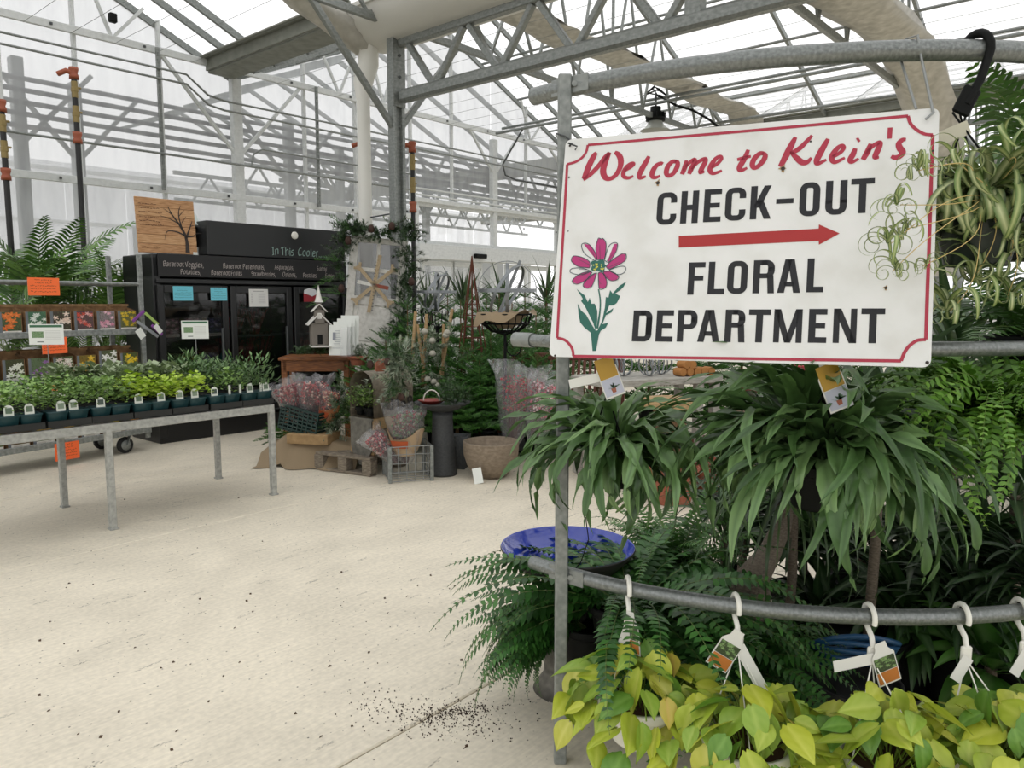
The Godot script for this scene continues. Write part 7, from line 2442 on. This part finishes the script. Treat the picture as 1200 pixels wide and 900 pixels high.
func fern_plant(called: String, label: String, p: Vector3, n: int, len: float, wid: float, cols: Array, rise: Vector2, droop: Vector2, pairs: int, ruffle: float, yaws := Vector2(0, TAU), cat := "fern", pot: Array = [], lw := 0.75) -> Node3D:
	var o := thing(called, label, cat, at(p))
	var ms := []
	for i in 5:
		ms.append(frond(1.0, wid / len, rr(rise.x, rise.y), rr(droop.x, droop.y), pairs, cols, lw, ruffle))
	for i in n:
		var a := lerpf(yaws.x, yaws.y, (i + rng.randf()) / n)
		obj("frond", ms[rng.randi() % 5], leafm, o, aim(Vector3(sin(a), 0, cos(a)) * rr(0.01, 0.05), a, rr(-0.35, 0.45), rr(-0.5, 0.5), len * rr(0.7, 1.15)))
	if pot.size():
		obj("pot", pot_shape(pot[0] * 0.75, pot[0], pot[1]), pot[2], o, T(0, -pot[1] + 0.02, 0))
	return o

func strap_plant(called: String, label: String, cat: String, p: Vector3, n: int, L: float, W: float, cols: Array, rise: Vector2, droop: Vector2, trunk := 0.0, pot: Array = [], mid := "90a878") -> Node3D:
	var o := thing(called, label, cat, at(p))
	var ms := []
	for i in 6:
		var e := hexl(cols[i % cols.size()])
		ms.append(blade(1.0, W / L, rr(rise.x, rise.y), rr(droop.x, droop.y), 0.3, 0.05, e, e.lerp(hexl(mid), 0.3), 10, 0.35, 0.9))
	for i in n:
		var a := i * 2.39996
		var k := float(i) / n
		obj("leaf", ms[rng.randi() % 6], leafm, o, aim(Vector3(sin(a) * 0.02, trunk * 0 + 0.06 * k, cos(a) * 0.02), a + rr(-0.3, 0.3), lerpf(-0.5, 0.6, k) + rr(-0.1, 0.1), rr(-0.3, 0.3), L * rr(0.75, 1.1)))
	if trunk > 0.0:
		var q := Build.new()
		q.tube([Vector3(0, -trunk, 0), Vector3(0.01, -trunk * 0.5, 0), Vector3(0, 0.03, 0)], 0.02, 8)
		obj("stem", q, grain("bark", [Color("4a4036"), Color("6d6254"), Color("8a7d6c")], 0.05, Vector3(4, 10, 4), 0.9), o)
	if pot.size():
		obj("pot", pot_shape(pot[0] * 0.75, pot[0], pot[1]), pot[2], o, T(0, -trunk - pot[1] + 0.03, 0))
	return o

func build_front_plants() -> void:
	leafm = leafmat("leaf", 0.42, 0.4)
	var kf := ["4c6c38", "5a7b45", "698a54", "425e34", "76965c"]
	var h1 := ring_point(118.0, 1.372)
	strap_fern("strap_fern", "hanging fern with long strap leaves just right of the post, over the blue bowl", px(718, 528, 2.36), 170, 0.37, kf, 0.075, px(712, 436, 2.3))
	strap_fern("strap_fern", "large hanging fern with long drooping strap leaves under the middle of the sign", px(960, 535, 2.2), 285, 0.47, kf, 0.1, px(965, 438, 2.05))
	# care cards hanging in both ferns
	var c := thing("care_card_tag", "yellow care card under the sign with a white price strip, left of two", "plant tag", Transform3D(Basis(Vector3.BACK, 0.36), px(705, 417, 2.2)))
	plant_card(c, T(0, 0, 0), 0.06, 0.125, Color("b9bccb"), true)
	var q := Build.new()
	q.bar(Vector3(0.0, -0.06, -0.004), Vector3(-0.115, -0.045, -0.004), 0.026, 0.0012, Vector3.BACK)
	obj("price_strip", q, mt("card_white", Color("deddd6"), 0.4), c)
	c = thing("care_card_tag", "yellow care card with a potted plant picture, right one of two under the sign", "plant tag", Transform3D(Basis(Vector3.BACK, 0.4), px(966, 424, 1.98)))
	plant_card(c, T(0, 0, 0), 0.064, 0.135, Color("b9bccb"), true)
	# Boston ferns: crisp bright one on the right, dark arching ones low behind the post
	var bright := ["55822a", "659434", "78a442", "486f24"]
	var dark := ["2f5a24", "3a682c", "467634", "274c1e"]
	fern_plant("ruffled_fern", "bright green ruffled fern hanging at the right, beside the large strap fern", px(1165, 490, 2.2), 250, 0.46, 0.085, bright, Vector2(0.6, 1.1), Vector2(1.9, 2.7), 30, 0.9, Vector2(0, TAU), "fern", [0.1, 0.14, M.black_plastic], 2.0)
	fern_plant("sword_fern", "dark green arching fern low behind the post, its fronds reaching the floor on the left", px(735, 712, 2.62), 150, 0.66, 0.125, dark, Vector2(0.05, 0.5), Vector2(1.1, 1.9), 30, 0.35, Vector2(-0.35, TAU - 1.25), "fern", [0.13, 0.24, M.black_plastic], 1.0)
	fern_plant("sword_fern", "dark fern left of the post foot, fronds hanging left in front of the grey pedestal", px(690, 735, 2.72), 75, 0.43, 0.11, dark, Vector2(0.0, 0.5), Vector2(1.2, 2.1), 30, 0.35, Vector2(-2.2, -0.95), "fern", [0.1, 0.2, M.black_plastic], 1.0)
	fern_plant("sword_fern", "dark fern behind the second hook, between the post fern and the dark planter", px(850, 790, 2.55), 110, 0.46, 0.12, dark, Vector2(0.5, 1.1), Vector2(1.6, 2.2), 26, 0.35, Vector2(0, TAU), "fern", [0.1, 0.2, M.black_plastic])
	fern_plant("sword_fern", "fern with fresh fronds to the right of the blue bowl", px(785, 670, 3.0), 80, 0.42, 0.1, ["3f6a28", "4a7830", "345c22"], Vector2(0.7, 1.2), Vector2(1.3, 2.0), 28, 0.3, Vector2(0, TAU), "fern", [0.12, 0.2, M.black_plastic])
	# blue bird bath on a grey pedestal
	var bc := px(665, 640, 2.85)
	var bb := thing("bird_bath", "shallow bowl glazed bright blue inside and dark outside, on a grey pedestal behind the post", "bird bath", at(Vector3(bc.x, 0, bc.z)))
	q = Build.new()
	var ry := 0.565
	q.lathe([Vector2(0, ry - 0.115), Vector2(0.07, ry - 0.115), Vector2(0.13, ry - 0.1), Vector2(0.2, ry - 0.065), Vector2(0.245, ry - 0.02), Vector2(0.257, ry), Vector2(0.254, ry + 0.006), Vector2(0.247, ry + 0.003)], 48)
	obj("bowl", q, mt("bowl_dark", Color("343230"), 0.45), bb)
	q = Build.new()
	q.lathe([Vector2(0.2545, ry + 0.0062), Vector2(0.247, ry + 0.004), Vector2(0.236, ry - 0.018), Vector2(0.19, ry - 0.055), Vector2(0.12, ry - 0.085), Vector2(0.05, ry - 0.095), Vector2(0, ry - 0.097)], 48)
	var bm := mt("blue_glaze", Color("2b3fa6"), 0.12)
	bm.clearcoat_enabled = true; bm.clearcoat = 0.6; bm.clearcoat_roughness = 0.05
	obj("glaze", q, bm, bb)
	q = Build.new()
	q.lathe([Vector2(0, ry - 0.13), Vector2(0.1, ry - 0.13), Vector2(0.085, ry - 0.2), Vector2(0.075, 0.25), Vector2(0.09, 0.06), Vector2(0.13, 0.0), Vector2(0, 0)], 28)
	obj("pedestal", q, grain("stone_grey", [Color("5c5a55"), Color("77746d"), Color("8d8a82")], 0.04, Vector3(3, 3, 3), 0.85), bb)
	q = Build.new()
	q.tube([Vector3(0, ry - 0.08, 0.1), Vector3(0.04, ry - 0.02, 0.12), Vector3(0.07, ry + 0.06, 0.1), Vector3(0.06, ry + 0.14, 0.08)], 0.002, 5)
	q.tube([Vector3(0.03, ry - 0.07, 0.14), Vector3(0.06, ry - 0.05, 0.16), Vector3(0.08, ry - 0.06, 0.12), Vector3(0.05, ry - 0.08, 0.1)], 0.002, 5)
	tag(obj("black_cord", q, M.black_plastic, self, at(Vector3(bc.x, 0, bc.z))), "thin black cord dangling into the blue bowl", "cord")
	# ponytail palm with a swollen trunk, dark planters, blue hose
	var pt := px(885, 690, 2.75)
	var po := thing("ponytail_palm", "ponytail palm with a swollen grey-brown trunk and thin hanging leaves behind the lower hoop", "palm", at(pt))
	q = Build.new()
	q.tube([Vector3(-0.02, -0.17, 0), Vector3(-0.03, -0.08, 0), Vector3(-0.03, -0.02, 0), Vector3(0.0, 0.06, 0), Vector3(0.05, 0.14, 0), Vector3(0.09, 0.24, 0), Vector3(0.1, 0.32, 0)], [0.06, 0.09, 0.088, 0.055, 0.04, 0.034, 0.03], 16)
	q.tube([Vector3(-0.03, -0.06, 0), Vector3(-0.13, -0.05, 0.01), Vector3(-0.2, -0.09, 0.02)], [0.06, 0.05, 0.02], 12)
	obj("trunk", q, grain("bark_grey", [Color("5a5148"), Color("7a6f62"), Color("958a7c")], 0.05, Vector3(5, 9, 5), 0.9), po)
	var ms := []
	for i in 4:
		var e := hexl(["3a4f2c", "46603a", "50683c", "2c4024"][i])
		ms.append(blade(0.55, 0.016, 0.9, 2.6, 0.3, 0.0, e, e, 9, 0.2, 0.7))
	for i in 80:
		var a := i * 2.39996
		obj("leaf", ms[i % 4], leafm, po, aim(Vector3(0.1, 0.32, 0), a, rr(-0.5, 0.6), 0, rr(0.7, 1.1)))
	var ps := [[905, 770, 2.85, 0.19, 0.3, "wide dark planter with a pale rim behind the second hook of the lower hoop"], [1080, 770, 2.9, 0.16, 0.3, "dark planter behind the third and fourth hooks of the lower hoop"]]
	for s in ps:
		var b := px(s[0], s[1], s[2])
		tag(obj("planter", pot_shape(s[3] * 0.8, s[3], b.y + 0.02, 0.014), mt("planter_grey", Color("4f4d4a"), 0.7), self, at(Vector3(b.x, 0, b.z))), s[5], "planter")
	q = Build.new()
	var hc := px(1000, 775, 2.5)
	for i in 5:
		var pts := []
		for j in 20:
			var a := TAU * j / 20.0
			pts.append(hc + Vector3(cos(a) * (0.12 + 0.006 * i), 0.018 * i + sin(a * 2.0 + i) * 0.012 + sin(a) * 0.05, sin(a) * 0.1))
		q.tube(pts, 0.009, 6, true)
	var hw: StandardMaterial3D = mt("hose_blue", Color("1d4a70"), 0.4)
	tag(obj("garden_hose", q, hw), "coil of blue garden hose on the dark planter behind the hanging baskets", "hose")
	tag(obj("hose_stand", pot_shape(0.13, 0.15, hc.y - 0.06), mt("planter_dark", Color("232323"), 0.7), self, at(Vector3(hc.x, 0, hc.z))), "upturned dark tub under the coil of blue hose", "tub")
	# dense leafy plants in the middle of the display
	strap_plant("strap_plant", "grey-green plant with broad sword leaves behind the right end of the sign", "plant", px(1030, 500, 2.75), 40, 0.5, 0.05, ["5a6e58", "687c64", "4c6048"], Vector2(0.8, 1.2), Vector2(0.8, 1.7), 0.8, [0.14, 0.25, M.black_plastic])
	strap_plant("strap_plant", "dark sword-leaved plant behind the large strap fern", "plant", px(930, 560, 2.95), 44, 0.5, 0.04, ["31462c", "3c5434", "283a24"], Vector2(0.6, 1.2), Vector2(0.9, 2.0), 0.75, [0.14, 0.25, M.black_plastic])
	strap_plant("strap_plant", "dark leafy plant behind the ruffled fern at the right edge", "plant", px(1190, 590, 2.9), 44, 0.55, 0.055, ["2c4526", "375230", "243a20"], Vector2(0.6, 1.2), Vector2(0.9, 2.0), 0.6, [0.14, 0.25, M.black_plastic])
	strap_plant("strap_plant", "dark leafy plant low in the middle of the display, behind the third hook", "plant", px(1080, 690, 3.0), 40, 0.45, 0.05, ["2a4022", "34502a", "22361c"], Vector2(0.6, 1.2), Vector2(0.9, 2.0), 0.3, [0.14, 0.25, M.black_plastic])
	strap_plant("broadleaf_plant", "plant with dark green glossy leaves low at the right edge behind the hooks", "plant", px(1160, 790, 2.55), 34, 0.3, 0.11, ["3c6a24", "4a7a2c", "345e20"], Vector2(0.4, 1.0), Vector2(0.9, 1.6), 0.15, [0.12, 0.2, M.black_plastic])
	strap_plant("strap_plant", "tall dark sword-leaved plant behind the lower right corner of the sign", "plant", px(1120, 440, 3.2), 40, 0.6, 0.05, ["33502c", "3e5e36", "2a4424"], Vector2(0.7, 1.2), Vector2(0.8, 1.8), 0.9, [0.16, 0.3, M.black_plastic])
	strap_plant("strap_plant", "green arching plant right of the birdbath, behind the first strap fern", "plant", px(850, 640, 3.1), 34, 0.45, 0.035, ["3c5a30", "486a38", "304c28"], Vector2(0.6, 1.2), Vector2(1.0, 2.0), 0.45, [0.14, 0.25, M.black_plastic])
	# broad dark shrubs that close the middle of the display
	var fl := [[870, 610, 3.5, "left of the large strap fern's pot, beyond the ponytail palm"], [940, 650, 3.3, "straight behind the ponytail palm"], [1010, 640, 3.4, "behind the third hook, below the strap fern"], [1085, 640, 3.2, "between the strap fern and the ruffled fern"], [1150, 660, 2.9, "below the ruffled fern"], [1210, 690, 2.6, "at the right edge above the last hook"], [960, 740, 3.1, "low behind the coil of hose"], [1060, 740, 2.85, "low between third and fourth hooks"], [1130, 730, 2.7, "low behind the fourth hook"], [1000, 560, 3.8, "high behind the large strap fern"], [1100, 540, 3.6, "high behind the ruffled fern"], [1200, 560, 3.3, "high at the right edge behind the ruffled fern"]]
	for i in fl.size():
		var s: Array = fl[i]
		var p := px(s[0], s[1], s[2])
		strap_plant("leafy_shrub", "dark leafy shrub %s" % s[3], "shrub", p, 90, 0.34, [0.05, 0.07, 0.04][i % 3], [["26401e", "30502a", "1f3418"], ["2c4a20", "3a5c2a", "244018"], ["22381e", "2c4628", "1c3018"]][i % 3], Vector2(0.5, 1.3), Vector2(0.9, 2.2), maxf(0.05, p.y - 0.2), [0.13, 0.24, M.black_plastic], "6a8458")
	# spider plant on the upper hoop
	var hk := ring_near(1142, 62, 2.135)
	var sp := px(1140, 225, 2.02)
	var o := thing("spider_plant", "spider plant with curling cream-striped leaves on a black hook, right of the sign", "hanging basket", at(sp))
	obj("pot", pot_shape(0.075, 0.11, 0.15), mt("pot_green", Color("16241c"), 0.4), o, T(0.02, -0.19, 0))
	q = Build.new()
	q.lathe([Vector2(0, 0), Vector2(0.105, -0.005)], 18)
	obj("soil", q, mt("soil", Color("2e2620"), 0.95), o, T(0.02, -0.06, 0))
	var h := hk - sp
	q = Build.new()
	var arc := []
	for i in 12:
		var a := deg_to_rad(195.0 - i * 20.0)
		arc.append(h + Vector3(cos(a) * 0.016 * 1.2, sin(a) * 0.042, 0.0) + Vector3(0.0, 0, -cos(a) * -0.03))
	arc.append(h + Vector3(-0.005, -0.08, 0.035)); arc.append(h + Vector3(-0.035, -0.14, 0.03))
	q.tube(arc, 0.011, 8)
	q.bar(h + Vector3(-0.02, -0.1, 0.033), h + Vector3(-0.05, -0.165, 0.03), 0.045, 0.012, Vector3.BACK, 0.004)
	for i in 3:
		var a := TAU * i / 3.0 + 0.4
		q.tube([h + Vector3(-0.05 + 0.018 * (i - 1), -0.16, 0.03), Vector3(0.02 + sin(a) * 0.108, -0.045, cos(a) * 0.108)], 0.0028, 5)
	obj("hanger", q, M.black_plastic, o)
	q = Build.new()
	q.bar(h + Vector3(-0.12, -0.235, 0.05), h + Vector3(-0.035, -0.2, 0.05), 0.035, 0.0015, Vector3.BACK)
	obj("paper_tag", q, mt("tag_cream", Color("c9c4b0"), 0.6), o)
	var sm := []
	for i in 10:
		var e := hexl(["3c5a24", "4a6a2c", "34501e", "587636"][i % 4])
		sm.append(ribbon_curl(rr(0.8, 1.0), rr(0.062, 0.085), rr(0.6, 1.4), rr(3.2, 8.0), e, hexl("ccd2a0") if i % 3 != 0 else hexl("b2bc80"), 18, rr(-1.2, 1.2)))
	for i in 200:
		var a := i * 2.39996
		obj("leaf", sm[rng.randi() % 10], leafm, o, aim(Vector3(0.02 + sin(a) * 0.05, -0.05 + rr(0, 0.03), cos(a) * 0.05), a, rr(-0.6, 0.5), rr(-0.4, 0.4), 0.34 * rr(0.6, 1.2)))
	# runners with plantlets, in front of the sign and below the pot
	var run := leafmat("runner", 0.5, 0.2)
	var pls := [[1076, 200, 1.80, 0.07, "top plantlet over the sign border"], [1051, 240, 1.77, 0.06, "second plantlet in front of the sign"], [1040, 285, 1.75, 0.075, "third plantlet in front of the sign, with many curls"], [1062, 268, 1.77, 0.055, "plantlet beside the third, nearer the sign edge"], [1050, 318, 1.74, 0.06, "lowest plantlet in front of the sign"], [1086, 312, 1.80, 0.045, "plantlet at the right edge of the sign"], [1140, 330, 1.95, 0.13, "large cluster under the dark green pot"], [1110, 365, 1.9, 0.12, "lowest plantlet left under the pot, at the hoop"], [1180, 300, 1.95, 0.13, "plantlet right of the pot at the photo's edge"], [1120, 190, 1.88, 0.08, "plantlet on top near the sign corner"], [1185, 190, 1.9, 0.12, "plantlet high at the right edge"], [1185, 350, 1.95, 0.12, "plantlet right under the pot"]]
	for k in pls.size():
		var s: Array = pls[k]
		var p := px(s[0], s[1], s[2])
		var pl := thing("spider_plantlet", "spider plant plantlet, %s" % s[4], "plantlet", at(p), "plantlets of the spider plant")
		for i in 11:
			var a := i * 2.39996
			obj("leaf", sm[rng.randi() % 10], leafm, pl, aim(Vector3.ZERO, a, rr(-0.3, 0.9), rr(-0.3, 0.3), s[3] * rr(1.3, 2.2)))
		q = Build.new()
		q.col = hexl("c9b070")
		var tgt := Vector3(sp.x, sp.y - 0.02, sp.z + 0.05) - p
		var cv := []
		for i in 13:
			var u := i / 12.0
			cv.append(tgt * u + Vector3(0.01 * sin(u * 6.0 + k), 0.035 * sin(u * PI) * (1.0 if k % 2 == 0 else -0.4), 0.06 * sin(u * PI)))
		q.tube(cv, 0.0011, 5)
		obj("runner", q, run, pl)
	# palm fronds and tall leaves at the right edge
	fern_plant("fan_palm", "palm with stiff bright fronds at the top right corner, behind the spider plant", px(1215, 205, 2.6), 16, 0.45, 0.32, ["4a6e2c", "567c34", "3e6226"], Vector2(0.7, 1.3), Vector2(0.5, 1.3), 18, 0.1, Vector2(0, TAU), "palm", [0.14, 0.3, M.black_plastic], 0.7)
	fern_plant("fan_palm", "palm fronds under the spider plant at the right edge, above the middle hoop", px(1215, 400, 2.5), 22, 0.4, 0.3, ["3c5e28", "486c30", "304e20"], Vector2(0.3, 1.2), Vector2(0.6, 1.4), 18, 0.1, Vector2(0, TAU), "palm", [0.14, 0.3, M.black_plastic], 0.7)
	fern_plant("fan_palm", "dark palm behind the top right corner of the sign, its tips showing above the board", px(1020, 172, 2.75), 10, 0.2, 0.1, ["4a6038", "56704a"], Vector2(0.6, 1.2), Vector2(1.2, 1.8), 14, 0.2, Vector2(0, TAU), "palm", [0.08, 0.12, M.black_plastic], 0.6)
	build_pothos()

func _ready() -> void:
	rng.seed = 77
	light_and_camera()
	make_materials()
	build_setting()
	build_beyond()
	build_overhead()
	print_atlas()
	build_frame()
	build_sign()
	build_rack()
	build_cooler()
	build_herbs()
	build_mid()
	build_front_plants()
